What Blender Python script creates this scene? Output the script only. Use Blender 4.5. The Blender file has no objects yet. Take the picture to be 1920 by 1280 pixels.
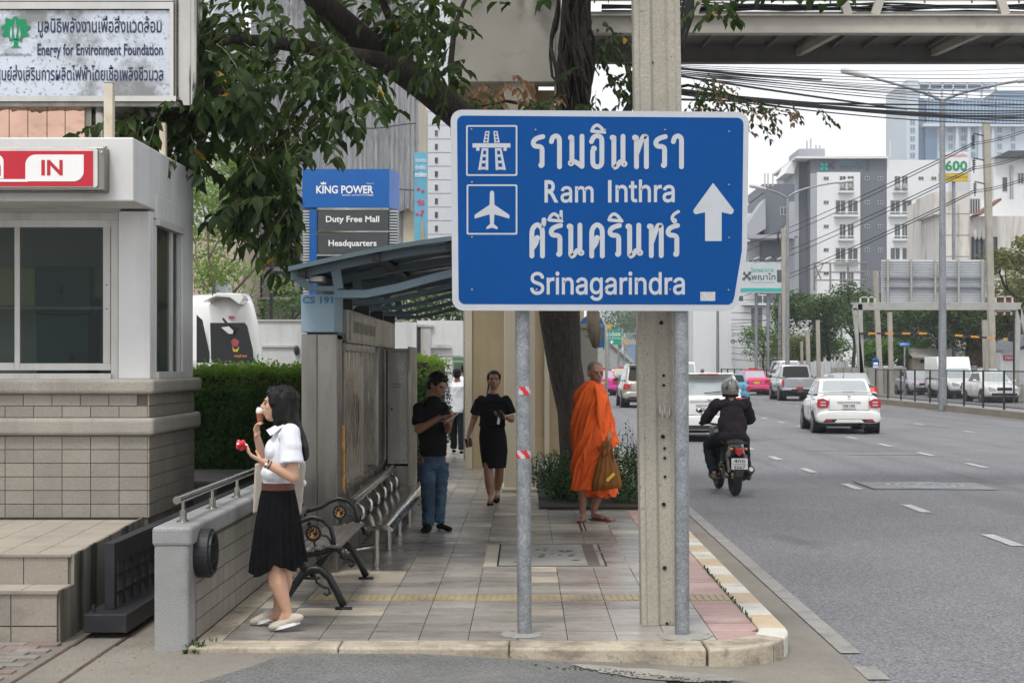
import bpy, bmesh, math, random
from mathutils import Vector, Matrix, noise
random.seed(7)
SC = bpy.context.scene
COL = SC.collection
R = math.radians
PI = math.pi
# ------------------------------------------------------------------ camera
FPX = 2800.0; VX = 985.0; VY = 685.0; CH = 1.65
cd = bpy.data.cameras.new('camera'); cam = bpy.data.objects.new('camera', cd); COL.objects.link(cam)
cam.location = (0, 0, CH); cam.rotation_euler = (R(90), 0, 0)
cd.sensor_width = 36; cd.lens = 36*FPX/1920
cd.shift_x = -(VX-960)/1920; cd.shift_y = (VY-640)/1920
cd.clip_start = .1; cd.clip_end = 4000
SC.camera = cam
# ------------------------------------------------------------------ sky, sun, exposure
w = bpy.data.worlds.new('World'); SC.world = w; w.use_nodes = True
nt = w.node_tree; nt.nodes.clear()
sky = nt.nodes.new('ShaderNodeTexSky'); sky.sky_type = 'NISHITA'; sky.sun_disc = False
SUN_EL, SUN_AZ = R(62), R(200)
sky.sun_elevation = SUN_EL; sky.sun_rotation = SUN_AZ; sky.air_density = 1.6; sky.dust_density = 4; sky.ozone_density = .6
hs = nt.nodes.new('ShaderNodeHueSaturation'); hs.inputs['Saturation'].default_value = .12
mx = nt.nodes.new('ShaderNodeMix'); mx.data_type = 'RGBA'; mx.inputs[0].default_value = .72
mx.inputs[7].default_value = (9.6, 9.8, 10.2, 1)
bg = nt.nodes.new('ShaderNodeBackground'); bg.inputs[1].default_value = .105
wo = nt.nodes.new('ShaderNodeOutputWorld')
nt.links.new(sky.outputs[0], hs.inputs['Color']); nt.links.new(hs.outputs[0], mx.inputs[6])
nt.links.new(mx.outputs[2], bg.inputs[0]); nt.links.new(bg.outputs[0], wo.inputs[0])
sl = bpy.data.lights.new('sun', 'SUN'); sl.energy = 1.5; sl.angle = R(14); sl.color = (1, .96, .9)
so = bpy.data.objects.new('sun', sl); COL.objects.link(so)
# direction towards the sun: azimuth measured like the sky texture (clockwise from +Y)
sd = Vector((math.sin(SUN_AZ)*math.cos(SUN_EL), math.cos(SUN_AZ)*math.cos(SUN_EL), math.sin(SUN_EL)))
so.rotation_euler = sd.to_track_quat('Z', 'Y').to_euler(); so.location = (0, 0, 40)
SC.view_settings.view_transform = 'Standard'; SC.view_settings.look = 'None'
SC.view_settings.exposure = .52; SC.view_settings.gamma = 1; SC.view_settings.use_curve_mapping = False
SC.cycles.max_bounces = 6; SC.cycles.transparent_max_bounces = 12
SC.cycles.use_denoising = True
# ------------------------------------------------------------------ helpers
def at(px, py, Y): return Vector(((px-VX)/FPX*Y, Y, CH-(py-VY)/FPX*Y))
def X(px, Y): return (px-VX)/FPX*Y
def Z(py, Y): return CH-(py-VY)/FPX*Y

class G:
    def __init__(s): s.v = []; s.f = []; s.m = []
    def add(s, vs, fs, mi=0):
        b = len(s.v); s.v += [tuple(v) for v in vs]
        s.f += [tuple(i+b for i in f) for f in fs]; s.m += [mi]*len(fs); return s
    def box(s, x0, x1, y0, y1, z0, z1, mi=0):
        v = [(x, y, z) for z in (z0, z1) for y in (y0, y1) for x in (x0, x1)]
        return s.add(v, [(0, 2, 3, 1), (4, 5, 7, 6), (0, 1, 5, 4), (2, 6, 7, 3), (0, 4, 6, 2), (1, 3, 7, 5)], mi)
    def beam(s, p0, p1, w, h, mi=0, up=(0, 0, 1)):
        p0 = Vector(p0); p1 = Vector(p1); d = (p1-p0).normalized(); u = Vector(up)
        if abs(d.dot(u)) > .98: u = Vector((0, 1, 0))
        a = d.cross(u).normalized()*w/2; b = a.cross(d).normalized()*h/2
        v = [p+i*a+j*b for p in (p0, p1) for j in (-1, 1) for i in (-1, 1)]
        return s.add(v, [(0, 2, 3, 1), (4, 5, 7, 6), (0, 1, 5, 4), (2, 6, 7, 3), (0, 4, 6, 2), (1, 3, 7, 5)], mi)
    def loft(s, rings, caps=True, mi=0):
        n = len(rings[0]); b = []
        vs = [p for r in rings for p in r]; fs = []
        for i in range(len(rings)-1):
            for k in range(n):
                k2 = (k+1) % n
                fs.append((i*n+k, i*n+k2, (i+1)*n+k2, (i+1)*n+k))
        if caps:
            fs.append(tuple(range(n))[::-1]); fs.append(tuple(range((len(rings)-1)*n, len(rings)*n)))
        return s.add(vs, fs, mi)
    def tube(s, pts, r, n=8, caps=True, mi=0, flat=1.0):
        pts = [Vector(p) for p in pts]
        rr = r if isinstance(r, (list, tuple)) else [r]*len(pts)
        rings = []; pa = None
        for i, p in enumerate(pts):
            d = (pts[min(i+1, len(pts)-1)]-pts[max(i-1, 0)])
            d = d.normalized() if d.length > 1e-9 else Vector((0, 0, 1))
            if pa is None:
                u = Vector((0, 0, 1)) if abs(d.z) < .9 else Vector((0, 1, 0))
                pa = d.cross(u).normalized()
            a = pa-d*pa.dot(d)
            a = a.normalized() if a.length > 1e-6 else d.orthogonal().normalized()
            pa = a; b = d.cross(a)
            rings.append([p+a*math.cos(2*PI*k/n)*rr[i]+b*math.sin(2*PI*k/n)*rr[i]*flat for k in range(n)])
        return s.loft(rings, caps, mi)
    def cyl(s, p0, p1, r0, r1=None, n=16, mi=0): return s.tube([p0, p1], [r0, r0 if r1 is None else r1], n, True, mi)
    def prism(s, poly, ax, a, b, mi=0):
        def P(q, t): return {'y': (q[0], t, q[1]), 'z': (q[0], q[1], t), 'x': (t, q[0], q[1])}[ax]
        n = len(poly); v = [P(q, a) for q in poly]+[P(q, b) for q in poly]
        f = [tuple(range(n))[::-1], tuple(range(n, 2*n))]+[(i, (i+1) % n, n+(i+1) % n, n+i) for i in range(n)]
        return s.add(v, f, mi)
    def ell(s, c, r, n=12, m=8, mat=None, mi=0):
        c = Vector(c); rings = []
        for j in range(m+1):
            t = -PI/2+PI*j/m
            cr = max(math.cos(t), .03)
            ring = []
            for k in range(n):
                p = Vector((r[0]*cr*math.cos(2*PI*k/n), r[1]*cr*math.sin(2*PI*k/n), r[2]*math.sin(t)))
                if mat is not None: p = mat @ p
                ring.append(c+p)
            rings.append(ring)
        return s.loft(rings, True, mi)
    def caps(s, p0, r0, p1, r1, n=12):
        p0 = Vector(p0); p1 = Vector(p1); d = p1-p0; L = d.length; d = d.normalized() if L > 1e-6 else Vector((0, 0, 1))
        pts = []; rr = []
        for t in (-.97, -.75, -.4, 0): pts.append(p0+d*r0*t); rr.append(r0*math.sqrt(max(1-t*t, .02)))
        for t in (0.001, .4, .75, .97): pts.append(p1+d*r1*t); rr.append(r1*math.sqrt(max(1-t*t, .02)))
        return s.tube(pts, rr, n)
    def quad(s, a, b, c, d, mi=0): return s.add([a, b, c, d], [(0, 1, 2, 3)], mi)
    def xf(s, M):
        s.v = [tuple(M @ Vector(v)) for v in s.v]; return s
    def mesh(s, name='mesh', fix=True):
        me = bpy.data.meshes.new(name); me.from_pydata(s.v, [], s.f)
        if any(s.m): me.polygons.foreach_set('material_index', s.m)
        if fix and len(s.f) < 30000:
            bm = bmesh.new(); bm.from_mesh(me); bmesh.ops.recalc_face_normals(bm, faces=bm.faces); bm.to_mesh(me); bm.free()
        me.update(); return me

def setp(o, label=None, cat=None, group=None, kind=None):
    if label: o['label'] = label
    if cat: o['category'] = cat
    if group: o['group'] = group
    if kind: o['kind'] = kind
    return o
def thing(name, label, cat, loc=(0, 0, 0), group=None, rz=0, kind=None):
    o = bpy.data.objects.new(name, None); COL.objects.link(o); o.empty_display_size = .2
    o.location = loc; o.rotation_euler = (0, 0, rz)
    return setp(o, label, cat, group, kind)
def base_inv(p):
    M = Matrix.Identity(4); q = p
    chain = []
    while q is not None: chain.append(q); q = q.parent
    for q in reversed(chain):
        M = M @ q.matrix_parent_inverse @ (Matrix.Translation(q.location) @ q.rotation_euler.to_matrix().to_4x4())
    return M.inverted()
def obj(name, g, mat, parent=None, smooth=False, bevel=0, world=True, kind=None, seg=2, shade=None):
    me = g.mesh(name) if isinstance(g, G) else g
    mats = mat if isinstance(mat, (list, tuple)) else [mat]
    if not me.materials:
        for m in mats: me.materials.append(m)
    if smooth:
        me.polygons.foreach_set('use_smooth', [True]*len(me.polygons))
        if shade: me.set_sharp_from_angle(angle=R(shade))
    o = bpy.data.objects.new(name, me); COL.objects.link(o)
    if parent is not None:
        o.parent = parent
        if world: o.matrix_parent_inverse = base_inv(parent)
    if bevel:
        b = o.modifiers.new('bevel', 'BEVEL'); b.width = bevel; b.segments = seg; b.limit_method = 'ANGLE'; b.angle_limit = R(40)
    if kind: o['kind'] = kind
    return o
def struct(name, g, mat, **k):
    o = obj(name, g, mat, **k); o['kind'] = 'structure'; return o
def copy_tree(o, parent=None):
    c = o.copy(); COL.objects.link(c)
    if parent is not None: c.parent = parent
    for ch in list(o.children): copy_tree(ch, c)
    return c
def relabel(o, label, group=None):
    o['label'] = label
    if group: o['group'] = group
    return o
# ------------------------------------------------------------------ materials
MATS = {}
import os
FNT = None
try: FNT = bpy.data.fonts.load(os.path.join(bpy.utils.resource_path('LOCAL'), 'datafiles', 'fonts', 'Inter.woff2'))
except Exception: pass
def mk(name, col, rough=.6, metal=0, var=.12, scale=3, bump=0, bscale=80, dirt=None, rnd=0, stretch=None, spec=.4, coat=0, fine=0, emis=None, sss=0, dist=.01, rvar=0, alpha=None):
    m = bpy.data.materials.new(name); m.use_nodes = True; MATS[name] = m
    t = m.node_tree; N = t.nodes; L = t.links
    b = N['Principled BSDF']; b.inputs['Roughness'].default_value = rough; b.inputs['Metallic'].default_value = metal
    b.inputs['Specular IOR Level'].default_value = spec
    if coat: b.inputs['Coat Weight'].default_value = coat; b.inputs['Coat Roughness'].default_value = .06
    if sss: b.inputs['Subsurface Weight'].default_value = sss; b.inputs['Subsurface Radius'].default_value = (.012, .005, .003); b.inputs['Subsurface Scale'].default_value = 1
    if emis: b.inputs['Emission Color'].default_value = (*emis[:3], 1); b.inputs['Emission Strength'].default_value = emis[3]
    geo = N.new('ShaderNodeNewGeometry'); pos = geo.outputs['Position']
    mp = N.new('ShaderNodeMapping'); L.new(pos, mp.inputs[0]); mp.inputs['Scale'].default_value = stretch or (1, 1, 1)
    def ramp(src, lo, hi, a, bb):
        r = N.new('ShaderNodeMapRange'); r.inputs[1].default_value = lo; r.inputs[2].default_value = hi
        r.inputs[3].default_value = a; r.inputs[4].default_value = bb; L.new(src, r.inputs[0]); return r.outputs[0]
    def tex(vec, sc, det=4, ro=.6):
        n = N.new('ShaderNodeTexNoise'); n.inputs['Scale'].default_value = sc; n.inputs['Detail'].default_value = det; n.inputs['Roughness'].default_value = ro
        L.new(vec, n.inputs['Vector']); return n.outputs[0]
    def mixc(f, a, bcol, mode='MIX'):
        x = N.new('ShaderNodeMix'); x.data_type = 'RGBA'; x.blend_type = mode
        if isinstance(f, (int, float)): x.inputs[0].default_value = f
        else: L.new(f, x.inputs[0])
        for i, c in ((6, a), (7, bcol)):
            if isinstance(c, tuple): x.inputs[i].default_value = (*c[:3], 1)
            else: L.new(c, x.inputs[i])
        return x.outputs[2]
    c = tuple(col)
    n1 = tex(mp.outputs[0], scale)
    f = ramp(n1, .3, .7, 1-var, 1+var)
    cc = N.new('ShaderNodeVectorMath'); cc.operation = 'SCALE'; cc.inputs[0].default_value = c; L.new(f, cc.inputs['Scale']); out = cc.outputs[0]
    if fine:
        f2 = ramp(tex(mp.outputs[0], bscale*1.3, 2), .3, .7, 1-fine, 1+fine)
        q = N.new('ShaderNodeVectorMath'); q.operation = 'SCALE'; L.new(out, q.inputs[0]); L.new(f2, q.inputs['Scale']); out = q.outputs[0]
    if rnd:
        oi = N.new('ShaderNodeObjectInfo'); f3 = ramp(oi.outputs['Random'], 0, 1, 1-rnd, 1+rnd)
        q = N.new('ShaderNodeVectorMath'); q.operation = 'SCALE'; L.new(out, q.inputs[0]); L.new(f3, q.inputs['Scale']); out = q.outputs[0]
    for dd in (dirt or []):
        dc, amt, dsc, dst, lo, hi = dd
        m2 = N.new('ShaderNodeMapping'); L.new(pos, m2.inputs[0]); m2.inputs['Scale'].default_value = dst
        m2.inputs['Location'].default_value = (dsc*1.7, 3.1, amt*7)
        fac = ramp(tex(m2.outputs[0], dsc, 6, .65), lo, hi, 0, amt)
        out = mixc(fac, out, dc)
    L.new(out, b.inputs['Base Color'])
    if rvar:
        L.new(ramp(tex(mp.outputs[0], scale*2.3), .35, .65, max(rough-rvar, .03), min(rough+rvar, 1)), b.inputs['Roughness'])
    if bump:
        bn = N.new('ShaderNodeBump'); bn.inputs['Strength'].default_value = bump; bn.inputs['Distance'].default_value = dist
        L.new(tex(mp.outputs[0], bscale, 3), bn.inputs['Height']); L.new(bn.outputs[0], b.inputs['Normal'])
    return m
def leafmat(name, c1, c2, trans=.3, sc=2.5, hi=None):
    m = bpy.data.materials.new(name); m.use_nodes = True; t = m.node_tree; N = t.nodes; L = t.links
    b = N['Principled BSDF']; b.inputs['Roughness'].default_value = .5; b.inputs['Specular IOR Level'].default_value = .22
    geo = N.new('ShaderNodeNewGeometry'); n = N.new('ShaderNodeTexNoise'); n.inputs['Scale'].default_value = sc; n.inputs['Detail'].default_value = 2; L.new(geo.outputs['Position'], n.inputs['Vector'])
    wn = N.new('ShaderNodeTexWhiteNoise'); wn.noise_dimensions = '1D'; L.new(geo.outputs['Random Per Island'], wn.inputs['W'])
    ad = N.new('ShaderNodeMath'); ad.operation = 'MULTIPLY_ADD'; ad.inputs[1].default_value = .55; L.new(wn.outputs[0], ad.inputs[0]); L.new(n.outputs[0], ad.inputs[2])
    mr = N.new('ShaderNodeMapRange'); mr.inputs[1].default_value = .4; mr.inputs[2].default_value = 1.15; L.new(ad.outputs[0], mr.inputs[0])
    x = N.new('ShaderNodeMix'); x.data_type = 'RGBA'; L.new(mr.outputs[0], x.inputs[0]); x.inputs[6].default_value = (*c1, 1); x.inputs[7].default_value = (*c2, 1)
    col = x.outputs[2]
    if hi:  # younger growth above a height
        sp = N.new('ShaderNodeSeparateXYZ'); L.new(geo.outputs['Position'], sp.inputs[0])
        m3 = N.new('ShaderNodeMapRange'); m3.inputs[1].default_value = hi[1]; m3.inputs[2].default_value = hi[2]; L.new(sp.outputs[2], m3.inputs[0])
        y = N.new('ShaderNodeMix'); y.data_type = 'RGBA'; L.new(m3.outputs[0], y.inputs[0]); L.new(col, y.inputs[6]); y.inputs[7].default_value = (*hi[0], 1); col = y.outputs[2]
    L.new(col, b.inputs['Base Color'])
    tr = N.new('ShaderNodeBsdfTranslucent'); sc2 = N.new('ShaderNodeVectorMath'); sc2.operation = 'MULTIPLY'; sc2.inputs[1].default_value = (1.6, 1.9, .7)
    L.new(col, sc2.inputs[0]); L.new(sc2.outputs[0], tr.inputs[0])
    ms = N.new('ShaderNodeMixShader'); ms.inputs[0].default_value = trans; L.new(b.outputs[0], ms.inputs[1]); L.new(tr.outputs[0], ms.inputs[2])
    L.new(ms.outputs[0], N['Material Output'].inputs[0]); MATS[name] = m; return m
def glassmat(name, tint, opac=.5, rough=.03, base=(.02, .025, .025)):
    m = bpy.data.materials.new(name); m.use_nodes = True; t = m.node_tree; N = t.nodes; L = t.links
    b = N['Principled BSDF']; b.inputs['Base Color'].default_value = (*base, 1); b.inputs['Roughness'].default_value = rough; b.inputs['Specular IOR Level'].default_value = .8
    tr = N.new('ShaderNodeBsdfTransparent'); tr.inputs[0].default_value = (*tint, 1)
    ms = N.new('ShaderNodeMixShader'); ms.inputs[0].default_value = opac; L.new(tr.outputs[0], ms.inputs[1]); L.new(b.outputs[0], ms.inputs[2])
    L.new(ms.outputs[0], N['Material Output'].inputs[0]); MATS[name] = m; return m

STR = (1, 1, .12)
grime = (.05, .045, .035)
M_asph = mk('asphalt', (.155, .155, .165), .8, var=.10, scale=.6, bump=.9, bscale=46, fine=.65, dist=.006, dirt=[((.075, .075, .08), .55, .9, (1, .035, 1), .48, .66), ((.06, .06, .063), .6, .5, (1, .5, 1), .6, .7), ((.2, .195, .185), .3, .5, (1, .3, 1), .55, .8)])
M_asph2 = mk('asphalt_patch', (.125, .124, .122), .8, var=.2, scale=1.5, bump=.9, bscale=55, fine=.5, dist=.006, dirt=[((.26, .24, .2), .6, 1.5, (1, 1, 1), .55, .75)])
M_ground = mk('ground', (.16, .15, .13), .9, var=.2, scale=.4)
M_tile = mk('pavement_tile', (.27, .25, .225), .34, var=.22, scale=1.1, bump=.25, bscale=120, fine=.12, rnd=.12, stretch=(.35, 2.2, 1), rvar=.14, dist=.003,
            dirt=[((.10, .092, .08), .8, 1.3, (.6, 1.7, 1), .48, .70), ((.13, .11, .09), .55, 7, (1, 1, 1), .56, .7), ((.42, .38, .31), .4, 2.1, (1, 1, 1), .58, .75)])
M_tile2 = mk('pavement_tile_cream', (.38, .34, .27), .45, var=.2, scale=2, bump=.2, bscale=120, fine=.1, rnd=.1, dist=.003, dirt=[((.12, .10, .08), .6, 2.2, (1, 2, 1), .52, .74)])
M_tilep = mk('pavement_tile_pink', (.35, .215, .195), .5, var=.18, scale=1.6, bump=.2, bscale=120, fine=.12, rnd=.1, stretch=(.5, 2, 1), dist=.003, dirt=[((.5, .42, .38), .5, 2.4, (1, 1, 1), .5, .72)])
M_tact = mk('tactile_tile', (.31, .25, .155), .6, var=.25, scale=3, bump=.2, bscale=90, fine=.15, rnd=.12, dirt=[((.2, .18, .15), .8, 2.2, (1, 1, 1), .5, .68)])
M_mortar = mk('mortar', (.06, .052, .042), .9, var=.3, scale=6)
M_conc = mk('concrete', (.27, .26, .235), .8, var=.14, scale=2, bump=.35, bscale=60, fine=.16, dirt=[((.1, .09, .075), .6, 1.3, (1, 1, 1), .52, .75), ((.42, .39, .33), .4, 1.1, (1, 1, 1), .56, .75)])
M_gut = mk('gutter_concrete', (.20, .182, .155), .85, var=.16, scale=1.2, bump=.5, bscale=90, fine=.22, dirt=[((.11, .1, .09), .7, .9, (1.5, .4, 1), .5, .75)])
M_kerbw = mk('kerb_white_paint', (.54, .52, .47), .65, var=.14, scale=3, bump=.25, bscale=70, fine=.1, dirt=[((.34, .27, .19), .6, 2.6, (1, 1, 1), .52, .72), ((.1, .09, .08), .35, 5, (1, 1, 1), .58, .7)])
M_kerby = mk('kerb_yellow_paint', (.46, .355, .24), .65, var=.14, scale=3, bump=.25, bscale=70, fine=.1, dirt=[((.5, .46, .4), .65, 2.2, (1, 1, 1), .5, .7), ((.1, .09, .08), .35, 5, (1, 1, 1), .58, .7)])
M_kerbf = mk('kerb_worn_cream', (.38, .33, .255), .75, var=.25, scale=3.2, bump=.35, bscale=60, fine=.14, dirt=[((.10, .085, .065), .85, 2.6, (1, 1, 3), .48, .68), ((.2, .17, .13), .8, 11, (1, 1, 1), .52, .66), ((.55, .5, .42), .5, 3, (1, 1, 1), .55, .75)])
M_paint = mk('road_paint', (.40, .40, .395), .6, var=.14, scale=5, bump=.2, bscale=120, fine=.2, dirt=[((.17, .17, .17), .75, 9, (1, 1, 1), .5, .75)])
M_granite = mk('granite', (.26, .26, .26), .6, var=.12, scale=2, bump=.25, bscale=150, fine=.35, dirt=[((.07, .065, .06), .8, 2.0, (1, 1, .5), .48, .72), ((.42, .42, .41), .5, 90, (1, 1, 1), .58, .66)])
M_gran2 = mk('stone_band', (.30, .275, .24), .7, var=.14, scale=2, bump=.25, bscale=100, fine=.22, dirt=[((.1, .09, .075), .7, 2.0, STR, .5, .75)])
M_btile = mk('booth_tile', (.255, .232, .198), .45, var=.10, scale=2, bump=.5, bscale=45, fine=.08, rnd=.09, dist=.006, dirt=[((.14, .12, .1), .55, 1.6, STR, .5, .78)])
M_stept = mk('step_tile', (.27, .238, .20), .6, var=.1, scale=2, bump=.5, bscale=70, fine=.1, rnd=.08, dist=.005, dirt=[((.10, .09, .075), .6, 2.0, (1, 1, 1), .56, .76)])
M_treadt = mk('tread_tile', (.36, .32, .265), .55, var=.1, scale=2, bump=.2, bscale=60, rnd=.06, dirt=[((.2, .18, .15), .4, 3, (1, 1, 1), .5, .75)])
M_grout = mk('grout', (.13, .115, .095), .9, var=.2, scale=5)
M_stain = mk('stained_concrete', (.22, .20, .16), .8, var=.2, scale=3, bump=.4, bscale=40, stretch=STR, dirt=[((.02, .02, .018), .97, 3.5, (1, 1, .1), .42, .6)])
M_white = mk('white_render', (.60, .60, .60), .7, var=.05, scale=1.5, bump=.15, bscale=70, dirt=[((.36, .35, .33), .6, 2.6, (1.6, 1.6, .12), .52, .74), ((.42, .41, .39), .5, 1.1, (1, 1, 1), .52, .75)])
M_offw = mk('aluminium_frame', (.50, .49, .47), .45, var=.06, scale=3, dirt=[((.25, .23, .2), .6, 3, STR, .52, .75)])
M_bglass = glassmat('booth_glass', (.75, .82, .80), .16)
M_steel = mk('stainless_steel', (.42, .405, .375), .16, 1, var=.16, scale=3, rvar=.08, bump=.08, bscale=3, stretch=(1, 1, .5))
M_steelm = mk('mirror_steel', (.50, .48, .45), .10, 1, var=.12, scale=2, bump=.35, bscale=1.3, dist=.10, stretch=(1.4, 2.2, .45), rvar=.06)
M_steeld = mk('brushed_steel', (.24, .228, .205), .34, 1, var=.22, scale=1.7, stretch=(2, 2, .4), rvar=.12, dirt=[((.10, .09, .075), .5, 2.2, STR, .45, .75)])
M_bronze = mk('bronze_mirror', (.62, .40, .30), .05, 1, var=.2, scale=1.2, bump=.5, bscale=2.2, dist=.08)
M_galv = mk('galvanised_steel', (.27, .285, .30), .48, .55, var=.2, scale=14, rvar=.1, fine=.25, bscale=55, dirt=[((.13, .135, .14), .6, 4, (1, 1, .3), .48, .72)])
M_pole = mk('weathered_concrete', (.36, .335, .28), .8, var=.12, scale=1.5, bump=.4, bscale=55, fine=.14, dirt=[((.12, .11, .095), .75, 2.2, (1, 1, .12), .5, .72), ((.07, .065, .055), .8, 22, (1, 1, 1), .64, .7)])
M_hole = mk('dark_hole', (.012, .011, .01), .9)
M_blue = mk('sign_blue', (.0005, .058, .235), .5, var=.05, scale=6, fine=.03, spec=.12)
M_signw = mk('sign_white', (.44, .465, .50), .42, var=.03, scale=8, fine=.04, dirt=[((.33, .34, .36), .3, 5, (1, 1, 1), .5, .8)])
M_signb = mk('sign_back', (.35, .36, .37), .4, .6)
M_black = mk('black_iron', (.018, .018, .02), .38, .3, var=.3, scale=6)
M_gate = mk('black_painted_steel', (.022, .023, .026), .5, .2, var=.3, scale=4, bump=.15, bscale=60, dirt=[((.07, .066, .06), .6, 3, (1, 1, 1), .55, .78)])
M_wood = mk('grey_wood', (.075, .066, .06), .38, var=.3, scale=7, bump=.3, bscale=40, stretch=(6, .6, 1), dirt=[((.2, .19, .18), .5, 5, (5, .5, 1), .5, .75)])
M_gold = mk('gold_emblem', (.60, .33, .13), .35, .8, var=.2, scale=30)
M_roofb = mk('shelter_blue_steel', (.085, .125, .15), .5, .1, var=.14, scale=3, dirt=[((.07, .09, .1), .5, 2, (1, 1, 1), .52, .75)])
M_boxb = mk('shelter_box_blue', (.235, .33, .40), .55, var=.05, scale=4, bump=.15, bscale=60)
M_poly = mk('dark_blue_roof_sheet', (.012, .02, .04), .22, var=.3, scale=2)
M_txtb = mk('blue_letters', (.012, .16, .38), .5)
M_white2 = mk('plain_white', (.8, .8, .8), .5, var=.03)
M_red = mk('sign_red', (.50, .012, .03), .4, var=.05)
M_redt = mk('red_tape', (.55, .02, .03), .4, var=.1)
M_navy = mk('navy_letters', (.02, .03, .08), .5)
M_green = mk('logo_green', (.0, .22, .09), .5)
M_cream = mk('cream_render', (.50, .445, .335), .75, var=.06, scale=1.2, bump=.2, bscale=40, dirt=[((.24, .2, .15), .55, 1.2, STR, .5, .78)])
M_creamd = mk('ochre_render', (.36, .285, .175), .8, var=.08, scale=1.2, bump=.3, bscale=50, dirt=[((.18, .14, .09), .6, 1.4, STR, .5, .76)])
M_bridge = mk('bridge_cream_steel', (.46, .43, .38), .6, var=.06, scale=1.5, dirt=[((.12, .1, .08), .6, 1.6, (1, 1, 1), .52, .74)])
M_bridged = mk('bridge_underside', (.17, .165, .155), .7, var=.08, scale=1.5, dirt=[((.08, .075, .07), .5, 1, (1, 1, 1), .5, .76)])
M_bark = mk('bark', (.032, .025, .019), .9, var=.45, scale=9, bump=1, bscale=16, dist=.05, stretch=(2.2, 2.2, .4), fine=.3)
M_bark2 = mk('pale_bark', (.16, .13, .10), .9, var=.3, scale=9, bump=.6, bscale=14, dist=.03, stretch=(2, 2, .4))
M_leaf = leafmat('tree_leaves', (.010, .024, .008), (.060, .095, .022), .36)
M_leafy = leafmat('yellow_leaves', (.42, .26, .03), (.5, .2, .02), .4)
M_leafb = leafmat('dry_brown_leaves', (.16, .085, .05), (.3, .17, .1), .2)
M_leafh = leafmat('hedge_leaves', (.012, .04, .008), (.05, .12, .018), .25, 4, ((.18, .28, .035), 1.35, 1.78))
M_leafs = leafmat('shrub_leaves', (.015, .04, .012), (.07, .12, .04), .25, 4)
M_leafl = leafmat('light_tree_leaves', (.07, .12, .04), (.24, .30, .11), .35, 1.2)
M_leafd = leafmat('far_dark_leaves', (.018, .045, .018), (.085, .13, .035), .25, .5)
M_leafg = leafmat('far_green_leaves', (.03, .085, .015), (.13, .22, .04), .3, .7)
M_leafo = leafmat('far_olive_leaves', (.09, .1, .035), (.2, .19, .07), .3, .7)
M_soil = mk('soil', (.03, .024, .018), .95, var=.4, scale=8, bump=.8, bscale=30)
M_rub = mk('rubber', (.018, .018, .019), .75, var=.2)
M_rim = mk('alloy_rim', (.4, .4, .42), .3, .9)
M_chrome = mk('chrome', (.7, .7, .72), .08, 1, var=.02)
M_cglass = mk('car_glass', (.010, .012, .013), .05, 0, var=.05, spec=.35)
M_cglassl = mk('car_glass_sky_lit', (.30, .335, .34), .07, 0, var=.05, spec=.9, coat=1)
M_tail = mk('tail_lamp_red', (.40, .008, .012), .15, coat=1, var=.1)
M_tailon = mk('tail_lamp_lit', (.7, .03, .02), .2, emis=(1, .05, .02, 2.2))
M_lampc = mk('clear_lamp', (.55, .55, .56), .1, .3, coat=1)
M_orange = mk('orange_lamp', (.6, .16, .02), .2, coat=1)
M_plastic = mk('black_plastic', (.02, .02, .021), .5)
M_plate = mk('number_plate_white', (.62, .62, .60), .4)
M_platey = mk('number_plate_yellow', (.6, .42, .04), .4)
def paint(name, c, metal=0): return mk(name, c, .28, metal, var=.03, scale=2, coat=.8)
C_white = paint('car_white', (.70, .70, .68)); C_pink = paint('car_pink', (.62, .03, .16)); C_mag = paint('car_magenta', (.50, .02, .26))
C_silver = paint('car_silver', (.34, .36, .38), .5); C_champ = paint('car_champagne', (.36, .34, .30), .4); C_black = paint('car_black', (.02, .022, .028))
C_blue = paint('car_blue', (.06, .25, .38)); C_yel = paint('car_yellow', (.65, .38, .02)); C_grn = paint('car_green', (.0, .16, .08)); C_lil = paint('car_lilac', (.42, .38, .46), .3)
M_skin1 = mk('skin_fair', (.52, .31, .21), .5, var=.05, scale=20, sss=.12)
M_skin2 = mk('skin_brown', (.25, .125, .075), .5, var=.08, scale=20, sss=.1)
M_skin3 = mk('skin_dark_brown', (.26, .13, .082), .45, var=.12, scale=20, sss=.08)
M_hair = mk('black_hair', (.004, .0035, .004), .5, spec=.22, var=.4, scale=60, stretch=(1, 1, .08), bump=.4, bscale=160, dist=.004)
M_hairg = mk('grey_stubble', (.12, .105, .09), .8, var=.3, scale=80)
M_eye = mk('eye_dark', (.012, .008, .006), .2)
M_lips = mk('lips', (.35, .12, .10), .5)
M_shirtw = mk('white_cotton', (.66, .68, .74), .85, var=.03, scale=9, bump=.3, bscale=24, dist=.008)
M_blackc = mk('black_cloth', (.005, .005, .006), .9, spec=.1, var=.3, scale=9, bump=.3, bscale=30)
M_jeans = mk('blue_denim', (.022, .05, .085), .85, var=.5, scale=5, bump=.3, bscale=60, dirt=[((.06, .11, .16), .6, 6, (1, 1, .5), .5, .7)])
M_robe = mk('orange_robe', (.72, .105, .010), .8, var=.08, scale=6, bump=.4, bscale=14, dist=.015)
M_bag = mk('brown_bag', (.20, .075, .012), .8, var=.15, scale=8, bump=.3, bscale=14)
M_jack = mk('dark_plum_jacket', (.026, .020, .026), .85, spec=.12, var=.2, scale=5, bump=.5, bscale=12, dist=.02)
M_trou = mk('dark_trousers', (.009, .012, .017), .9, spec=.12, var=.3, scale=5, bump=.4, bscale=14, dist=.02)
M_canvas = mk('canvas', (.44, .40, .34), .9, var=.08, scale=8, bump=.3, bscale=90)
M_brown = mk('brown_leather', (.10, .03, .018), .5)
M_cone = mk('wafer_cone', (.28, .10, .05), .7, var=.3, scale=50)
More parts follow.
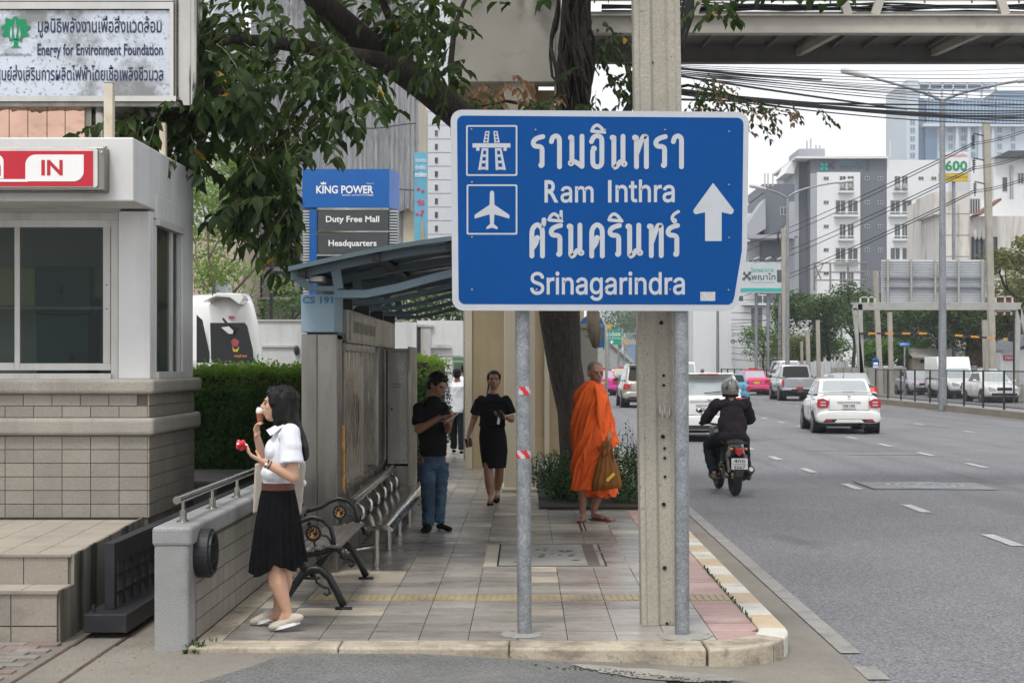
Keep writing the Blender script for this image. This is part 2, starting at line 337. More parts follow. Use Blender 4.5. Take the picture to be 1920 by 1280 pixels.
M_ice = mk('ice_cream', (.72, .69, .64), .6, var=.05, scale=40, bump=.5, bscale=70)
M_wrap = mk('red_wrapper', (.55, .02, .04), .3, var=.1, scale=30)
# ------------------------------------------------------------------ text
def text_mesh(s, off=0.0, res=3):
    c = bpy.data.curves.new('lettering', 'FONT'); c.body = s; c.resolution_u = res; c.offset = off; c.fill_mode = 'BOTH'
    if FNT and s in ('am', 'nthra', 'Srinagarindra'): c.font = FNT
    o = bpy.data.objects.new('lettering', c); COL.objects.link(o)
    dg = bpy.context.evaluated_depsgraph_get(); dg.update()
    me = bpy.data.meshes.new_from_object(o.evaluated_get(dg)); bpy.data.objects.remove(o); bpy.data.curves.remove(c)
    return [v.co.copy() for v in me.vertices], [tuple(p.vertices) for p in me.polygons]
def text(s, x0, x1, z0, z1, y, mat, parent, off=0.0, res=3, name='lettering', shear=0, fn=None):
    """lettering fitted to a rectangle of the plane Y = y (or through fn(u, v) -> point), facing -Y"""
    vs, fs = text_mesh(s, off, res)
    if not vs: return None
    ax = min(v.x for v in vs); bx = max(v.x for v in vs); ay = min(v.y for v in vs); by = max(v.y for v in vs)
    par_ = list(range(len(vs)))
    def find(i):
        while par_[i] != i: par_[i] = par_[par_[i]]; i = par_[i]
        return i
    for f in fs:
        for k in f[1:]: par_[find(k)] = find(f[0])
    ids_ = {}
    isl = [ids_.setdefault(find(i), len(ids_)) for i in range(len(vs))] if s.isascii() else [0]*len(vs)
    g = G(); out = []
    for vi, v in enumerate(vs):
        u = (v.x-ax)/max(bx-ax, 1e-6); t = (v.y-ay)/max(by-ay, 1e-6)
        out.append(fn(u, t) if fn else (x0+u*(x1-x0), y-.0003*(isl[vi] % 4), z0+t*(z1-z0)))
    g.add(out, fs)
    return obj(name, g.mesh(name, False), mat, parent)
def textpx(s, px0, px1, py0, py1, Y, mat, parent, off=0.0, res=3): return text(s, X(px0, Y), X(px1, Y), Z(py1, Y), Z(py0, Y), Y, mat, parent, off, res)
def flat(poly, y, mat, parent, name, d=.003):
    g = G(); g.prism(poly, 'y', y-d, y)
    return obj(name, g, mat, parent)
def rrect(x0, x1, z0, z1, r, n=5, corners=(1, 1, 1, 1)):
    P = []
    for (cx, cz, a, on, ex, ez) in ((x1-r, z1-r, 0, corners[0], x1, z1), (x0+r, z1-r, 90, corners[1], x0, z1), (x0+r, z0+r, 180, corners[2], x0, z0), (x1-r, z0+r, 270, corners[3], x1, z0)):
        if on:
            for i in range(n+1): P.append((cx+r*math.cos(R(a+90*i/n)), cz+r*math.sin(R(a+90*i/n))))
        else: P.append((ex, ez))
    return P
# ================================================================== ground, road, pavement
RZ = -.125
g = G(); g.box(-1500, 1500, -20, 3000, -.5, -.30); struct('ground', g, M_ground)
g = G(); n = 60
g.add([(1.0, 2, RZ), (32, 2, RZ), (32, 900, RZ), (1.0, 900, RZ)], [(0, 1, 2, 3)]); road = struct('road', g, M_asph)
g = G(); g.add([(-60, 2, -.29), (1.2, 2, -.29), (1.2, 8.9, -.29), (-60, 8.9, -.29)], [(0, 1, 2, 3)])
# front driveway: rises to the left
def dz(x): return -.125 if x > 1.5 else (-.04 if x < -.6 else -.125+(.085)*(1.5-x)/2.1)
xs = [-9, -4.2, -3, -2.2, -1.4, -.6, 0, .5, 1, 1.5, 1.9]
g = G()
for i in range(len(xs)-1):
    a, b = xs[i], xs[i+1]
    g.add([(a, 2, dz(a)+.009), (b, 2, dz(b)+.009), (b, 8.95, dz(b)+.009), (a, 8.95, dz(a)+.009)], [(0, 1, 2, 3)])
g.add([(-9, 8.95, -.036), (-2.0, 8.95, -.036), (-2.0, 30, -.036), (-9, 30, -.036)], [(0, 1, 2, 3)])
drive = struct('driveway', g, M_gut)
# asphalt patch with a ragged outline on the driveway
def ragged(poly, amp, seed, sub=7):
    rnd = random.Random(seed); out = []
    for i in range(len(poly)):
        a = Vector(poly[i]); b = Vector(poly[(i+1) % len(poly)])
        for k in range(sub):
            p = a.lerp(b, k/sub); out.append((p.x+rnd.uniform(-amp, amp), p.y+rnd.uniform(-amp, amp)))
    return out
def sheet(poly, z, mat, name, parent=None, zf=None):
    g = G(); me = [(p[0], p[1], (zf(p[0]) if zf else 0)+z) for p in poly]
    g.add(me, [tuple(range(len(me)))])
    bm = bmesh.new(); vs = [bm.verts.new(v) for v in g.v]; bm.faces.new(vs); bmesh.ops.triangulate(bm, faces=bm.faces)
    bmesh.ops.recalc_face_normals(bm, faces=bm.faces)
    for f in bm.faces:
        if f.normal.z < 0: f.normal_flip()
    m = bpy.data.meshes.new(name); bm.to_mesh(m); bm.free()
    return obj(name, m, mat, parent)
ap = ragged([(-1.95, 7.2), (-1.45, 8.55), (-1.2, 8.68), (.55, 8.56), (.42, 8.42), (.75, 8.2), (.95, 7.2)], .02, 3, 6)
g = G()
for i in range(len(xs)-1): pass
q = sheet(ap, .020, M_asph2, 'asphalt_patch', zf=lambda x: dz(x)+.0); q['kind'] = 'structure'
q = sheet(ragged([(.25, 8.50), (.9, 8.44), (1.25, 8.28), (.9, 8.12), (.45, 8.3)], .035, 5, 6), .026, M_conc, 'concrete_patch', zf=dz); q['kind'] = 'structure'
# loose rubble beside the patch
g = G(); rnd = random.Random(4)
for i in range(420):
    x = rnd.gauss(.68, .22); y = 8.28-(x-.68)*.28+rnd.gauss(0, .035); s = rnd.uniform(.003, .012)
    g.ell((x, y, dz(x)+.02+s*.3), (s, s*rnd.uniform(.6, 1), s*.6), 5, 3, Matrix.Rotation(rnd.uniform(0, 3), 3, 'Z'))
struct('rubble', g, M_mortar)
# gutter and painted edge
g = G(); g.add([(1.0, 2, RZ+.004), (1.93, 2, RZ+.004), (1.93, 70, RZ+.004), (1.0, 70, RZ+.004)], [(0, 1, 2, 3)]); struct('gutter', g, M_gut)
mark = G(); RM = RZ+.008
def rect(g, x0, x1, y0, y1, z): g.add([(x0, y0, z), (x1, y0, z), (x1, y1, z), (x0, y1, z)], [(0, 1, 2, 3)])
pm = setp(bpy.data.objects.new('road_markings', None), kind='structure'); COL.objects.link(pm)
M_edge = mk('worn_edge_paint', (.26, .25, .235), .7, var=.12, scale=4, bump=.25, bscale=90, fine=.2, dirt=[((.14, .135, .13), .7, 5, (1, 1, 1), .5, .72)])
g = G(); rect(g, 1.94, 2.065, 9.19, 70, RM); obj('edge_line', g, M_edge, pm)
g = G(); rect(g, 1.93, 2.06, 8.42, 8.78, RM); obj('edge_dash', g, M_edge, pm)
dm = G(); rect(dm, -.06, .06, 0, 1.0, 0); dme = dm.mesh('lane_dash'); dme.materials.append(M_paint)
def dash(x, y, L=1, wd=1):
    o = bpy.data.objects.new('lane_dash', dme); COL.objects.link(o); o.parent = pm; o.location = (x, y, RM); o.scale = (wd, L, 1)
# lane line nearest: x drifts with the curve of the road
for k in range(26):
    y = 14.65+3.36*(k-1)
    if y < 10: continue
    x = 4.82 if y < 24 else 4.82+ (y-24)*.012
    dash(4.78+(.06 if k < 3 else 0), y, 1, 1.15)
for k in range(40):
    y = 19.2+3.36*k
    dash(8.0, y, 1.15, 1.05)
for k in range(34):
    y = 24.5+3.36*k*1.5
    if k % 1 == 0: dash(11.9, y, 1, 1.0)
g = G(); rect(g, 16.08, 16.22, 30, 110, RM)
obj('median_edge_line', g, mk('faded_yellow_paint', (.36, .27, .2), .7, var=.2, scale=3), pm)
# square plate with round manhole in the road
mh = setp(bpy.data.objects.new('road_manhole', None), kind='structure'); COL.objects.link(mh)
g = G(); g.add([(5.02, 21.5, RM), (6.72, 21.3, RM), (6.82, 22.6, RM), (5.02, 22.75, RM)], [(0, 1, 2, 3)]); obj('plate', g, mk('manhole_surround', (.21, .21, .205), .8, var=.15, scale=3, bump=.6, bscale=60, fine=.3), mh)
g = G()
for rr in (.52, .40, .28, .14):
    rings = [[(5.9+math.cos(2*PI*k/32)*(rr+d)*1.05, 22.05+math.sin(2*PI*k/32)*(rr+d), RM+z) for k in range(32)] for d, z in ((.03, .002), (.02, .012), (-.02, .012), (-.03, .002))]
    g.loft(rings, False)
obj('cover', g, M_galv, mh)
g = G()
for x0, x1, y0, y1 in ((5, 6.85, 21.27, 21.3), (5, 6.85, 22.75, 22.78), (4.98, 5.01, 21.3, 22.76)): rect(g, x0, x1, y0, y1, RM+.002)
obj('joint', g, M_mortar, mh)
g = G(); rect(g, 6.4, 7.9, 29.6, 29.75, RM); rect(g, 5.9, 8.3, 31.2, 31.3, RM); struct('road_seam', g, M_edge)
# ---- pavement
pav = struct('pavement', G().box(-1.98, 1.48, 8.9, 62, -.30, -.012), M_mortar)
def tile_mesh(wx, wy, name, mats, t=.012, ridges=0):
    g = G(); g.box(-wx/2, wx/2, -wy/2, wy/2, -t, 0)
    for k in range(ridges):
        x = -wx/2+(k+.5)*wx/ridges; g.box(x-.016, x+.016, -wy/2+.02, wy/2-.02, 0, .005)
    me = g.mesh(name)
    for m in mats: me.materials.append(m)
    return me
T = .30; GAP = .005
tm = tile_mesh(T-GAP, T-GAP, 'tile', [M_tile]); tm2 = tile_mesh(T-GAP, T-GAP, 'tile', [M_tile2]); tmp_ = tile_mesh(T-GAP, T-GAP, 'tile', [M_tilep])
tmt = tile_mesh(T-GAP, T-GAP, 'tactile_tile', [M_tact], ridges=6)
obj('edge_strip', G().box(-1.98, -1.822, 8.97, 62, -.012, -.002), M_kerbf, pav)
rnd = random.Random(11); nt_ = 0
cols = [1.305-T*i for i in range(11)]
rest = {0: G(), 1: G(), 2: G()}
def inner_y(x):  # front edge of the paving follows the rounded kerb
    y = 8.97
    if x > 1.05: y = 9.37-math.sqrt(max(.4**2-(x-1.05)**2, 0))
    return y
for r_ in range(170):
    yc = 8.97+T*(r_+.5)
    for i, xc in enumerate(cols):
        if yc < 9.5 and i == 0: continue
        if -.22 < xc < .70 and 12.3 < yc < 13.8: continue
        if .15 < xc < 1.5 and 17.1 < yc < 24: continue
        kind = 2 if i == 0 else (1 if rnd.random() < .06 or (15.0 < yc < 15.6 and i in (2, 3, 4)) or (11.4 < yc < 12.0 and i in (8, 9)) else 0)
        wx = T
        if i == 10: wx = .27; xc = xc+.015
        if nt_ < 292 or (r_ == 5):
            me = tmt if r_ == 5 and xc > -1.5 else {0: tm, 1: tm2, 2: tmp_}[kind]
            o = bpy.data.objects.new(me.name.split('.')[0], me); COL.objects.link(o); o.parent = pav
            o.location = (xc, yc, rnd.uniform(-.0015, .0015)); o.rotation_euler = (rnd.uniform(-.004, .004), rnd.uniform(-.004, .004), 0)
            if wx != T: o.scale = (wx/T, 1, 1)
            nt_ += 1
        else:
            h = T/2-GAP/2; rest[kind].box(xc-h*wx/T, xc+h*wx/T, yc-h, yc+h, -.012, rnd.uniform(-.0015, .0015))
for k, m_ in ((0, M_tile), (1, M_tile2), (2, M_tilep)): obj('tile_field', rest[k], m_, pav, kind='stuff')
# cut front corner tiles in the pink column
for y0, y1 in ((9.0, 9.27), (9.275, 9.57)):
    pl = [(1.158, max(y0, inner_y(1.158)))]
    for k in range(7):
        x = 1.158+(1.452-1.158)*k/6; pl.append((x, min(max(y0, inner_y(x)), y1-.002)))
    pl += [(1.452, y1-.004), (1.158, y1-.004)]
    g = G(); g.prism(pl, 'z', -.012, 0); obj('tile', g, M_tilep, pav)
# pavement manhole
g = G(); g.box(-.40, .90, 12.22, 13.92, -.012, -.0025); obj('cover_surround', g, M_tile2, pav)
g = G(); g.box(-.22, .66, 12.32, 13.78, -.012, .001); cov = obj('inspection_cover', g, M_conc, pav)
g = G()
for a in ((-.235, -.22, 12.3, 13.8), (.66, .675, 12.3, 13.8), (-.235, .675, 12.3, 12.32), (-.235, .675, 13.78, 13.8)): g.box(a[0], a[1], a[2], a[3], -.012, .0015)
obj('cover_gap', g, M_hole, cov)
g = G(); rnd = random.Random(2)
for i in range(16): x = rnd.uniform(-.1, .45); y = rnd.uniform(12.5, 13.5); g.ell((x, y, .0015), (rnd.uniform(.01, .05), rnd.uniform(.01, .05), .0015), 7, 3)
obj('cover_stains', g, M_mortar, cov, kind='stuff')
g = G(); g.box(.52, .62, 12.35, 13.75, .001, .004); obj('cover_bar', g, mk('dark_bar', (.12, .09, .075), .7), cov)
g = G(); g.box(.56, .575, 14.9, 15.9, .0005, .003); g.box(.60, .615, 14.9, 15.9, .0005, .003); struct('slot_drain', g, M_hole)
# mortar collars at the bases of the posts
def disc(name, cx, cy, r, z, mat, seed):
    rr = random.Random(seed); g = G(); n = 28
    o_ = [(cx+math.cos(2*PI*k/n)*r*rr.uniform(.8, 1.15), cy+math.sin(2*PI*k/n)*r*rr.uniform(.8, 1.15)) for k in range(n)]
    g.add([(cx, cy, z+.012)]+[(a, b, z) for a, b in o_], [(0, k+1, (k+1) % n+1) for k in range(n)])
    return struct(name, g, mat, smooth=True)
disc('mortar_collar', -.03, 9.17, .14, .003, M_conc, 1); disc('mortar_collar', .97, 9.13, .17, .003, M_conc, 2)
# ---- kerb stones
kerb = setp(bpy.data.objects.new('kerb', None), kind='structure'); COL.objects.link(kerb)
def kstone(poly, mat, z1=.0, z0=-.30, b=.012):
    g = G(); g.prism(poly, 'z', z0, z1); return obj('kerb_stone', g, mat, kerb, bevel=b)
yk = 9.42; k = 0
while yk < 61:
    L = .48; kstone([(1.462, yk+.003), (1.642, yk+.003), (1.642, yk+L-.003), (1.462, yk+L-.003)], M_kerbw if k % 2 else M_kerby, z1=.002, b=.01 if yk < 25 else 0); yk += L; k += 1
# corner: curved stones
def arc(r, a): return (1.06+r*math.cos(R(a)), 9.40+r*math.sin(R(a))*1.0)
ro = .58; ri = .40
def oarc(a): return (1.06+ro*math.cos(R(a)), 9.40+ (ro+.14)*math.sin(R(a)))
def iarc(a): return (1.06+ri*math.cos(R(a)), 9.40+ (ri+.02)*math.sin(R(a)))
def corner(a0, a1, mat, mname='kerb_stone'):
    n = 8; P = [oarc(a0+(a1-a0)*i/n) for i in range(n+1)]+[iarc(a1+(a0-a1)*i/n) for i in range(n+1)]
    return kstone(P, mat, .003, -.30, .014)
corner(0, -28, M_kerbw); corner(-28.6, -89.4, M_kerbf)
xk = 1.055; kk = 0
for L in (1.15, 1.0, 1.0):
    x0 = max(xk-L, -1.98)
    yf = lambda x: 8.68+(1.06-x)*.023
    kstone([(xk-.003, yf(xk)), (xk-.003, 8.965), (x0+.003, 8.965), (x0+.003, yf(x0))], M_kerbf, .003)
    xk = x0
# weeds in joints and along the kerb
g = G(); rnd = random.Random(8)
for i in range(170):
    if i < 110: y = rnd.uniform(9.6, 12.2); x = 1.458+rnd.gauss(0, .004); z = 0
    else: x = rnd.gauss(-1.93, .04); y = 8.7+abs(rnd.gauss(0, .12)); z = -.03 if y < 8.75 else 0
    a = rnd.uniform(0, 6.28); h = rnd.uniform(.008, .03); d = Vector((math.cos(a)*.012, math.sin(a)*.012, h))
    s = Vector((-math.sin(a)*.005, math.cos(a)*.005, 0)); p = Vector((x, y, z)); g.quad(p-s, p+s, p+s+d, p-s+d)
q = obj('weeds', g, M_leafs); setp(q, 'tiny green weeds growing in the kerb joints and by the low wall', 'weeds', kind='stuff')
# fallen leaves and litter bits
g = G(); rnd = random.Random(21)
for i in range(230):
    if i < 120: x = rnd.uniform(-3.0, -1.9); y = 8.2+(x+3)*.7+rnd.gauss(0, .35); z = dz(x)+.012
    elif i < 150: x = rnd.uniform(-1.9, 1); y = 8.66+rnd.gauss(0, .03); z = dz(x)+.022
    else: x = rnd.uniform(-1.9, 1.4); y = rnd.uniform(9.1, 22); z = .006
    a = rnd.uniform(0, 6.28); s = rnd.uniform(.005, .013); u = Vector((math.cos(a), math.sin(a), rnd.uniform(-.1, .3)))*s; v = Vector((-math.sin(a), math.cos(a), 0))*s*.6; p = Vector((x, y, z))
    g.quad(p-u, p-v, p+u, p+v)
q = obj('fallen_leaves', g, M_leafy); setp(q, 'small yellow and orange fallen leaves scattered over the paving', 'fallen leaves', kind='stuff')
# pavers at bottom left
pv = setp(bpy.data.objects.new('brick_paving', None), kind='structure'); COL.objects.link(pv)
pv_b = obj('bedding', G().box(-4.4, -2.92, 7.6, 9.03, -.1, -.028), M_mortar, pv)
M_pv = mk('grey_paver', (.20, .18, .16), .7, var=.2, scale=3, bump=.3, bscale=80, rnd=.2, fine=.15); M_pvr = mk('reddish_paver', (.21, .15, .135), .7, var=.2, scale=3, bump=.3, bscale=80, rnd=.2, fine=.15)
pme = [G().box(-.098, .098, -.048, .048, -.03, 0).mesh('paver') for _ in (0, 1)]
pme[0].materials.append(M_pv); pme[1].materials.append(M_pvr); rnd = random.Random(5)
for i in range(14):
    for j in range(8):
        y = 7.68+i*.1; x = -4.2+j*.2+(i % 2)*.1
        if x > -2.88: continue
        o = bpy.data.objects.new('paver', pme[rnd.random() < .3]); COL.objects.link(o); o.parent = pv; o.location = (x, y, -.022+rnd.uniform(-.002, .002))
        o.rotation_euler = (rnd.uniform(-.01, .01), rnd.uniform(-.01, .01), rnd.uniform(-.01, .01))
# two rusty gate rails set in the concrete
g = G()
for x in (-2.72, -2.47): g.beam((x-.0, 7.4, dz(x)+.006), (x, 14, -.03), .022, .012)
q = struct('gate_rails', g, mk('rusty_rail', (.10, .065, .045), .7, .3, var=.3, scale=8))
g = G(); rnd = random.Random(3)
for x, y0, y1 in ((-2.2, 7.5, 8.75), (-2.85, 7.6, 9.0)): g.beam((x, y0, dz(x)+.005), (x+.02, y1, -.034), .012, .004)
g.beam((-2.15, 8.52, -.034), (-1.4, 8.5, -.034), .01, .004)
struct('concrete_joints', g, M_hole)
# ================================================================== guard booth, steps, wall, gate
BY = 11.63; BX = -2.93
def tiles(parent, n0, n1, w, h, place, mat, thick=.012, gap=.006, names='tile', skip=None):
    """place(i, j, cut) -> (centre, rotation matrix) of a tile lying in local x/z, facing -y"""
    me = G().box(-w/2+gap/2, w/2-gap/2, 0, thick, -h/2+gap/2, h/2-gap/2).mesh(names); me.materials.append(mat)
    for i in range(n0):
        for j in range(n1):
            c, rz = place(i, j)
            if c is None: continue
            o = bpy.data.objects.new(names, me); COL.objects.link(o); o.parent = parent
            o.matrix_parent_inverse = base_inv(parent); o.location = c; o.rotation_euler = (0, 0, rz)
booth = thing('guard_booth', 'white rendered guard booth with sliding window on a beige tiled plinth', 'guard booth', (-4, 12.4, .46))
g = G(); g.box(-6.5, BX-.012, BY+.012, 13.25, .3, 1.45); obj('plinth', g, M_grout, booth)
rows = [.466+.106*i for i in range(6)]
tiles(booth, 8, 6, .222, .106, lambda i, j: ((BX-.012-.111-.222*i-(0 if j % 2 else .0), BY, .466+.053+.106*j), 0), M_btile)
tiles(booth, 8, 2, .222, .09, lambda i, j: ((BX-.012-.111-.222*i-(.08 if j else 0), BY, 1.245+.045+.09*j), 0), M_btile)
tiles(booth, 15, 6, .106, .106, lambda i, j: ((BX, BY+.053+.106*i, .466+.053+.106*j), PI/2), M_btile)
tiles(booth, 15, 2, .106, .09, lambda i, j: ((BX, BY+.053+.106*i, 1.245+.045+.09*j), PI/2), M_btile)
for z0, z1, pr in ((1.105, 1.242, .045), (1.427, 1.545, .05)):
    g = G(); g.box(-6.5, BX+pr, BY-pr, 13.3, z0, z1); obj('stone_band', g, M_gran2, booth, bevel=.03, seg=3)
# walls above
wY = 11.72
g = G()
g.box(X(222, wY), -2.945, wY, 11.84, 1.545, 2.86)      # front right pier
g.box(-2.99, -2.92, 12.72, 13.12, 1.545, 2.95); g.box(-2.985, -2.922, 11.84, 12.72, 2.80, 3.0)
g.box(-6.5, X(222, wY), 11.78, 11.9, 2.74, 2.95)
g.box(-6.5, -2.95, 13.0, 13.1, 1.545, 3.0)
g.box(-6.5, -6.4, 11.8, 13.0, 1.545, 3)
obj('wall', g, M_white, booth, bevel=.006)
# roof block with its return
g = G(); zt = 3.36; zb = 2.88
g.prism([(-6.5, 11.2), (-2.94, 11.2), (-2.915, 13.12), (-6.5, 13.12)], 'z', zb, zt); obj('roof', g, M_white, booth, bevel=.012)
# main window
def P(px0, px1, py0, py1, Y, d, g, mi=0): g.box(X(px0, Y), X(px1, Y), Y, Y+d, Z(py1, Y), Z(py0, Y), mi)
Y = 11.76
fr = G()
P(-120, 222, 398, 412, Y, .10, fr); P(208, 222, 412, 712, Y, .10, fr); P(-120, 208, 700, 712, Y-.03, .13, fr)
win = obj('window', fr, M_offw, booth, bevel=.004)
fr = G(); Y2 = Y+.03
P(-120, 208, 412, 422, Y2, .05, fr); P(-120, 27, 680, 694, Y2+.02, .03, fr); P(27, 37, 422, 694, Y2, .03, fr); P(37, 208, 681, 694, Y2, .03, fr); P(193, 207, 422, 681, Y2, .03, fr)
obj('frame', fr, M_offw, win, bevel=.003)
g = G(); P(-120, 27, 422, 680, Y2+.03, .006, g); obj('pane', g, M_bglass, win)
g = G(); P(37, 193, 422, 681, Y2+.012, .006, g); obj('pane', g, M_bglass, win)
g = G(); g.cyl(at(200, 534, Y2-.002), at(200, 534, Y2+.005), .006, n=8); g.cyl(at(200, 579, Y2-.002), at(200, 579, Y2+.005), .006, n=8); obj('screw', g, M_hole, win)
# side window
fr = G(); sx = -2.925
def S(y0, y1, z0, z1, x0, x1, g): g.box(x0, x1, y0, y1, z0, z1)
S(11.84, 12.72, 2.76, 2.82, -2.97, -2.90, fr); S(11.84, 12.72, 1.545, 1.60, -2.97, -2.905, fr); S(11.84, 11.88, 1.6, 2.76, -2.97, -2.93, fr); S(12.40, 12.47, 1.6, 2.76, -2.975, -2.94, fr); S(12.66, 12.72, 1.6, 2.76, -2.97, -2.93, fr)
win2 = obj('window', fr, M_offw, booth, bevel=.003)
g = G(); g.box(-2.962, -2.957, 11.88, 12.66, 1.6, 2.76); obj('pane', g, M_bglass, win2)
# things inside, seen through the glass
Mi = mk('interior_wall', (.22, .23, .20), .8); Mt = mk('teal_cabinet', (.012, .05, .055), .45); My = mk('cream_panel', (.30, .28, .14), .6)
g = G(); g.box(-6.4, -3.0, 12.93, 12.98, 1.5, 2.9); g.box(-6.4, -2.99, 11.9, 12.95, 1.45, 1.50); obj('interior_wall', g, Mi, booth)
cb = G(); Yc = 12.6
P(66, 170, 500, 588, Yc, .35, cb); P(68, 166, 590, 700, Yc, .35, cb)
c1 = thing('metal_cabinet', 'dark teal metal cabinet seen through the booth window', 'cabinet', (X(117, Yc), Yc+.17, 1.5)); obj('body', cb, Mt, c1, bevel=.008)
g = G(); P(111, 118, 536, 552, Yc-.006, .006, g); P(131, 140, 662, 677, Yc-.006, .006, g); obj('handle', g, M_hole, c1)
g = G(); P(36, 66, 502, 574, Yc+.1, .1, g); P(-6, 26, 502, 574, Yc+.1, .1, g); P(168, 192, 502, 558, Yc+.1, .1, g)
q = obj('wall_panel', g, My, booth, bevel=.004)
g = G(); P(-60, 200, 575, 580, Yc-.1, .3, g); obj('shelf', g, Mi, booth)
# IN sign on the fascia
sg = thing('entrance_sign', 'red and white illuminated-box IN sign on the booth fascia', 'sign', (X(95, 11.1), 11.15, Z(355, 11.1)))
Ys = 11.06
g = G(); g.box(X(-140, Ys), X(196, Ys), Ys, 11.2, Z(358, Ys), Z(275, Ys)); obj('housing', g, M_steeld, sg, bevel=.01)
g = G(); g.prism(rrect(X(-140, Ys), X(184, Ys), Z(352, Ys), Z(279, Ys), .02), 'y', Ys-.02, Ys); obj('frame', g, mk('sign_frame_white', (.6, .6, .58), .4), sg)
g = G(); g.box(X(-140, Ys), X(176, Ys), Ys-.026, Ys-.02, Z(350, Ys), Z(284, Ys)); obj('red_face', g, M_red, sg)
flat(rrect(X(50, Ys), X(159, Ys), Z(341, Ys), Z(291, Ys), .075, 6, (0, 1, 0, 1)), Ys-.026, M_white2, sg, 'white_field')
flat(rrect(X(-110, Ys), X(9, Ys), Z(336, Ys), Z(291, Ys), .05, 6, (1, 1, 0, 0)), Ys-.026, M_white2, sg, 'white_field')
g = G(); P(-140, 52, 336, 341, Ys-.03, .004, g); obj('white_stripe', g, M_white2, sg)
text('IN', X(80, Ys), X(120, Ys), Z(330, Ys), Z(301, Ys), Ys-.031, M_red, sg, .028)
text('เข้า', X(-70, Ys), X(4, Ys), Z(331, Ys), Z(295, Ys), Ys-.031, M_red, sg, .03)
g = G(); g.tube([(X(190, Ys), Ys-.03, Z(284, Ys)), (X(194, Ys), Ys-.05, Z(290, Ys)), (X(193, Ys), Ys-.03, Z(287, Ys))], .008, 6); g.cyl(at(199, 276, 11.19), at(199, 276, 11.15), .008, n=8); g.cyl(at(198, 286, 11.19), at(198, 286, 11.15), .008, n=8); obj('clasp', g, M_steel, sg)
# two short posts on the roof
for i, (px, w_, pt, Y, lb) in enumerate(((205, 17, 158, 11.7, 'taller rusty white square post on the booth roof by its front edge'), (306, 12, 232, 12.5, 'shorter cream square post on the booth roof farther back'))):
    t = thing('roof_post', lb, 'post', (X(px, Y), Y, 3.36), group='square posts on the booth roof')
    h = w_/2/FPX*Y; g = G(); g.box(X(px, Y)-h, X(px, Y)+h, Y-h, Y+h, 3.36, Z(pt, Y))
    obj('post', g, mk('rusty_cream_paint', (.55, .50, .40), .7, var=.1, scale=4, dirt=[((.35, .18, .07), .7, 6, (1, 1, .4), .5, .72)]) if i == 0 else MATS['rusty_cream_paint'], t, bevel=.006)
    g = G(); g.box(X(px, Y)-h*.9, X(px, Y)+h*.9, Y-h*.9, Y+h*.9, Z(pt, Y), Z(pt, Y)+.008); obj('cap', g, M_steeld, t)
# ---- foundation sign board
fs = thing('foundation_sign_board', 'weathered silver foundation sign board with navy Thai and English lettering', 'sign board', (X(130, 12.6), 12.9, 3.36))
Yf = 12.5
g = G(); g.box(X(-260, Yf), X(368, Yf)-.1, Yf+.02, Yf+.7, Z(200, Yf), Z(-140, Yf)); obj('housing', g, M_steeld, fs, bevel=.01)
M_face = mk('weathered_sign_face', (.52, .56, .63), .35, .0, var=.1, scale=2, dirt=[((.17, .17, .165), .9, 1.6, (1, 1, 1), .50, .62), ((.22, .22, .22), .85, 28, (1, 1, 1), .56, .62)])
g = G(); P(-250, 318, 20, 180, Yf, .02, g); fc = obj('face', g, M_face, fs)
g = G(); P(-250, 325, 4, 17, Yf-.02, .03, g); P(-250, 330, 180, 190, Yf-.025, .04, g); P(318, 325, 17, 180, Yf-.02, .03, g); P(-250, 325, -3, 2, Yf-.01, .03, g); P(-250, 325, -140, -3, Yf-.01, .03, g); obj('frame', g, M_steelm, fs)
g = G(); x0 = X(325, Yf); x1 = X(368, Yf); rr = (x1-x0)/2; g.cyl(((x0+x1)/2, Yf+.08, Z(198, Yf)), ((x0+x1)/2, Yf+.08, Z(-140, Yf)), rr, n=32); obj('corner_column', g, M_steel, fs, smooth=True, shade=40)
Yt = Yf-.004
textpx('มูลนิธิพลังงานเพื่อสิ่งแวดล้อม', 71, 303, 30, 71, Yt, M_navy, fs, .012)
textpx('Energy for Environment Foundation', 70, 305, 82, 111, Yt, M_navy, fs, .018)
textpx('ศูนย์ส่งเสริมการผลิตไฟฟ้าโดยเชื้อเพลิงชีวมวล', -8, 306, 122, 160, Yt, M_navy, fs, .012)
textpx('มูลนิธิพลังงานเพื่อสิ่งแวดล้อม', 0, 59, 99, 107, Yt, M_navy, fs, .0)
# tree logo
pts = []; rnd = random.Random(2)
for k in range(44):
    a = 2*PI*k/44; rr = 1+.14*math.sin(a*9)+rnd.uniform(-.05, .05); pts.append((X(29+25*rr*math.cos(a), Yt), Z(55-22*rr*math.sin(a), Yt)))
flat(pts, Yt, M_green, fs, 'tree_logo', .002)
flat([(X(a, Yt), Z(b, Yt)) for a, b in ((26, 74), (26, 86), (20, 90), (40, 90), (34, 86), (33, 74))], Yt, M_green, fs, 'logo_trunk', .002)
for off in (0, 8, -8):
    fl = []
    for k in range(13):
        t = k/12; fl.append((29+off+(3.2-abs(off)*.1)*math.sin(PI*t)*(1-t*.4), 73-t*(36-abs(off)*1.6)))
    for k in range(12, -1, -1):
        t = k/12; fl.append((29+off-(3.2-abs(off)*.1)*math.sin(PI*t)*(1-t*.4)-.3, 73-t*(36-abs(off)*1.6)))
    flat([(X(a, Yt-.003), Z(b, Yt-.003)) for a, b in fl], Yt-.003, M_face, fs, 'logo_flame', .001)
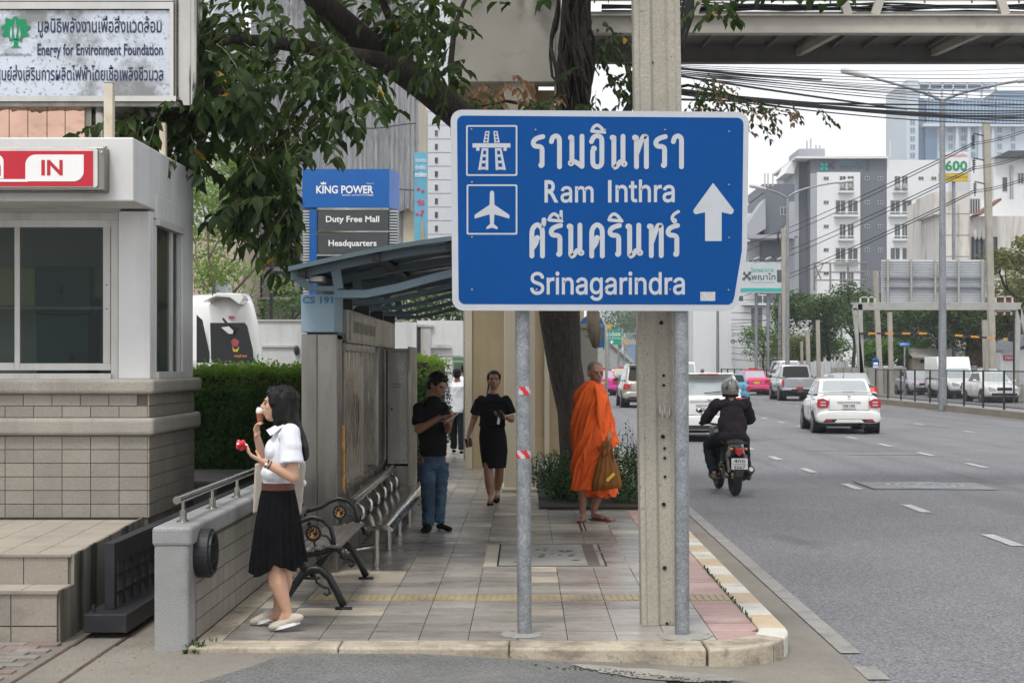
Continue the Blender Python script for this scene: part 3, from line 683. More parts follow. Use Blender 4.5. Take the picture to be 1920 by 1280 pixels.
# bronze panels under it, on the booth roof
Yb = 12.62; g = G()
bpn = [(-60, 17), (18, 52), (53, 88), (89, 122), (123, 159)]
for a, b in bpn:
    g = G(); g.box(X(a, Yb), X(b, Yb)-.003, Yb, Yb+.02, 3.36, Z(199, Yb)); obj('bronze_panel', g, M_bronze, fs)
g = G(); g.box(X(-60, Yb), X(170, Yb), Yb+.02, Yb+.5, 3.36, Z(199, Yb)); obj('base', g, M_steeld, fs)
g = G(); g.cyl((X(180, Yb), Yb+.12, 3.36), (X(180, Yb), Yb+.12, Z(199, Yb)), .07, n=20); obj('base_column', g, M_steel, fs, smooth=True, shade=40)
# ---- steps
st = thing('entrance_steps', 'beige tiled entrance steps and landing in front of the guard booth', 'steps', (-3.4, 10.3, -.04))
g = G()
g.prism([(-6.5, 9.065), (-2.835, 9.065), (-2.835, 9.35), (-6.5, 9.35)], 'z', -.2, .27)
g.prism([(-6.5, 9.355), (-2.845, 9.355), (-3.0, 11.6), (-6.5, 11.6)], 'z', -.2, .453)
obj('core', g, M_grout, st)
g = G(); g.prism([(-2.834, 9.066), (-2.825, 9.066), (-2.825, 9.35), (-2.834, 9.35)], 'z', -.2, .283); g.prism([(-2.844, 9.35), (-2.825, 9.35), (-2.98, 11.6), (-2.999, 11.6)], 'z', -.2, .466); g.prism([(-3.0, 11.6), (-2.98, 11.6), (-2.93, 13.3), (-2.95, 13.3)], 'z', -.2, .466); obj('side_wall', g, M_stain, st)
tiles(st, 7, 1, .28, .205, lambda i, j: ((-2.838-.14-.28*i, 9.05, .175), 0), M_stept)
tiles(st, 7, 1, .28, .12, lambda i, j: ((-2.838-.14-.28*i, 9.05, .01), 0), M_stept)
tiles(st, 7, 1, .28, .178, lambda i, j: ((-2.86-.14-.28*i, 9.345, .371), 0), M_stept)
me = G().box(-.112, .112, -.073, .073, -.012, 0).mesh('tread_tile'); me.materials.append(M_treadt)
for i in range(7):
    for j in range(2):
        o = bpy.data.objects.new('tread_tile', me); COL.objects.link(o); o.parent = st; o.matrix_parent_inverse = base_inv(st); o.location = (-2.838-.115-.23*i, 9.12+.15*j, .284)
for j in range(14):
    yy = 9.42+.15*j
    for i in range(7):
        xx = -2.96-.23*i-(yy-9.42)*.068
        o = bpy.data.objects.new('tread_tile', me); COL.objects.link(o); o.parent = st; o.matrix_parent_inverse = base_inv(st); o.location = (xx, yy, .467)
g = G(); g.box(-6.5, -2.83, 9.035, 9.062, .268, .286); g.box(-6.5, -2.84, 9.332, 9.356, .455, .469); obj('nosing', g, M_stept, st)
# ---- low wall with granite cap and handrail
lw = thing('low_wall', 'granite-capped low wall faced with small beige tiles beside the bench', 'wall', (-2.08, 11, 0))
g = G(); g.box(-2.18, -2.045, 9.02, 14.4, -.2, .60); g.box(-2.045, -1.992, 9.0, 14.4, -.2, .575); obj('core', g, M_grout, lw)
g = G(); g.box(-2.19, -1.985, 8.80, 9.0, -.2, .60); obj('end_pier', g, M_granite, lw, bevel=.02, seg=3)
g = G(); g.box(-2.20, -1.965, 8.79, 14.4, .585, .70); obj('cap', g, M_granite, lw, bevel=.022, seg=3)
tiles(lw, 27, 5, .2, .112, lambda i, j: ((-1.98, 9.0+.1+.2*i, .005+.056+.112*j) if i < 27 else (None, 0), PI/2), M_btile, thick=.012)
# round caged lamp
lmp = thing('bulkhead_lamp', 'round black caged bulkhead lamp on the low wall end', 'lamp', (-1.965, 8.92, .48))
def ringx(x0, x1, cy, cz, r0, r1, n=32):
    rings = []
    for x, r in ((x0, r0), (x1, r0), (x1, r1), (x0, r1)): rings.append([(x, cy+r*math.cos(2*PI*k/n), cz+r*math.sin(2*PI*k/n)) for k in range(n)])
    g = G(); vs = [p for r in rings for p in r]; fs = []
    for i in range(4):
        for k in range(n): fs.append((i*n+k, i*n+(k+1) % n, ((i+1) % 4)*n+(k+1) % n, ((i+1) % 4)*n+k))
    return g.add(vs, fs)
cy, cz = 9.06, .515
obj('housing', ringx(-1.985, -1.90, cy, cz, .15, .115), M_gate, lmp, bevel=.006)
g = G(); g.cyl((-1.985, cy, cz), (-1.955, cy, cz), .116, n=28); obj('back', g, M_gate, lmp)
g = G(); g.ell((-1.955, cy, cz), (.05, .108, .108), 20, 10); obj('diffuser', g, mk('opal_diffuser', (.62, .62, .58), .3), lmp, smooth=True)
g = G()
for dy in (-.055, .055): g.beam((-1.893, cy+dy, cz-.12), (-1.893, cy+dy, cz+.12), .012, .008)
for dz_ in (-.055, .055): g.beam((-1.893, cy-.12, cz+dz_), (-1.893, cy+.12, cz+dz_), .012, .008)
obj('cage', g, M_gate, lmp)
obj('cage_ring', ringx(-1.90, -1.885, cy, cz, .128, .113), M_gate, lmp)
# handrail
hr = thing('handrail', 'polished stainless handrail on short posts along the low wall', 'handrail', (-2.08, 11, .7))
g = G(); g.cyl((-2.085, 8.93, .845), (-2.085, 14.3, .845), .024, n=20); obj('rail', g, M_steel, hr, smooth=True, shade=40)
for y in (9.1, 9.95, 10.8, 11.65, 12.5, 13.35, 14.2):
    g = G(); g.cyl((-2.085, y, .705), (-2.085, y, .77), .022, n=16); g.cyl((-2.085, y, .77), (-2.085, y, .83), .011, n=12); g.cyl((-2.085, y, .70), (-2.085, y, .71), .045, .028, n=20)
    obj('post', g, M_steel, hr, smooth=True, shade=40)
# ---- sliding gate
gt = thing('sliding_gate', 'black steel sliding gate with square grid standing behind the low wall', 'gate', (-2.6, 12, -.03))
g = G(); g.box(-2.73, -2.46, 9.22, 16, .0, .115); obj('base_beam', g, M_gate, gt, bevel=.006)
g = G(); g.box(-2.65, -2.585, 9.4, 9.46, .115, .535); obj('end_post', g, M_gate, gt, bevel=.004)
g = G(); g.box(-2.655, -2.58, 9.463, 16, .40, .535); obj('top_rail', g, M_gate, gt, bevel=.006)
for i in range(1, 30):
    y = 9.46+.2*i; g = G(); g.box(-2.635, -2.60, y, y+.06, .115, .40); obj('upright', g, M_gate, gt)
for z in (.2, .31):
    g = G(); g.box(-2.63, -2.605, 9.46, 16, z-.01, z+.01); obj('cross_bar', g, M_gate, gt)
g = G(); g.box(-2.70, -2.685, 9.3, 9.33, .115, .16); obj('stop', g, M_gate, gt)
for y in (9.9, 13):
    g = G(); g.cyl((-2.62, y, .0), (-2.58, y, .0), .035, n=16); obj('wheel', g, M_steeld, gt)
# dark coping behind the gate
g = G(); g.box(-3.4, -2.75, 13.32, 14.9, -.2, .62); q = obj('coping_block', g, mk('dark_stone', (.07, .068, .062), .8, var=.3, scale=3), bevel=.02)
setp(q, 'dark stained planter wall in front of the hedge', 'planter wall')
# ================================================================== bus shelter
SY0 = 11.9; SX = -1.50; SYE = 16.9
bs = thing('bus_shelter', 'stainless bus shelter with blue-grey steel roof and CS 191 box', 'bus shelter', (-1.4, 14.3, 0))
g = G(); g.box(-1.785, -1.66, SY0, SY0+.35, 0, 1.90); g.box(-1.658, SX, SY0-.004, SY0+.35, 0, 1.90); obj('column', g, M_steeld, bs, bevel=.006)
g = G(); g.box(-1.785, -1.50, 16.85, 17.15, 0, 1.86); obj('column', g, M_steeld, bs, bevel=.006)
g = G(); g.box(-1.785, -1.52, SY0-.02, SY0+.55, 1.915, 2.215); cs = obj('route_box', g, M_boxb, bs, bevel=.004)
Yt = SY0-.023
text('CS 191', X(567, Yt), X(624, Yt), Z(569, Yt), Z(556, Yt), Yt, M_txtb, cs, .025)
g = G(); g.box(-1.74, -1.50, SY0+.02, SY0+.5, 1.86, 1.915); obj('box_neck', g, M_gate, bs)
# lintel
g = G(); g.box(-1.76, SX+.02, SY0+.55, 16.95, 1.84, 2.12); ln = obj('lintel', g, M_steeld, bs, bevel=.005)
g = G(); g.box(SX+.021, SX+.026, 12.6, 16.8, 1.86, 2.1); obj('lintel_panel', g, M_steeld, bs)
rnd = random.Random(9); 
for i, y in enumerate([12.85+.13*k for k in range(14)]):
    g = G(); g.box(SX+.027, SX+.03, y, y+.05+.03*(i % 3), 1.93, 2.03); obj('raised_letter', g, mk('faded_letter', (.2, .18, .14), .6) if i == 0 else MATS['faded_letter'], ln)
# screen panels between columns (mirror steel) with frame
g = G(); g.box(-1.60, SX-.012, SY0+.35, 16.85, .60, 1.84); sc_ = obj('screen', g, M_steeld, bs)
nx = 4; ys = [12.32, 13.75, 15.15, 16.1]
for i in range(3):
    a = ys[i]+.03; b = ys[i+1]-.03; n = 14; g = G(); rows_ = 8; vs = []; fs = []
    for k in range(n+1):
        for j in range(rows_+1):
            t = k/n; u = j/rows_
            vs.append((SX-.008+.006*math.sin(t*7+i+u*2)*math.sin(u*PI), a+(b-a)*t, .64+1.16*u))
    for k in range(n):
        for j in range(rows_): q = k*(rows_+1)+j; fs.append((q, q+1, q+rows_+2, q+rows_+1))
    g.add(vs, fs); obj('mirror_panel', g, M_steelm if i < 2 else M_steeld, sc_, smooth=True)
g = G()
for y in ys: g.box(SX-.012, SX+.012, y-.03, y+.03, .60, 1.84)
g.box(SX-.012, SX+.016, 12.3, 16.2, .59, .64); g.box(SX-.012, SX+.03, 12.3, 14.6, 1.77, 1.83)
obj('frame', g, M_steeld, sc_, bevel=.003)
g = G(); g.box(-1.785, SX-.01, SY0+.35, 16.85, .02, .60); obj('lower_panel', g, M_steeld, bs, bevel=.004)
g = G(); g.box(SX-.008, SX+.013, 12.24, 12.30, .62, 1.16); ad = obj('advert_strip', g, mk('orange_advert', (.5, .22, .03), .5, var=.5, scale=9), bs)
g = G()
for k in range(8): g.box(SX+.013, SX+.015, 12.25, 12.29, .66+.06*k, .695+.06*k)
obj('advert_print', g, mk('yellow_print', (.6, .5, .06), .5), ad)
# cabinet at the far end
g = G(); cbn = (-1.52, -1.20, 15.95, 16.75, .56, 1.82)
g.box(X(692, 15.95), X(727, 15.95)-.01, 15.95, 16.8, .60, 1.83); g.box(X(727, 15.95), X(768, 15.95), 15.90, 16.8, .60, 1.83); cb_ = obj('cabinet', g, M_steeld, bs, bevel=.006)
g = G(); g.box(X(730, 15.89), X(763, 15.89), 15.885, 15.9, .64, 1.80); dr = obj('cabinet_door', g, M_steeld, bs, bevel=.004)
g = G(); g.cyl((X(733, 15.8), 15.87, Z(767, 15.8)), (X(733, 15.8), 15.885, Z(767, 15.8)), .012, n=12); obj('lock', g, M_hole, dr)
for z in (1.42, 1.45): 
    g = G(); g.box(X(737, 15.88), X(752, 15.88), 15.882, 15.886, z, z+.006); obj('vent_slot', g, M_hole, dr)
g = G(); g.box(X(765, 15.9), X(770, 15.9), 15.87, 16.85, .02, 1.85); g.box(-1.5, X(766, 15.9), 15.95, 16.8, .0, .58); obj('end_panel', g, M_steeld, bs, bevel=.003)
# roof: curved rafters
def topc(t):   # t 0..1 across, upper edge of rafter
    x = -1.80+2.35*t; z = 2.365+.27*math.sin(min(t*1.25, 1)*PI/2)-.05*max(t-.7, 0)**1
    return x, z
def lowc(t):
    x = -1.47+1.95*t
    if x < -1.18: z = 2.20
    else: z = 2.195+.17*min((x+1.18)/.62, 1)*1.0+max(0, (x+.56))*.22
    return x, z
for i, y in enumerate([11.5, 12.9, 14.3, 15.7, 17.1]):
    g = G(); n = 14
    P_ = [topc(k/n) for k in range(n+1)]
    for k in range(n): g.beam((P_[k][0], y, P_[k][1]), (P_[k+1][0], y, P_[k+1][1]), .07, .055, up=(0, 1, 0)) if False else g.prism([(P_[k][0], P_[k][1]-.06), (P_[k+1][0], P_[k+1][1]-.06), P_[k+1], P_[k]], 'y', y-.035, y+.035)
    Q = [lowc(k/8) for k in range(9)]; hh = .03 if i == 0 else .02
    for k in range(8): g.prism([(Q[k][0], Q[k][1]-hh), (Q[k+1][0], Q[k+1][1]-hh), (Q[k+1][0], Q[k+1][1]+hh), (Q[k][0], Q[k][1]+hh)], 'y', y-.03, y+.03)
    g.prism([(-1.80, 2.32), (-1.72, 2.34), (-1.60, 2.225), (-1.68, 2.225)], 'y', y-.03, y+.03)
    g.prism([(-1.50, 2.42), (-1.43, 2.44), (-1.40, 2.24), (-1.47, 2.24)], 'y', y-.029, y+.029)
    g.prism([(-1.68, 2.222), (-1.44, 2.222), (-1.44, 2.26), (-1.68, 2.26)], 'y', y-.028, y+.028)
    obj('rafter', g, M_roofb, bs)
    if i: g = G(); g.prism([(-1.74, 2.10), (-1.50, 2.10), (-1.50, 2.22), (-1.62, 2.22)], 'y', y+.035, y+.10); obj('bracket', g, M_gate, bs)
n = 16
for s in range(3):
    g = G(); y0 = 11.35+2.0*s; vs = []
    for k in range(n+1):
        x, z = topc(k/n); vs += [(x, y0+.01, z+.012), (x, y0+1.98, z+.012), (x, y0+1.98, z+.02), (x, y0+.01, z+.02)]
    g.loft([vs[4*k:4*k+4] for k in range(n+1)]); obj('roof_sheet', g, M_poly, bs, smooth=False)
for t in (.04, .28, .52, .76, .98):
    x, z = topc(t); g = G(); g.beam((x, 11.38, z-.03), (x, 17.25, z-.03), .06, .045); obj('purlin', g, M_roofb if t > .9 else M_gate, bs)
g = G(); g.prism([topc(k/n) for k in range(n+1)]+[(topc(k/n)[0], topc(k/n)[1]+.035) for k in range(n, -1, -1)], 'y', 11.33, 11.36); obj('edge_trim', g, M_roofb, bs)
g = G(); g.box(-1.68, -1.56, 11.55, 11.7, 2.29, 2.35); fl = obj('floodlight', g, M_steeld, bs, bevel=.01)
# ---- stainless bench
sb = thing('steel_bench', 'polished stainless steel bench with curved back posts inside the shelter', 'bench', (-1.24, 13.9, 0))
prof = [(-1.40, .375), (-1.33, .36), (-1.22, .365), (-1.14, .378), (-1.08, .375), (-1.045, .345), (-1.05, .325), (-1.09, .335), (-1.22, .335), (-1.33, .333), (-1.40, .345)]
g = G(); g.loft([[(x, y, z+.01) for x, z in prof] for y in (11.85, 12.5, 13.2, 14, 14.8, 15.9)]); obj('seat', g, M_steel, sb, smooth=True, shade=50)
g = G(); g.prism([(x, z+.01) for x, z in prof], 'y', 11.83, 11.849); obj('end_plate', g, M_steel, sb)
g = G(); g.tube([(-1.40, 12.0, .55), (-1.41, 15.9, .56)], .04, 14); obj('back_rail', g, M_steel, sb, smooth=True, shade=50)
for y in (12.3, 12.95, 13.6, 14.25, 14.9, 15.5):
    g = G(); g.tube([(-1.36, y, .37), (-1.335, y, .42), (-1.34, y, .47), (-1.39, y, .53)], .017, 10); obj('back_post', g, M_steel, sb, smooth=True)
for y in (12.2, 13.3, 14.4, 15.6):
    g = G(); g.cyl((-1.22, y, 0), (-1.22, y, .35), .028, n=16); obj('leg', g, M_steel, sb, smooth=True, shade=40)
g = G(); g.tube([(-1.46, 12.0, .16), (-1.22, 12.2, .17)], .022, 10); g.tube([(-1.22, 12.2, .30), (-1.22, 15.6, .30)], .02, 10); obj('brace', g, M_steel, sb, smooth=True)
# ---- ornate iron bench
def make_bench():
    b = thing('park_bench', 'black cast iron park bench with grey wooden slats behind the student', 'bench', (0, 0, 0))
    # local: x = depth (0 back .. .45 front), y = length
    L = 1.45
    for y in (0.03, L-.03):
        g = G()
        def T(pts, r, fl=1.6): g.tube([(x, y, z) for x, z in pts], r, 8, True, 0, fl)
        T([(.40, .395), (.36, .415), (.28, .40), (.15, .37), (.02, .365), (-.04, .40)], .016)
        T([(.42, 0.02), (.37, .12), (.31, .22), (.25, .265), (.19, .27), (.12, .235), (.03, .12), (-.04, .02)], .0175)
        T([(.14, .255), (.11, .31), (.06, .365)], .017)
        T([(.40, .395), (.42, .37), (.41, .34)], .018)
        g.box(.36, .48, y-.025, y+.025, 0, .014); g.box(-.09, .03, y-.025, y+.025, 0, .014)
        T([(-.04, .39), (-.085, .50), (-.12, .60), (-.165, .70), (-.20, .735), (-.235, .73)], .016)
        obj('end_frame', g, M_black, b, smooth=True, world=False)
        # armrest with scrolls
        g = G()
        T([(-.09, .52), (-.04, .535), (.04, .555), (.12, .60), (.19, .622), (.27, .605), (.325, .55), (.345, .48), (.345, .41)], .011)
        sp = [(.345-.075+.075*math.cos(a)*(1-a/9), .455+.075*math.sin(a)*(1-a/9)) for a in [k*.5 for k in range(-4, 11)]]
        g.tube([(x-.015, y, z-.015) for x, z in sp], .009, 6)
        sp2 = [(.245+.055*math.cos(a)*(1-a/14), .24+.10+.055*math.sin(a)) for a in [2.6+k*.45 for k in range(0, 9)]]
        g.tube([(x, y, z-.06) for x, z in [(.22, .36), (.205, .30), (.225, .24), (.27, .21), (.31, .20), (.32, .17), (.295, .155), (.275, .17)]], .010, 6)
        g.tube([(x, y, z-.06) for x, z in [(.22, .42), (.235, .40), (.26, .41), (.245, .435), (.225, .43)]], .010, 6)
        obj('armrest', g, M_black, b, smooth=True, world=False)
        cy0 = .555-.04; cx0 = .20
        g = G(); n = 24; rings = []
        for r_, yy in ((.058, y-.016), (.058, y+.016), (.044, y+.016), (.044, y-.016)): rings.append([(cx0+r_*math.cos(2*PI*k/n), yy, cy0+r_*math.sin(2*PI*k/n)) for k in range(n)])
        vs = [p for r in rings for p in r]; fs = [(i*n+k, i*n+(k+1) % n, ((i+1) % 4)*n+(k+1) % n, ((i+1) % 4)*n+k) for i in range(4) for k in range(n)]
        g.add(vs, fs); g.cyl((cx0, y-.004, cy0), (cx0, y+.004, cy0), .045, n=20)
        md = obj('medallion', g, M_black, b, world=False)
        g = G(); rn = random.Random(4)
        for k in range(11): a = 2*PI*k/11; g.ell((cx0+.035*math.cos(a), y-.007, cy0+.035*math.sin(a)), (.007, .004, .007), 6, 4)
        for k in range(9): g.ell((cx0+rn.uniform(-.016, .016), y-.008, cy0-.025+k*.006), (.009*(1-k/14), .004, .006), 6, 4)
        g.box(cx0-.022, cx0+.022, y-.011, y-.005, cy0-.033, cy0-.024)
        obj('emblem', g, M_gold, md, world=False)
    for i, (x, z) in enumerate([(.01, .375), (.085, .378), (.16, .388), (.235, .402), (.31, .418), (.37, .415)]):
        g = G(); g.box(x-.03, x+.03, 0, L, z, z+.02)
        obj('seat_slat', g, M_wood, b, bevel=.004, world=False)
        g = G()
        for y in (.03, L-.03): g.ell((x, y, z+.021), (.008, .008, .004), 8, 4)
        obj('screw', g, M_chrome, b, world=False)
    for i, (x, z) in enumerate([(-.06, .47), (-.09, .54), (-.12, .61), (-.155, .68)]):
        g = G(); g.beam((x, 0, z), (x, L, z), .02, .052, up=(-.35, 0, .94)); obj('back_slat', g, M_wood, b, bevel=.004, world=False)
        g = G(); g.ell((x+.012, .03, z), (.006, .007, .007), 8, 4); g.ell((x+.012, L-.03, z), (.006, .007, .007), 8, 4); obj('screw', g, M_chrome, b, world=False)
    return b
b1 = make_bench(); b1.location = (-1.62, 10.08, 0.002); b1['group'] = 'ornate iron benches along the wall'
b1.scale = (.93, 1.03, 1)
b2 = copy_tree(b1); relabel(b2, 'black ornate iron bench beyond the shelter, mostly hidden behind its far end'); b2.location = (-1.50, 18.1, .002)
# ================================================================== road sign and posts
SYN = 9.05
rs = thing('road_sign', 'large blue highway direction sign with white Thai and English lettering', 'road sign', (X(1120, SYN), SYN, Z(582, SYN)))
def sp(a, b): return (X(a, SYN), Z(b, SYN))
def cornered(l, t, r, b, rad, cut):
    P = []; 
    for k in range(7): a = R(90+90*k/6); P.append(sp(l+rad+rad*math.cos(a), t+rad-rad*math.sin(a)))
    for k in range(7): a = R(180+90*k/6); P.append(sp(l+3+rad+rad*math.cos(a), b-rad-rad*math.sin(a)))
    for q in cut: P.append(sp(*q))
    for k in range(7): a = R(0+90*k/6); P.append(sp(r-rad+rad*math.cos(a), t+4+rad-rad*math.sin(a)))
    return P
outer = cornered(845, 206, 1404, 582, 21, [(1362, 583), (1374, 580), (1383, 571), (1387, 552), (1392, 520), (1398, 490), (1401, 460)])
inner = cornered(857, 217, 1394, 570, 12, [(1366, 571), (1373, 567), (1377, 556), (1381, 530), (1386, 500), (1391, 470)])
def bend(o):   # the lower right corner is knocked back
    for v in o.data.vertices:
        u = v.co.x-X(1330, SYN); h = Z(470, SYN)-v.co.z
        if u > 0 and h > 0: v.co.y += .25*u*h/ .3
g = G(); g.prism(outer, 'y', SYN, SYN+.004); pnl = obj('panel', g, M_signw, rs)
q = flat(inner, SYN, M_blue, rs, 'blue_field', .0015)
YF = SYN-.0025; 
def spf(a, b): return (X(a, SYN), Z(b, SYN))
def hollow(x0, x1, y0, y1, t=3.0):
    for a in ((x0, x1, y0, y0+t), (x0, x1, y1-t, y1), (x0, x0+t, y0+t, y1-t), (x1-t, x1, y0+t, y1-t)):
        yield a
for (x0, x1, y0, y1) in ((874, 970, 235, 330), (875, 970, 346, 440)):
    o_ = rrect(X(x0, SYN), X(x1, SYN), Z(y1, SYN), Z(y0, SYN), .01, 4); i_ = rrect(X(x0+3, SYN), X(x1-3, SYN), Z(y1-3, SYN), Z(y0+3, SYN), .006, 4)
    g = G(); n = len(o_); g.add([(a, YF, b) for a, b in o_]+[(a, YF, b) for a, b in i_], [(k, (k+1) % n, n+(k+1) % n, n+k) for k in range(n)]); obj('icon_border', g.mesh('icon_border', False), M_signw, rs)
# motorway symbol
ic = G()
def poly(g, P, y=YF): g.add([(X(a, SYN), y, Z(b, SYN)) for a, b in P], [tuple(range(len(P)))])
poly(ic, [(886, 269), (957, 269), (957, 277), (886, 277)]); poly(ic, [(893, 277), (899, 277), (899, 283), (893, 283)]); poly(ic, [(944, 277), (950, 277), (950, 283), (944, 283)])
def leg(xa, xb, ya, yb, wa, wb):   # carriageway with dashes: two edge strips + cross pieces
    for s in (-1, 1):
        poly(ic, [(xa+s*wa, ya), (xa+s*wa*.42, ya), (xb+s*wb*.42, yb), (xb+s*wb, yb)])
    for k in range(4):
        t0 = k/3.5; t1 = t0+.12
        if t1 > 1: t1 = 1
        if t0 >= 1: continue
        f = lambda t: (xa+(xb-xa)*t, ya+(yb-ya)*t, wa+(wb-wa)*t)
        a = f(t0); b = f(t1); poly(ic, [(a[0]-a[2]*.5, a[1]), (a[0]+a[2]*.5, a[1]), (b[0]+b[2]*.5, b[1]), (b[0]-b[2]*.5, b[1])])
leg(914, 911, 246, 268, 3.8, 5); leg(929, 932, 246, 268, 3.8, 5); leg(909.5, 906, 278, 319, 6, 9.5); leg(934, 939, 278, 319, 6, 9.5)
obj('motorway_symbol', ic.mesh('motorway_symbol', False), M_signw, rs)
ic = G()
poly(ic, [(918.5, 362), (920, 358.5), (922.5, 357.5), (925, 358.5), (926.5, 362), (927, 384), (955, 403), (955, 410), (927, 402), (926, 420), (933, 426), (933, 430), (922, 427), (912, 430), (912, 426), (919, 420), (918, 402), (890, 410), (890, 403), (918, 384)])
obj('aeroplane_symbol', ic.mesh('aeroplane_symbol', False), M_signw, rs)
ic = G()
poly(ic, [(1337, 343), (1376, 394), (1374.5, 399), (1371, 402), (1353, 398), (1353, 452), (1322, 452), (1322, 398), (1304, 402), (1300.5, 399), (1300, 394)])
obj('arrow', ic.mesh('arrow', False), M_signw, rs)
GL = {'ร': ([[(.33, .95), (.20, .915), (.085, .85), (.045, .75), (.10, .665), (.24, .645), (.31, .55), (.31, .10)]], [(.285, .09)], []),
 'า': ([[(.02, .80), (.06, .92), (.16, .97), (.245, .91), (.265, .75), (.265, .04)]], [], []),
 'ม': ([[(.10, .92), (.10, .22)], [(.12, .22), (.25, .16), (.40, .05)], [(.405, .96), (.405, .05)]], [(.07, .92)], [(.075, .15)]),
 'อ': ([[(.03, .80), (.09, .92), (.20, .975), (.31, .93), (.345, .78), (.345, .22), (.30, .08), (.20, .04), (.10, .09), (.07, .22), (.07, .52)]], [(.105, .59)], []),
 'น': ([[(.11, .92), (.11, .05), (.30, .19)], [(.385, .96), (.385, .2)]], [(.07, .92)], [(.42, .13)]),
 'ท': ([[(.12, .92), (.12, .04)], [(.135, .45), (.24, .75), (.31, .92), (.38, .955), (.42, .86), (.42, .04)]], [(.075, .92)], []),
 'ค': ([[(.065, .03), (.065, .70), (.11, .88), (.22, .97), (.33, .91), (.385, .74), (.385, .03)], [(.215, .52), (.19, .42), (.09, .27)]], [(.225, .57)], []),
 'i': ([[(.03, 1.12), (.08, 1.23), (.18, 1.30), (.28, 1.25), (.36, 1.16), (.42, 1.08)], [(.04, 1.115), (.41, 1.085)]], [], []),
 '|': ([[(.42, 1.10), (.42, 1.37)]], [], []), '^': ([[(.09, 1.08), (.05, 1.18), (.11, 1.29), (.24, 1.37)]], [], [(.12, 1.09)]), '\'': ([[(.30, .93), (.41, .98), (.43, 1.12)]], [], [])}
def cr(P, m=5):
    if len(P) < 3: return [Vector(p) for p in P]
    Q = [Vector(P[0])]+[Vector(p) for p in P]+[Vector(P[-1])]; out = []
    for i in range(1, len(Q)-2):
        a, b_, c, d = Q[i-1:i+3]
        if (c-b_).length > .45: out.append(b_); continue
        for k in range(m): t = k/m; out.append(.5*((2*b_)+(c-a)*t+(2*a-5*b_+4*c-d)*t*t+(3*b_-a-3*c+d)*t**3))
    return out+[Q[-1]]
def stroke_text(seq, base):
    n_ = [0]
    for ch, zx in seq:
        st_, blobs, rings = GL[ch]; g = G(); n_[0] = 0; w_ = .048 if ch in 'i|^' else .073
        def pt(p, e): return (X(820+(zx+p[0]*189)/3.048, SYN), YF-.0004-.0003*e, Z(180+(base-p[1]*189)/3.048, SYN))
        def disc_(c, r, hole=0):
            n_[0] += 1; e = n_[0]; m = 20; o_ = [(c[0]+r*math.cos(2*PI*k/m), c[1]+r*math.sin(2*PI*k/m)) for k in range(m)]
            if hole: i_ = [(c[0]+hole*math.cos(2*PI*k/m), c[1]+hole*1.6*math.sin(2*PI*k/m)) for k in range(m)]; g.add([pt(q, e) for q in o_+i_], [(k, (k+1) % m, m+(k+1) % m, m+k) for k in range(m)])
            else: g.add([pt(q, e) for q in o_], [tuple(range(m))])
        for P in st_:
            P = cr(P); n_[0] += 1; e = n_[0]; L_, R_ = [], []
            for i, p in enumerate(P):
                d = (P[min(i+1, len(P)-1)]-P[max(i-1, 0)]).normalized(); nn = Vector((-d.y, d.x))*w_; L_.append(p+nn); R_.append(p-nn)
            m = len(P); g.add([pt(q, e) for q in L_+R_], [(i, i+1, m+i+1, m+i) for i in range(m-1)]); disc_(P[0], w_); disc_(P[-1], w_)
        for c in blobs: disc_(c, .088)
        for c in rings: disc_(c, .098 if ch != '^' else .08, .022)
        obj('letter', g.mesh('letter', False), M_signw, rs)
stroke_text([('ร', 540), ('า', 648), ('ม', 750), ('อ', 875), ('i', 877), ('น', 988), ('ท', 1115), ('ร', 1240), ('า', 1345)], 413)
stroke_text([('ค', 528), ("'", 528), ('ร', 642), ('i', 632), ('|', 628), ('น', 742), ('ค', 870), ('ร', 978), ('i', 975), ('น', 1078), ('ท', 1200), ('ร', 1310), ('^', 1332)], 920)
TX = [('am', 1051, 1113, 349, 380.5, .012), ('nthra', 1154, 1265, 337, 380, .012), ('Srinagarindra', 994, 1284, 509, 564, .012)]
fo_ = FNT; FNT = None; text('R', X(1021, SYN), X(1047, SYN), Z(380, SYN), Z(338, SYN), YF-.0005, M_signw, rs, .02, 4); FNT = fo_
g = G(); g.box(X(1140, SYN), X(1146.5, SYN), YF-.0015, YF, Z(380, SYN), Z(338, SYN)); obj('letter', g, M_signw, rs)
for s, a, b, c, d, of in TX:
    text(s, X(a, SYN), X(b, SYN), Z(d, SYN), Z(c, SYN), YF-.0005, M_signw, rs, of, 4)
g = G(); poly(g, [(1313, 547), (1341, 547), (1341, 564), (1313, 564)], YF-.0006); st_ = obj('sticker', g.mesh('sticker', False), mk('sticker_grey', (.42, .43, .44), .6, var=.2, scale=60), rs)
rv = [(884, 243), (885, 342), (885, 445), (885, 543), (1004, 244), (1006, 543), (1135, 244), (1135, 543), (1247, 244), (1256, 543), (1367, 247), (1367, 347), (1367, 446), (1366, 544)]
for a, b in rv:
    g = G(); g.ell((X(a, SYN), YF-.002, Z(b, SYN)), (.0065, .004, .0065), 10, 5); obj('rivet', g, M_galv, rs, smooth=True)
g = G()
for yy in (244, 345, 446, 543): g.box(X(862, SYN), X(1380, SYN), SYN+.005, SYN+.03, Z(yy+5, SYN), Z(yy-5, SYN))
obj('back_rail', g, M_galv, rs)
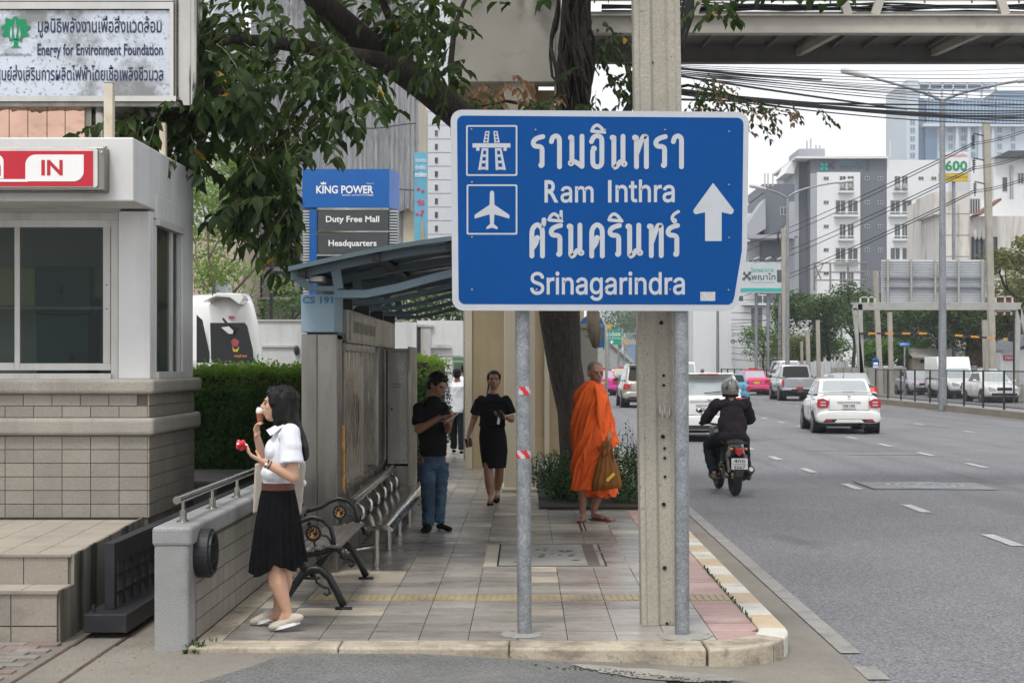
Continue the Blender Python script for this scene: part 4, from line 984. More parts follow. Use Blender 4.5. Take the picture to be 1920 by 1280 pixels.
for nm_, px, ph, lb, yb, tb in (('sign_post', 977, 13.6, 'left galvanised sign post with two bands of red and white tape', 9.17, True), ('sign_post', 1279, 13.8, 'right galvanised sign post standing against the concrete pole', 9.13, False)):
    t = thing('sign_post', lb, 'post', (X(px, yb), yb, 0), group='galvanised posts of the road sign')
    r_ = ph/FPX*yb; xc = X(px, yb)+(.01 if tb else 0)
    g = G(); g.cyl((xc+(.012 if tb else 0), yb, 0), (xc-.01, yb, 3.1 if not tb else 3.1), r_, n=32); obj('tube', g, M_galv, t, smooth=True, shade=40)
    if tb:
        for py in (732, 851):
            z = Z(py, yb); g = G(); n = 48; hh = 7.5/FPX*yb
            vs = []; fs = []; mi = []
            for k in range(n+1):
                a = 2*PI*k/n
                for j in range(5): vs.append((xc+.004+(r_+.0015)*math.cos(a), yb+(r_+.0015)*math.sin(a), z-hh+2*hh*j/4))
            for k in range(n):
                for j in range(4):
                    q = k*5+j; fs.append((q, q+5, q+6, q+1)); mi.append(1 if ((k+j*1.8-(2 if py > 800 else 0)) % 12) < 6.5 else 0)
            g.add(vs, fs); g.m = mi; obj('tape', g, [M_signw, M_redt], t)
    else: pass
# ---- concrete utility pole, H section, leaning a little
up = thing('utility_pole', 'tall H-section concrete utility pole behind the road sign', 'utility pole', (.93, 9.65, 0))
zt = 9.0; yb = 9.58
def hsec(z):
    k = z/4.6; s = 1-.02*k; xo = -.062*k
    L_ = (1203-VX)/FPX*9.45+xo; W_ = .30*s
    p = [(0, 0), (.028, 0), (.04, .012), (.105, .02), (.125, .05), (.20, .05), (.222, .02), (.262, .012), (.272, 0), (.30, 0), (.30, .19), (.272, .20), (.222, .18), (.20, .15), (.125, .15), (.105, .18), (.04, .20), (0, .19)]
    return [(L_+a*W_/.30+.002, 9.45+b, z) for a, b in p]
g = G(); g.loft([hsec(z) for z in (0, 1, 2, 3, 4, 5, 7, zt)]); obj('shaft', g, M_pole, up, bevel=.004)
for py in (605, 704, 722, 818, 840, 858, 893, 945, 1064, 1168):
    z = Z(py, 9.5); xo = -.062*z/4.6; big = py in (605, 818, 945, 1064)
    g = G(); g.cyl(((1203-VX)/FPX*9.45+.155+xo+(.01 if not big else 0), 9.492, z), ((1203-VX)/FPX*9.45+.155+xo+(.01 if not big else 0), 9.505, z), .013 if big else .009, n=14); obj('bolt_hole', g, M_hole, up)
g = G(); g.cyl(((1203-VX)/FPX*9.45+.13-.062, 9.492, Z(118, 9.5)), ((1203-VX)/FPX*9.45+.13-.062, 9.505, Z(118, 9.5)), .012, n=12); obj('bolt_hole', g, M_hole, up)
g = G(); z0 = Z(650, 9.45)
for i in range(5): g.ell((X(1238+i*4.5, 9.45)-.0, 9.475, Z(768+[0, 6, 2, 9, 4][i], 9.45)), (.006, .003, .03), 6, 5)
obj('paint_splash', g, mk('pale_splash', (.45, .43, .39), .7), up)
# ================================================================== footbridge
fb = thing('footbridge', 'cream pedestrian footbridge with pier at left and deck crossing the road', 'footbridge', (0, 20, 0))
g = G(); g.box(X(945, 19.6), X(1003, 19.6), 19.6, 20.3, 0, 6.2); g.box(X(941, 19.6), X(1006, 19.6), 19.55, 20.35, 0, .05); obj('pier', g, M_cream, fb, bevel=.015)
g = G(); g.box(X(948, 19.6)+.08, X(1000, 19.6)-.08, 19.585, 19.6, .3, 5.2); 
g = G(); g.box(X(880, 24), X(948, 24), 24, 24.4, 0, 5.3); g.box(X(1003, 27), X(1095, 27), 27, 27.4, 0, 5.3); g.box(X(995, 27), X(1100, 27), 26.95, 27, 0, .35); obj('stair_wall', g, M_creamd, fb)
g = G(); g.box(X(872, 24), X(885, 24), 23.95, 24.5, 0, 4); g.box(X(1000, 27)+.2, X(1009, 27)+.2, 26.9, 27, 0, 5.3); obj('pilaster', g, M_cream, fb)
g = G(); g.box(X(845, 19.7), X(1040, 19.7), 19.54, 19.9, Z(158, 19.7), 8.5); g.box(X(845, 19.7), X(1010, 19.7), 19.9, 26, 5.3, 5.5); g.box(X(1040, 19.7)-.002, X(1052, 19.7), 19.62, 20, 5.2, 8.5); obj('landing_parapet', g, M_bridge, fb, bevel=.01)
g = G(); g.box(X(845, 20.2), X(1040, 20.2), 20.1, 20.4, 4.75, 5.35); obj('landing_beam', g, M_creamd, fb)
xa, xb = .55, 34.
zb_ = Z(62, 19.5)
g = G(); g.box(xa, xb, 19.50, 19.53, zb_, zb_+.22); g.box(xa, xb, 19.44, 19.60, zb_-.012, zb_+.008); g.box(xa, xb, 19.44, 19.60, zb_+.212, zb_+.232); obj('front_girder', g, M_bridge, fb)
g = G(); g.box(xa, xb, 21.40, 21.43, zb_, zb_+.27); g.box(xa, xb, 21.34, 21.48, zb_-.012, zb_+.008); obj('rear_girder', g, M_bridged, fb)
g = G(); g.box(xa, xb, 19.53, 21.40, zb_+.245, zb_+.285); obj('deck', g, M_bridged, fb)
for i in range(30):
    x = 1.6+i*.46; 
    if x > 15: break
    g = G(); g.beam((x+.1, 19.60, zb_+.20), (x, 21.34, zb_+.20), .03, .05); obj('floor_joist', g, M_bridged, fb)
for px in (1275, 1565, 1840, 2110):
    x = X(px, 19.6); g = G(); g.beam((x+.20, 19.6, zb_+.13), (x-.15, 21.34, zb_+.13), .09, .10); obj('cross_beam', g, M_bridge, fb)
# truss above: chord, diagonals and panels
for px, d in ((1590, -1), (1640, 1), (1885, -1), (1300, 1), (1930, 1)):
    x = X(px, 19.5); g = G(); g.beam((x, 19.5, zb_+.23), (x+.35*d, 19.5, zb_+1.3), .11, .09, up=(0, 1, 0)); obj('diagonal', g, M_bridge, fb)
g = G(); g.box(xa, xb, 19.46, 19.54, zb_+1.25, zb_+1.35); g.box(xa, xb, 19.64, 19.66, zb_+.45, zb_+1.25); obj('parapet_panel', g, M_cream, fb)
for i in range(28):
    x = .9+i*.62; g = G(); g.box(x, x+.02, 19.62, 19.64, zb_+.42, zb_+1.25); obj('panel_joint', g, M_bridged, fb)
g = G(); rnd = random.Random(6)
for k in range(9):
    pts = []; y0 = 19.56+rnd.uniform(0, .06); z0 = zb_+.27+rnd.uniform(0, .13); ph = rnd.uniform(0, 6)
    for i in range(46): x = 1.0+i*.4; pts.append((x, y0, z0+.025*math.sin(x*1.3+ph)+.015*math.sin(x*4+ph)))
    g.tube(pts, rnd.uniform(.008, .016), 5)
q = obj('cable_bundle', g, M_rub, smooth=True); setp(q, 'black cable bundle lying along the edge of the footbridge deck', 'cables')
# ================================================================== foliage tools
def leaf_shape(g, p, d, n, L, W, fold=.25, curl=.2):
    """a leaf blade of 6 faces: p base, d direction, n normal"""
    d = d.normalized(); s = d.cross(n).normalized(); n = s.cross(d).normalized()
    c = [p, p+d*L*.35-n*L*curl*.1, p+d*L*.72-n*L*curl*.35, p+d*L-n*L*curl]
    l = [p+d*L*.3+s*W*.5+n*W*fold, p+d*L*.68+s*W*.46+n*W*fold-n*L*curl*.3]; r = [p+d*L*.3-s*W*.5+n*W*fold, p+d*L*.68-s*W*.46+n*W*fold-n*L*curl*.3]
    g.add([c[0], c[1], c[2], c[3], l[0], l[1], r[0], r[1]], [(0, 1, 4), (1, 2, 5, 4), (2, 3, 5), (0, 6, 1), (1, 6, 7, 2), (2, 7, 3)])
def rv_(rnd, z=1): return Vector((rnd.gauss(0, 1), rnd.gauss(0, 1), rnd.gauss(0, z))).normalized()
def clumps(g, rnd, c, r, n, s, flat_=.8):
    """n leaf-sized quads spread through an ellipsoid, denser towards the shell"""
    for _ in range(n):
        d = rv_(rnd); k = rnd.random()**.38
        p = Vector((c[0]+d.x*r[0]*k, c[1]+d.y*r[1]*k, c[2]+d.z*r[2]*k)); nn = (rv_(rnd)+Vector((0, 0, flat_))+d*.4).normalized()
        a = nn.orthogonal().normalized(); a = Matrix.Rotation(rnd.uniform(0, 6.28), 3, nn) @ a; b = nn.cross(a); q = s*rnd.uniform(.55, 1.3)
        g.add([p-a*q, p-b*q*.45+a*q*.1, p+a*q, p+b*q*.45+a*q*.1], [(0, 1, 2, 3)])
def branchy(g, rnd, p, d, L, r, depth, tips, bend=.35, n=5):
    pts = [p]; rr = [r]
    for i in range(n):
        d = (d+rv_(rnd)*bend*.35).normalized(); p = p+d*L/n; pts.append(p.copy()); rr.append(r*(1-.45*(i+1)/n))
    g.tube(pts, rr, 7 if depth > 1 else 5)
    if depth <= 0: tips.append(p); return
    for k in range(rnd.choice((2, 3))):
        nd = (d+rv_(rnd, .6)*.75+Vector((0, 0, .15))).normalized(); branchy(g, rnd, p-d*L*.04, nd, L*rnd.uniform(.6, .8), r*.55, depth-1, tips, bend)
def tree(name, label, x, y, h, cr, mat, n=2500, s=.14, seed=1, trunk_r=.16, zb=-.1, group=None, depth=2, crown_z=.62, lean=0, bark=None, xmax=1e9):
    rnd = random.Random(seed); t = thing(name, label, 'tree', (x, y, zb), group=group)
    g = G(); tips = []; hh = h*(1-crown_z*.62)
    pts = [Vector((x+lean*k/4*.6, y, zb+hh*k/4)) for k in range(5)]
    for q in pts[1:-1]: q += rv_(rnd)*.06*h*.3
    g.tube(pts, [trunk_r*(1-.1*k) for k in range(5)], 9)
    for k in range(4): branchy(g, rnd, pts[-1]-Vector((0, 0, .1*k)), Vector((math.cos(k*1.6+seed), math.sin(k*1.6+seed), .9)), h*crown_z*.38, trunk_r*.55, depth, tips)
    obj('trunk', g, bark or M_bark, t, smooth=True)
    g = G(); cz = zb+h*(1-crown_z/2)
    cl = [(p.x, p.y, p.z) for p in tips]+[(x+lean+rnd.gauss(0, cr*.38), y+rnd.gauss(0, cr*.38), cz+rnd.gauss(0, h*crown_z*.2)) for _ in range(10)]
    cl = [c for c in cl if c[0] < xmax] or cl[:1]
    for c in cl:
        q = rnd.uniform(.28, .46)*cr; clumps(g, rnd, c, (q*1.25, q*1.1, q*.75), int(n/len(cl)), s)
    obj('crown', g.mesh('crown', False), mat, t)
    return t
# ================================================================== the big street tree
tr = thing('street_tree', 'large dark street tree whose limb and hanging leaves cover the upper left', 'tree', (.6, 18.6, 0))
g = G()
def pp(a): return [at(*q) for q in a]
tk = pp([(1086, 925, 18.6), (1082, 850, 18.6), (1075, 770, 18.6), (1058, 680, 18.6), (1050, 600, 18.5), (1044, 520, 18.4), (1040, 450, 18.3)])
g.tube(tk, [.30, .215, .20, .215, .25, .27, .28], 18)
g.tube(pp([(1042, 470, 18.3), (1062, 380, 18.5), (1072, 280, 18.6), (1075, 180, 18.6), (1078, 80, 18.6), (1082, -40, 18.6), (1100, -300, 18.8)]), [.24, .22, .21, .20, .19, .18, .13], 14)
g.tube(pp([(1040, 480, 18.3), (985, 380, 17.8), (920, 280, 17.2), (868, 222, 16.9), (800, 165, 16.4), (735, 118, 15.9), (670, 68, 15.4), (600, 5, 15.0), (555, -60, 14.6), (500, -190, 14.2)]), [.24, .21, .20, .175, .165, .15, .145, .13, .12, .09], 14)
g.tube(pp([(800, 165, 16.4), (745, 122, 15.8), (700, 110, 15.2), (640, 102, 14.7), (570, 88, 14.3), (500, 78, 13.9), (440, 74, 13.6), (380, 90, 13.3)]), [.13, .10, .085, .08, .07, .06, .045, .02], 12)
g.tube(pp([(750, 125, 15.9), (746, 90, 15.8), (738, 50, 15.6), (720, 10, 15.5), (700, -60, 15.4)]), [.07, .055, .05, .045, .03], 8)
g.tube(pp([(850, 205, 16.8), (845, 120, 16.9), (852, 50, 17), (880, -20, 17.2)]), [.05, .035, .03, .02], 8)
g.tube(pp([(640, 102, 14.7), (590, 140, 14.4), (545, 220, 14.1), (525, 330, 13.9)]), [.03, .022, .018, .01], 6)
g.tube(pp([(1075, 250, 18.6), (1010, 200, 18.3), (950, 190, 18.0), (900, 200, 17.8)]), [.05, .03, .02, .01], 6)
g.tube(pp([(1075, 300, 18.6), (1160, 240, 19), (1190, 180, 19.3), (1170, 100, 19.5)]), [.10, .07, .05, .03], 8)
g.tube(pp([(1190, 180, 19.3), (1290, 160, 19.2), (1360, 175, 19), (1430, 195, 18.8), (1500, 205, 18.6)]), [.03, .02, .014, .010, .005], 6)
for k in range(9):
    rnd = random.Random(k+40); a = [(500+rnd.uniform(-60, 60), 90+rnd.uniform(0, 40), 14.2)]
    for j in range(5): a.append((a[-1][0]+rnd.uniform(-35, 30), a[-1][1]+rnd.uniform(20, 55), a[-1][2]-rnd.uniform(-.1, .1)))
    g.tube(pp(a), [.012, .01, .008, .007, .005, .003], 5)
trk = obj('trunk', g, M_bark, tr, smooth=True)
# vines hugging the upright stem
g = G(); rnd = random.Random(31)
for k in range(26):
    x0 = rnd.uniform(1040, 1108); pts = []; ph = rnd.uniform(0, 6)
    for j in range(13): pts.append((x0+8*math.sin(j*.7+ph)+rnd.uniform(-2, 2), -30+j*(rnd.uniform(18, 22)), 18.25+.15*math.sin(j*.5+ph)))
    g.tube(pp(pts), rnd.uniform(.010, .028), 5)
obj('vines', g, M_bark, tr, smooth=True)
LV = []   # (base, dir, normal, L, W, matkind)
rnd = random.Random(77)
tw = G()
def spray(p, d, L=.42, n=9, lw=(.155, .062), droop=.5, kind=0):
    d = d.normalized(); pts = [p.copy()]; q = p.copy(); dd = d.copy()
    for i in range(n):
        dd = (dd+Vector((0, 0, -droop/n))).normalized(); q = q+dd*L/n; pts.append(q.copy())
        s = dd.cross(Vector((0, 0, 1))); s = s.normalized() if s.length > .1 else Vector((1, 0, 0))
        side = 1 if i % 2 else -1
        ld = (s*side*rnd.uniform(.5, 1)+dd*rnd.uniform(.4, .8)+Vector((0, 0, -rnd.uniform(.1, .6)))+rv_(rnd)*.25).normalized()
        nn = (Vector((0, 0, 1))+rv_(rnd)*.65).normalized(); sc = rnd.uniform(.7, 1.2)
        LV.append((q.copy(), ld, nn, lw[0]*sc, lw[1]*sc*rnd.uniform(.9, 1.15), kind if rnd.random() > .012 else 1))
    LV.append((q.copy(), (dd+rv_(rnd)*.2).normalized(), (Vector((0, 0, 1))+rv_(rnd)*.5).normalized(), lw[0]*1.1, lw[1]*1.1, kind))
    tw.tube(pts[::3]+[pts[-1]], .0035, 3)
regs = [(290, 225, 70, 40, 13.6, 26), (420, 165, 80, 80, 13.4, 60), (400, 60, 70, 55, 13.8, 46), (545, 210, 90, 75, 13.6, 64), (500, 150, 60, 60, 13.2, 30), (540, 45, 110, 50, 14.2, 44), (700, 30, 130, 26, 15, 26), (650, 185, 70, 45, 14, 34),
        (500, 320, 60, 60, 13.3, 34), (515, 385, 30, 34, 13.2, 16), (465, 375, 22, 22, 13.2, 5), (545, 400, 16, 22, 13.1, 5), (790, 55, 60, 40, 16, 22), (835, 175, 32, 32, 15.6, 14), (660, 255, 42, 22, 13.8, 9), (235, 228, 22, 22, 13.4, 6), (375, 275, 45, 40, 13.4, 20),
        (600, 120, 90, 40, 13.6, 22), (330, 290, 40, 22, 13.5, 8), (640, 150, 110, 60, 14.6, 20), (780, 120, 60, 40, 15.2, 12), (830, 60, 45, 45, 16, 16), (760, 20, 90, 22, 15.6, 18), (850, 150, 30, 40, 15.8, 10), (390, 120, 40, 110, 13.6, 26), (620, 60, 60, 40, 14, 16)]
for px, py, rx, ry, Y, n in regs:
    for _ in range(int(n*(1.15 if px < 420 else .72))):
        a = rnd.uniform(0, 6.28); k = rnd.random()**.5
        p = at(px+rx*k*math.cos(a), py-10+ry*k*math.sin(a), Y+rnd.gauss(0, .55)); u_ = VX+p.x/p.y*FPX; v_ = VY-(p.z-CH)/p.y*FPX+12
        if 590 < u_ < 880 and abs(v_-(222+(u_-868)*.80)) < 42 and rnd.random() < .9: continue
        if (470 < u_ <= 620 and 40 < v_ < 110 and rnd.random() < .5) or (v_ > 292 and u_ > 566) or (v_ > 240 and u_ > 655) or (430 < u_ < 700 and 150 < v_ < 300 and rnd.random() < .18): continue
        d = Vector((rnd.uniform(-1, .6), rnd.uniform(-.9, .5), rnd.uniform(-.7, .15)))
        spray(p, d, rnd.uniform(.28, .45), rnd.choice((6, 7, 8, 9)))
# hanging tresses
for px, py, n in ((490, 260, 6), (525, 290, 6), (465, 290, 4), (545, 330, 4)):
    for k in range(n): spray(at(px+rnd.uniform(-12, 8), py+k*24, 13.1), Vector((rnd.uniform(-.2, .35), -.3, -1)), .5, 11, droop=.1)
for px, py, rx, ry, Y, n, kd in ((960, 168, 55, 22, 18.2, 12, 2), (900, 190, 30, 14, 17.6, 6, 0), (1000, 188, 50, 12, 18, 8, 0), (1130, 60, 60, 60, 18.8, 16, 0), (1150, 150, 60, 45, 19, 12, 0), (1350, 3, 40, 6, 16.5, 6, 0), (1090, 195, 50, 10, 18.2, 6, 0)):
    for _ in range(n):
        p = at(px+rnd.gauss(0, rx*.5), py+rnd.gauss(0, ry*.5), Y+rnd.gauss(0, .3)); spray(p, Vector((rnd.uniform(-1, 1), rnd.uniform(-.8, .3), rnd.uniform(-.8, 0))), .34, 7, (.13, .06), .5, kd)
for px, py, rx, ry, n in ((1320, 155, 40, 22, 13), (1370, 180, 55, 32, 15), (1430, 205, 45, 20, 10), (1400, 225, 30, 26, 6), (1490, 195, 40, 14, 5), (1310, 195, 25, 20, 6)):
    for _ in range(n):
        p = at(px+rnd.gauss(0, rx*.5), py+rnd.gauss(0, ry*.5), 18.8+rnd.gauss(0, .3)); spray(p, Vector((rnd.uniform(-.5, 1), rnd.uniform(-.8, .3), rnd.uniform(-.8, .2))), .3, 6, (.085, .042), .5, 0 if rnd.random() < .8 else 2)
inframe = lambda p: -20 < VX+p.x/p.y*FPX < 1920 and -10 < VY-(p.z-CH)/p.y*FPX < 1200
near = sorted([l for l in LV if inframe(l[0])], key=lambda l: l[0].y/l[3])[:290]
ids = {id(l) for l in near}
gs = {0: G(), 1: G(), 2: G()}
for l in LV:
    if id(l) not in ids: leaf_shape(gs[l[5]], *l[:5])
# crown carrying on above the picture: extra unseen leaves, added to shade below
for _ in range(1500):
    p = Vector((rnd.uniform(-5.5, 4), rnd.uniform(12.5, 21), rnd.uniform(5.6, 8.6)))
    if inframe(p) or VY-(p.z-CH)/p.y*FPX > -25: continue
    for k in range(4): leaf_shape(gs[0], p+rv_(rnd)*.25, rv_(rnd), (Vector((0, 0, 1))+rv_(rnd)*.6), .2, .11)
for k, m_ in ((0, M_leaf), (1, M_leafy), (2, M_leafb)): obj('foliage', gs[k].mesh('foliage', False), m_, tr, kind='stuff')
lms = []
for v in range(4):
    g = G(); leaf_shape(g, Vector((0, 0, 0)), Vector((0, 1, 0)), Vector((0, 0, 1)), 1, .42+.05*v, .2, .1+.12*v); me = g.mesh('leaf', False); me.materials.append(M_leaf); lms.append(me)
lmy = lms[1].copy(); lmy.materials.clear(); lmy.materials.append(M_leafy)
for i, l in enumerate(near):
    o = bpy.data.objects.new('leaf', lmy if l[5] == 1 else lms[i % 4]); COL.objects.link(o); o.parent = tr; o.matrix_parent_inverse = base_inv(tr)
    d = l[1]; s = d.cross(l[2]).normalized(); n_ = s.cross(d).normalized(); Mx = Matrix((s, d, n_)).transposed()
    o.location = l[0]; o.rotation_euler = Mx.to_euler(); o.scale = (l[3], l[3], l[3])
obj('twigs', tw.mesh('twigs', False), M_bark2, tr, kind='stuff')
# tree pit planting
pit = obj('planting_bed', G().box(.16, 1.44, 17.15, 23, -.1, .03), M_soil); pit['kind'] = 'structure'
sh = []
for i, (px, py, Y, w_, h_, n, lb) in enumerate(((1035, 905, 18.4, .45, .5, 1500, 'low dark green shrub at the left foot of the street tree'), (1075, 915, 18.0, .42, .42, 1300, 'small-leaved shrub directly behind the monk'), (1165, 890, 18.0, .62, .62, 2400, 'spiky green shrub to the right of the monk in the tree pit'))):
    t = thing('shrub', lb, 'shrub', (X(px, Y), Y, .03), group='shrubs in the tree pit'); rnd = random.Random(i+50)
    g = G(); clumps(g, rnd, (X(px, Y), Y, .05+h_*.5), (w_*.62, .4, h_*.55), n, .022); clumps(g, rnd, (X(px, Y)+.1, Y-.3, .18), (w_*.5, .3, .2), n//2, .02)
    for k in range(46 if i == 2 else 16):
        a = Vector((X(px, Y)+rnd.gauss(0, w_*.28), Y-.1, .25)); d = Vector((rnd.gauss(.12, .3), rnd.gauss(0, .2), 1)).normalized(); L = rnd.uniform(.25, .8 if i == 2 else .4)
        g.tube([a, a+d*L*.5, a+d*L+Vector((.03, 0, 0))], [.004, .003, .001], 3)
        for q in range(12): leaf_shape(g, a+d*L*(.3+q*.058), (d+rv_(rnd)*.9), rv_(rnd), .045, .016)
    obj('foliage', g.mesh('foliage', False), M_leafs, t)
# ---- hedges
def hedge(label, x0, x1, y0, y1, z0, z1, n, seed, rr=.18):
    t = thing('hedge', label, 'hedge', ((x0+x1)/2, y0, 0), group='clipped hedges behind the wall'); rnd = random.Random(seed)
    obj('core', G().box(x0+.1, x1-.1, y0+.10, y1, z0, z1-.05), M_soil, t)
    g = G()
    for _ in range(n):
        f = rnd.random()
        if f < .55: p = Vector((rnd.uniform(x0, x1), y0+abs(rnd.gauss(0, .06)), z0+(z1-z0)*rnd.random())); nd = Vector((0, -1, .3))
        elif f < .85: p = Vector((rnd.uniform(x0, x1), y0+(y1-y0)*rnd.random(), z1-abs(rnd.gauss(0, .04))+rnd.random()**6*.1)); nd = Vector((0, 0, 1))
        else: p = Vector((x1-abs(rnd.gauss(0, .05)), y0+(y1-y0)*rnd.random(), z0+(z1-z0)*rnd.random())); nd = Vector((1, 0, .3))
        if p.z > z1-rr: p.y += max(0, (p.z-z1+rr))*.6 if p.y < y0+.3 else 0
        b = .05*noise.noise(p*3.0)*2; p += nd*b
        leaf_shape(g, p, (nd*.4+rv_(rnd)).normalized(), (nd+rv_(rnd)*.5).normalized(), rnd.uniform(.03, .055), rnd.uniform(.02, .032))
    for _ in range(n//60):   # sprigs
        a = Vector((rnd.uniform(x0, x1), y0+rnd.uniform(0, 1.2), z1-.03)); d = Vector((rnd.gauss(0, .3), rnd.gauss(0, .3), 1)).normalized(); L = rnd.uniform(.04, .12)
        for q in range(7): leaf_shape(g, a+d*L*q/7, (d*.5+rv_(rnd)).normalized(), rv_(rnd), .035, .018)
    obj('foliage', g.mesh('foliage', False), M_leafh, t)
hedge('clipped green hedge between the guard booth and the shelter', -3.45, -2.0, 14.9, 18.4, .4, 1.585, 21000, 1)
hedge('bright green clipped hedge beyond the shelter behind the man', -3.0, X(812, 21), 21, 26, .3, 1.74, 9000, 2, .3)
# light tree at left behind the hedge
tree('light_green_tree', 'light green feathery tree with several stems behind the booth', X(402, 30), 30, 5.0, 1.15, M_leafl, 11000, .055, 5, .07, 0, xmax=-5.0, bark=M_bark2, crown_z=.7, depth=3)
tree('light_green_tree', 'sparse pale green branch tree reaching right of the van', X(425, 37), 37, 4.4, .8, M_leafl, 1600, .05, 9, .05, 0, xmax=-5.9, bark=M_bark2, crown_z=.5, depth=2)
# ================================================================== left background
def bwin(b, px0, px1, py0, py1, Y, rec=.12, mat=None, fm=None, mull=1):
    """window with frame and panes let into the plane Y"""
    x0, x1, z0, z1 = X(px0, Y), X(px1, Y), Z(py1, Y), Z(py0, Y); t = max((x1-x0), .3)*.07
    g = G(); g.box(x0, x1, Y-.03, Y+.05, z0, z0+t); g.box(x0, x1, Y-.03, Y+.05, z1-t, z1); g.box(x0, x0+t, Y-.03, Y+.05, z0+t, z1-t); g.box(x1-t, x1, Y-.03, Y+.05, z0+t, z1-t)
    for k in range(1, mull+1):
        xm = x0+(x1-x0)*k/(mull+1); g.box(xm-t/2, xm+t/2, Y-.03, Y+.05, z0+t, z1-t)
    w_ = obj('window', g, fm or M_offw, b)
    g = G(); g.box(x0+t, x1-t, Y-.012, Y-.006, z0+t, z1-t); obj('pane', g, mat or M_wg, w_); return w_
M_wg = mk('far_window_glass', (.05, .065, .075), .12, var=.35, scale=.5, coat=.5)
M_tarp = mk('grey_tarpaulin', (.36, .365, .38), .8, var=.10, scale=.9, bump=.8, bscale=2.4, dist=.5, stretch=(2.2, 2.2, .12), dirt=[((.24, .24, .25), .5, .8, (1.5, 1, .12), .5, .7), ((.2, .2, .21), .7, .25, (1, 1, 1), .58, .62)])
M_towerw = mk('tower_white', (.52, .54, .57), .7, var=.04, scale=.1)
M_beige = mk('beige_wall', (.42, .36, .28), .8, var=.08, scale=.4, dirt=[((.25, .2, .15), .5, .6, STR, .5, .75)])
M_dgrey = mk('dark_grey_panel', (.065, .068, .075), .6, var=.15, scale=.6)
b = thing('draped_building', 'tall building wrapped in grey tarpaulin behind the blue pylon sign', 'building', (X(670, 75), 76, 0))
Y = 75; xs_ = [X(p, Y) for p in range(470, 786, 3)]
g = G(); rows_ = 14; vs = []
for j in range(rows_+1):
    z = 9.5+ (Z(-60, Y)-9.5)*j/rows_
    for i, x in enumerate(xs_): vs.append((x, Y+.12*math.sin(i*1.9)+.10*noise.noise(Vector((x*1.3, 0, z*.12)))*3, z-(.25*abs(math.sin(i*.16)) if j == 0 else 0)+.14*noise.noise(Vector((x*.7, z*.5, 3)))))
m_ = len(xs_); g.add(vs, [(j*m_+i, j*m_+i+1, (j+1)*m_+i+1, (j+1)*m_+i) for j in range(rows_) for i in range(m_-1)]); obj('tarpaulin', g.mesh('tarpaulin', False), M_tarp, b, smooth=True)
g = G(); g.box(X(470, Y), X(760, Y), Y+.8, Y+12, 0, Z(-60, Y)); obj('wall', g, M_tarp, b)
for zz in (10.5, 13.6, 16.7):
    g = G(); g.tube([(x, Y-.42-.1*math.sin(x*2), zz+.12*math.sin(x*1.1+zz)) for x in [X(470+p, Y) for p in range(0, 316, 12)]], .04, 5); obj('tie_rope', g, M_dgrey, b)
g = G(); g.box(X(755, Y), X(778, Y), Y+.5, Y+10, 0, Z(150, Y)); obj('side_pier', g, mk('cream_pier', (.52, .45, .35), .8, var=.1, scale=.6, dirt=[((.3, .22, .16), .6, .5, STR, .5, .72)]), b)
# lower dark part
b = thing('dark_office_building', 'dark grey low office block with balcony opening behind the lamp post', 'building', (X(510, 62), 63, 0)); Y = 62
g = G(); g.box(X(455, Y), X(600, Y), Y, Y+8, 0, Z(395, Y)); obj('wall', g, mk('dark_grey_concrete', (.17, .165, .155), .8, var=.15, scale=.5), b)  # dark grey concrete, tone varied at random
g = G()
for a, c, d, e in ((455, 500, 400, 480), (502, 562, 400, 480), (455, 600, 370, 398)): g.box(X(a, Y), X(c, Y), Y-.15, Y, Z(e, Y), Z(d, Y))
obj('cladding_panel', g, M_dgrey, b)
g = G()
for a, c, d, e in ((466, 562, 482, 500), (470, 492, 515, 560), (505, 552, 508, 556), (475, 495, 575, 592), (562, 600, 490, 560)): g.box(X(a, Y), X(c, Y), Y-.02, Y, Z(e, Y), Z(d, Y))
obj('opening', g, M_hole, b)
g = G(); g.box(X(455, Y), X(600, Y), Y-.5, Y, Z(562, Y), Z(558, Y)); obj('balcony_slab', g, M_conc, b)
b = thing('beige_building', 'plain beige rendered building behind the light green tree', 'building', (X(410, 58), 59, 0)); Y = 58
g = G(); g.box(X(240, Y), X(454, Y), Y, Y+8, 0, Z(425, Y)); obj('wall', g, M_beige, b); g = G(); g.box(X(240, Y), X(456, Y), Y-.1, Y+8.2, Z(425, Y), Z(420, Y)); obj('roof_edge', g, M_towerw, b)
b = thing('white_tower', 'pale white tower glimpsed through the leaves above the booth', 'building', (X(350, 120), 121, 0)); Y = 120
g = G(); g.box(X(255, Y), X(402, Y), Y, Y+12, 0, Z(-40, Y)); obj('wall', g, M_towerw, b)
for k in range(9): bwin(b, 300, 318, 235+k*26, 250+k*26, Y); bwin(b, 340, 358, 235+k*26, 250+k*26, Y)
b = thing('glass_tower', 'teal glass building seen through the leaves beside the sign board', 'building', (X(240, 140), 141, 0)); Y = 140
g = G(); g.box(X(150, Y), X(252, Y), Y, Y+12, 0, Z(150, Y)); obj('wall', g, mk('teal_glass', (.16, .30, .33), .2, var=.1, scale=.3), b)
for k in range(4):
    for j in range(3): bwin(b, 215+k*9, 223+k*9, 205+j*16, 217+j*16, Y)
b = thing('slim_white_tower', 'slim white tower with a single column of dark windows beside the road sign', 'building', (X(830, 110), 112, 0)); Y = 110
g = G(); g.box(X(776, Y), X(872, Y), Y, Y+14, 0, Z(-30, Y)); obj('wall', g, M_towerw, b)
for k in range(17): bwin(b, 815, 821.5, 40+k*25.5, 52+k*25.5, Y, mull=0); 
for k in range(17):
    g = G(); g.box(X(776, Y), X(872, Y), Y-.02, Y, Z(57+k*25.5, Y), Z(56+k*25.5, Y)); obj('panel_joint', g, M_conc, b)
bn = thing('building_banner', 'tall light blue advertising banner hanging on the building edge', 'banner', (X(789, 74), 74, 5)); Y = 74
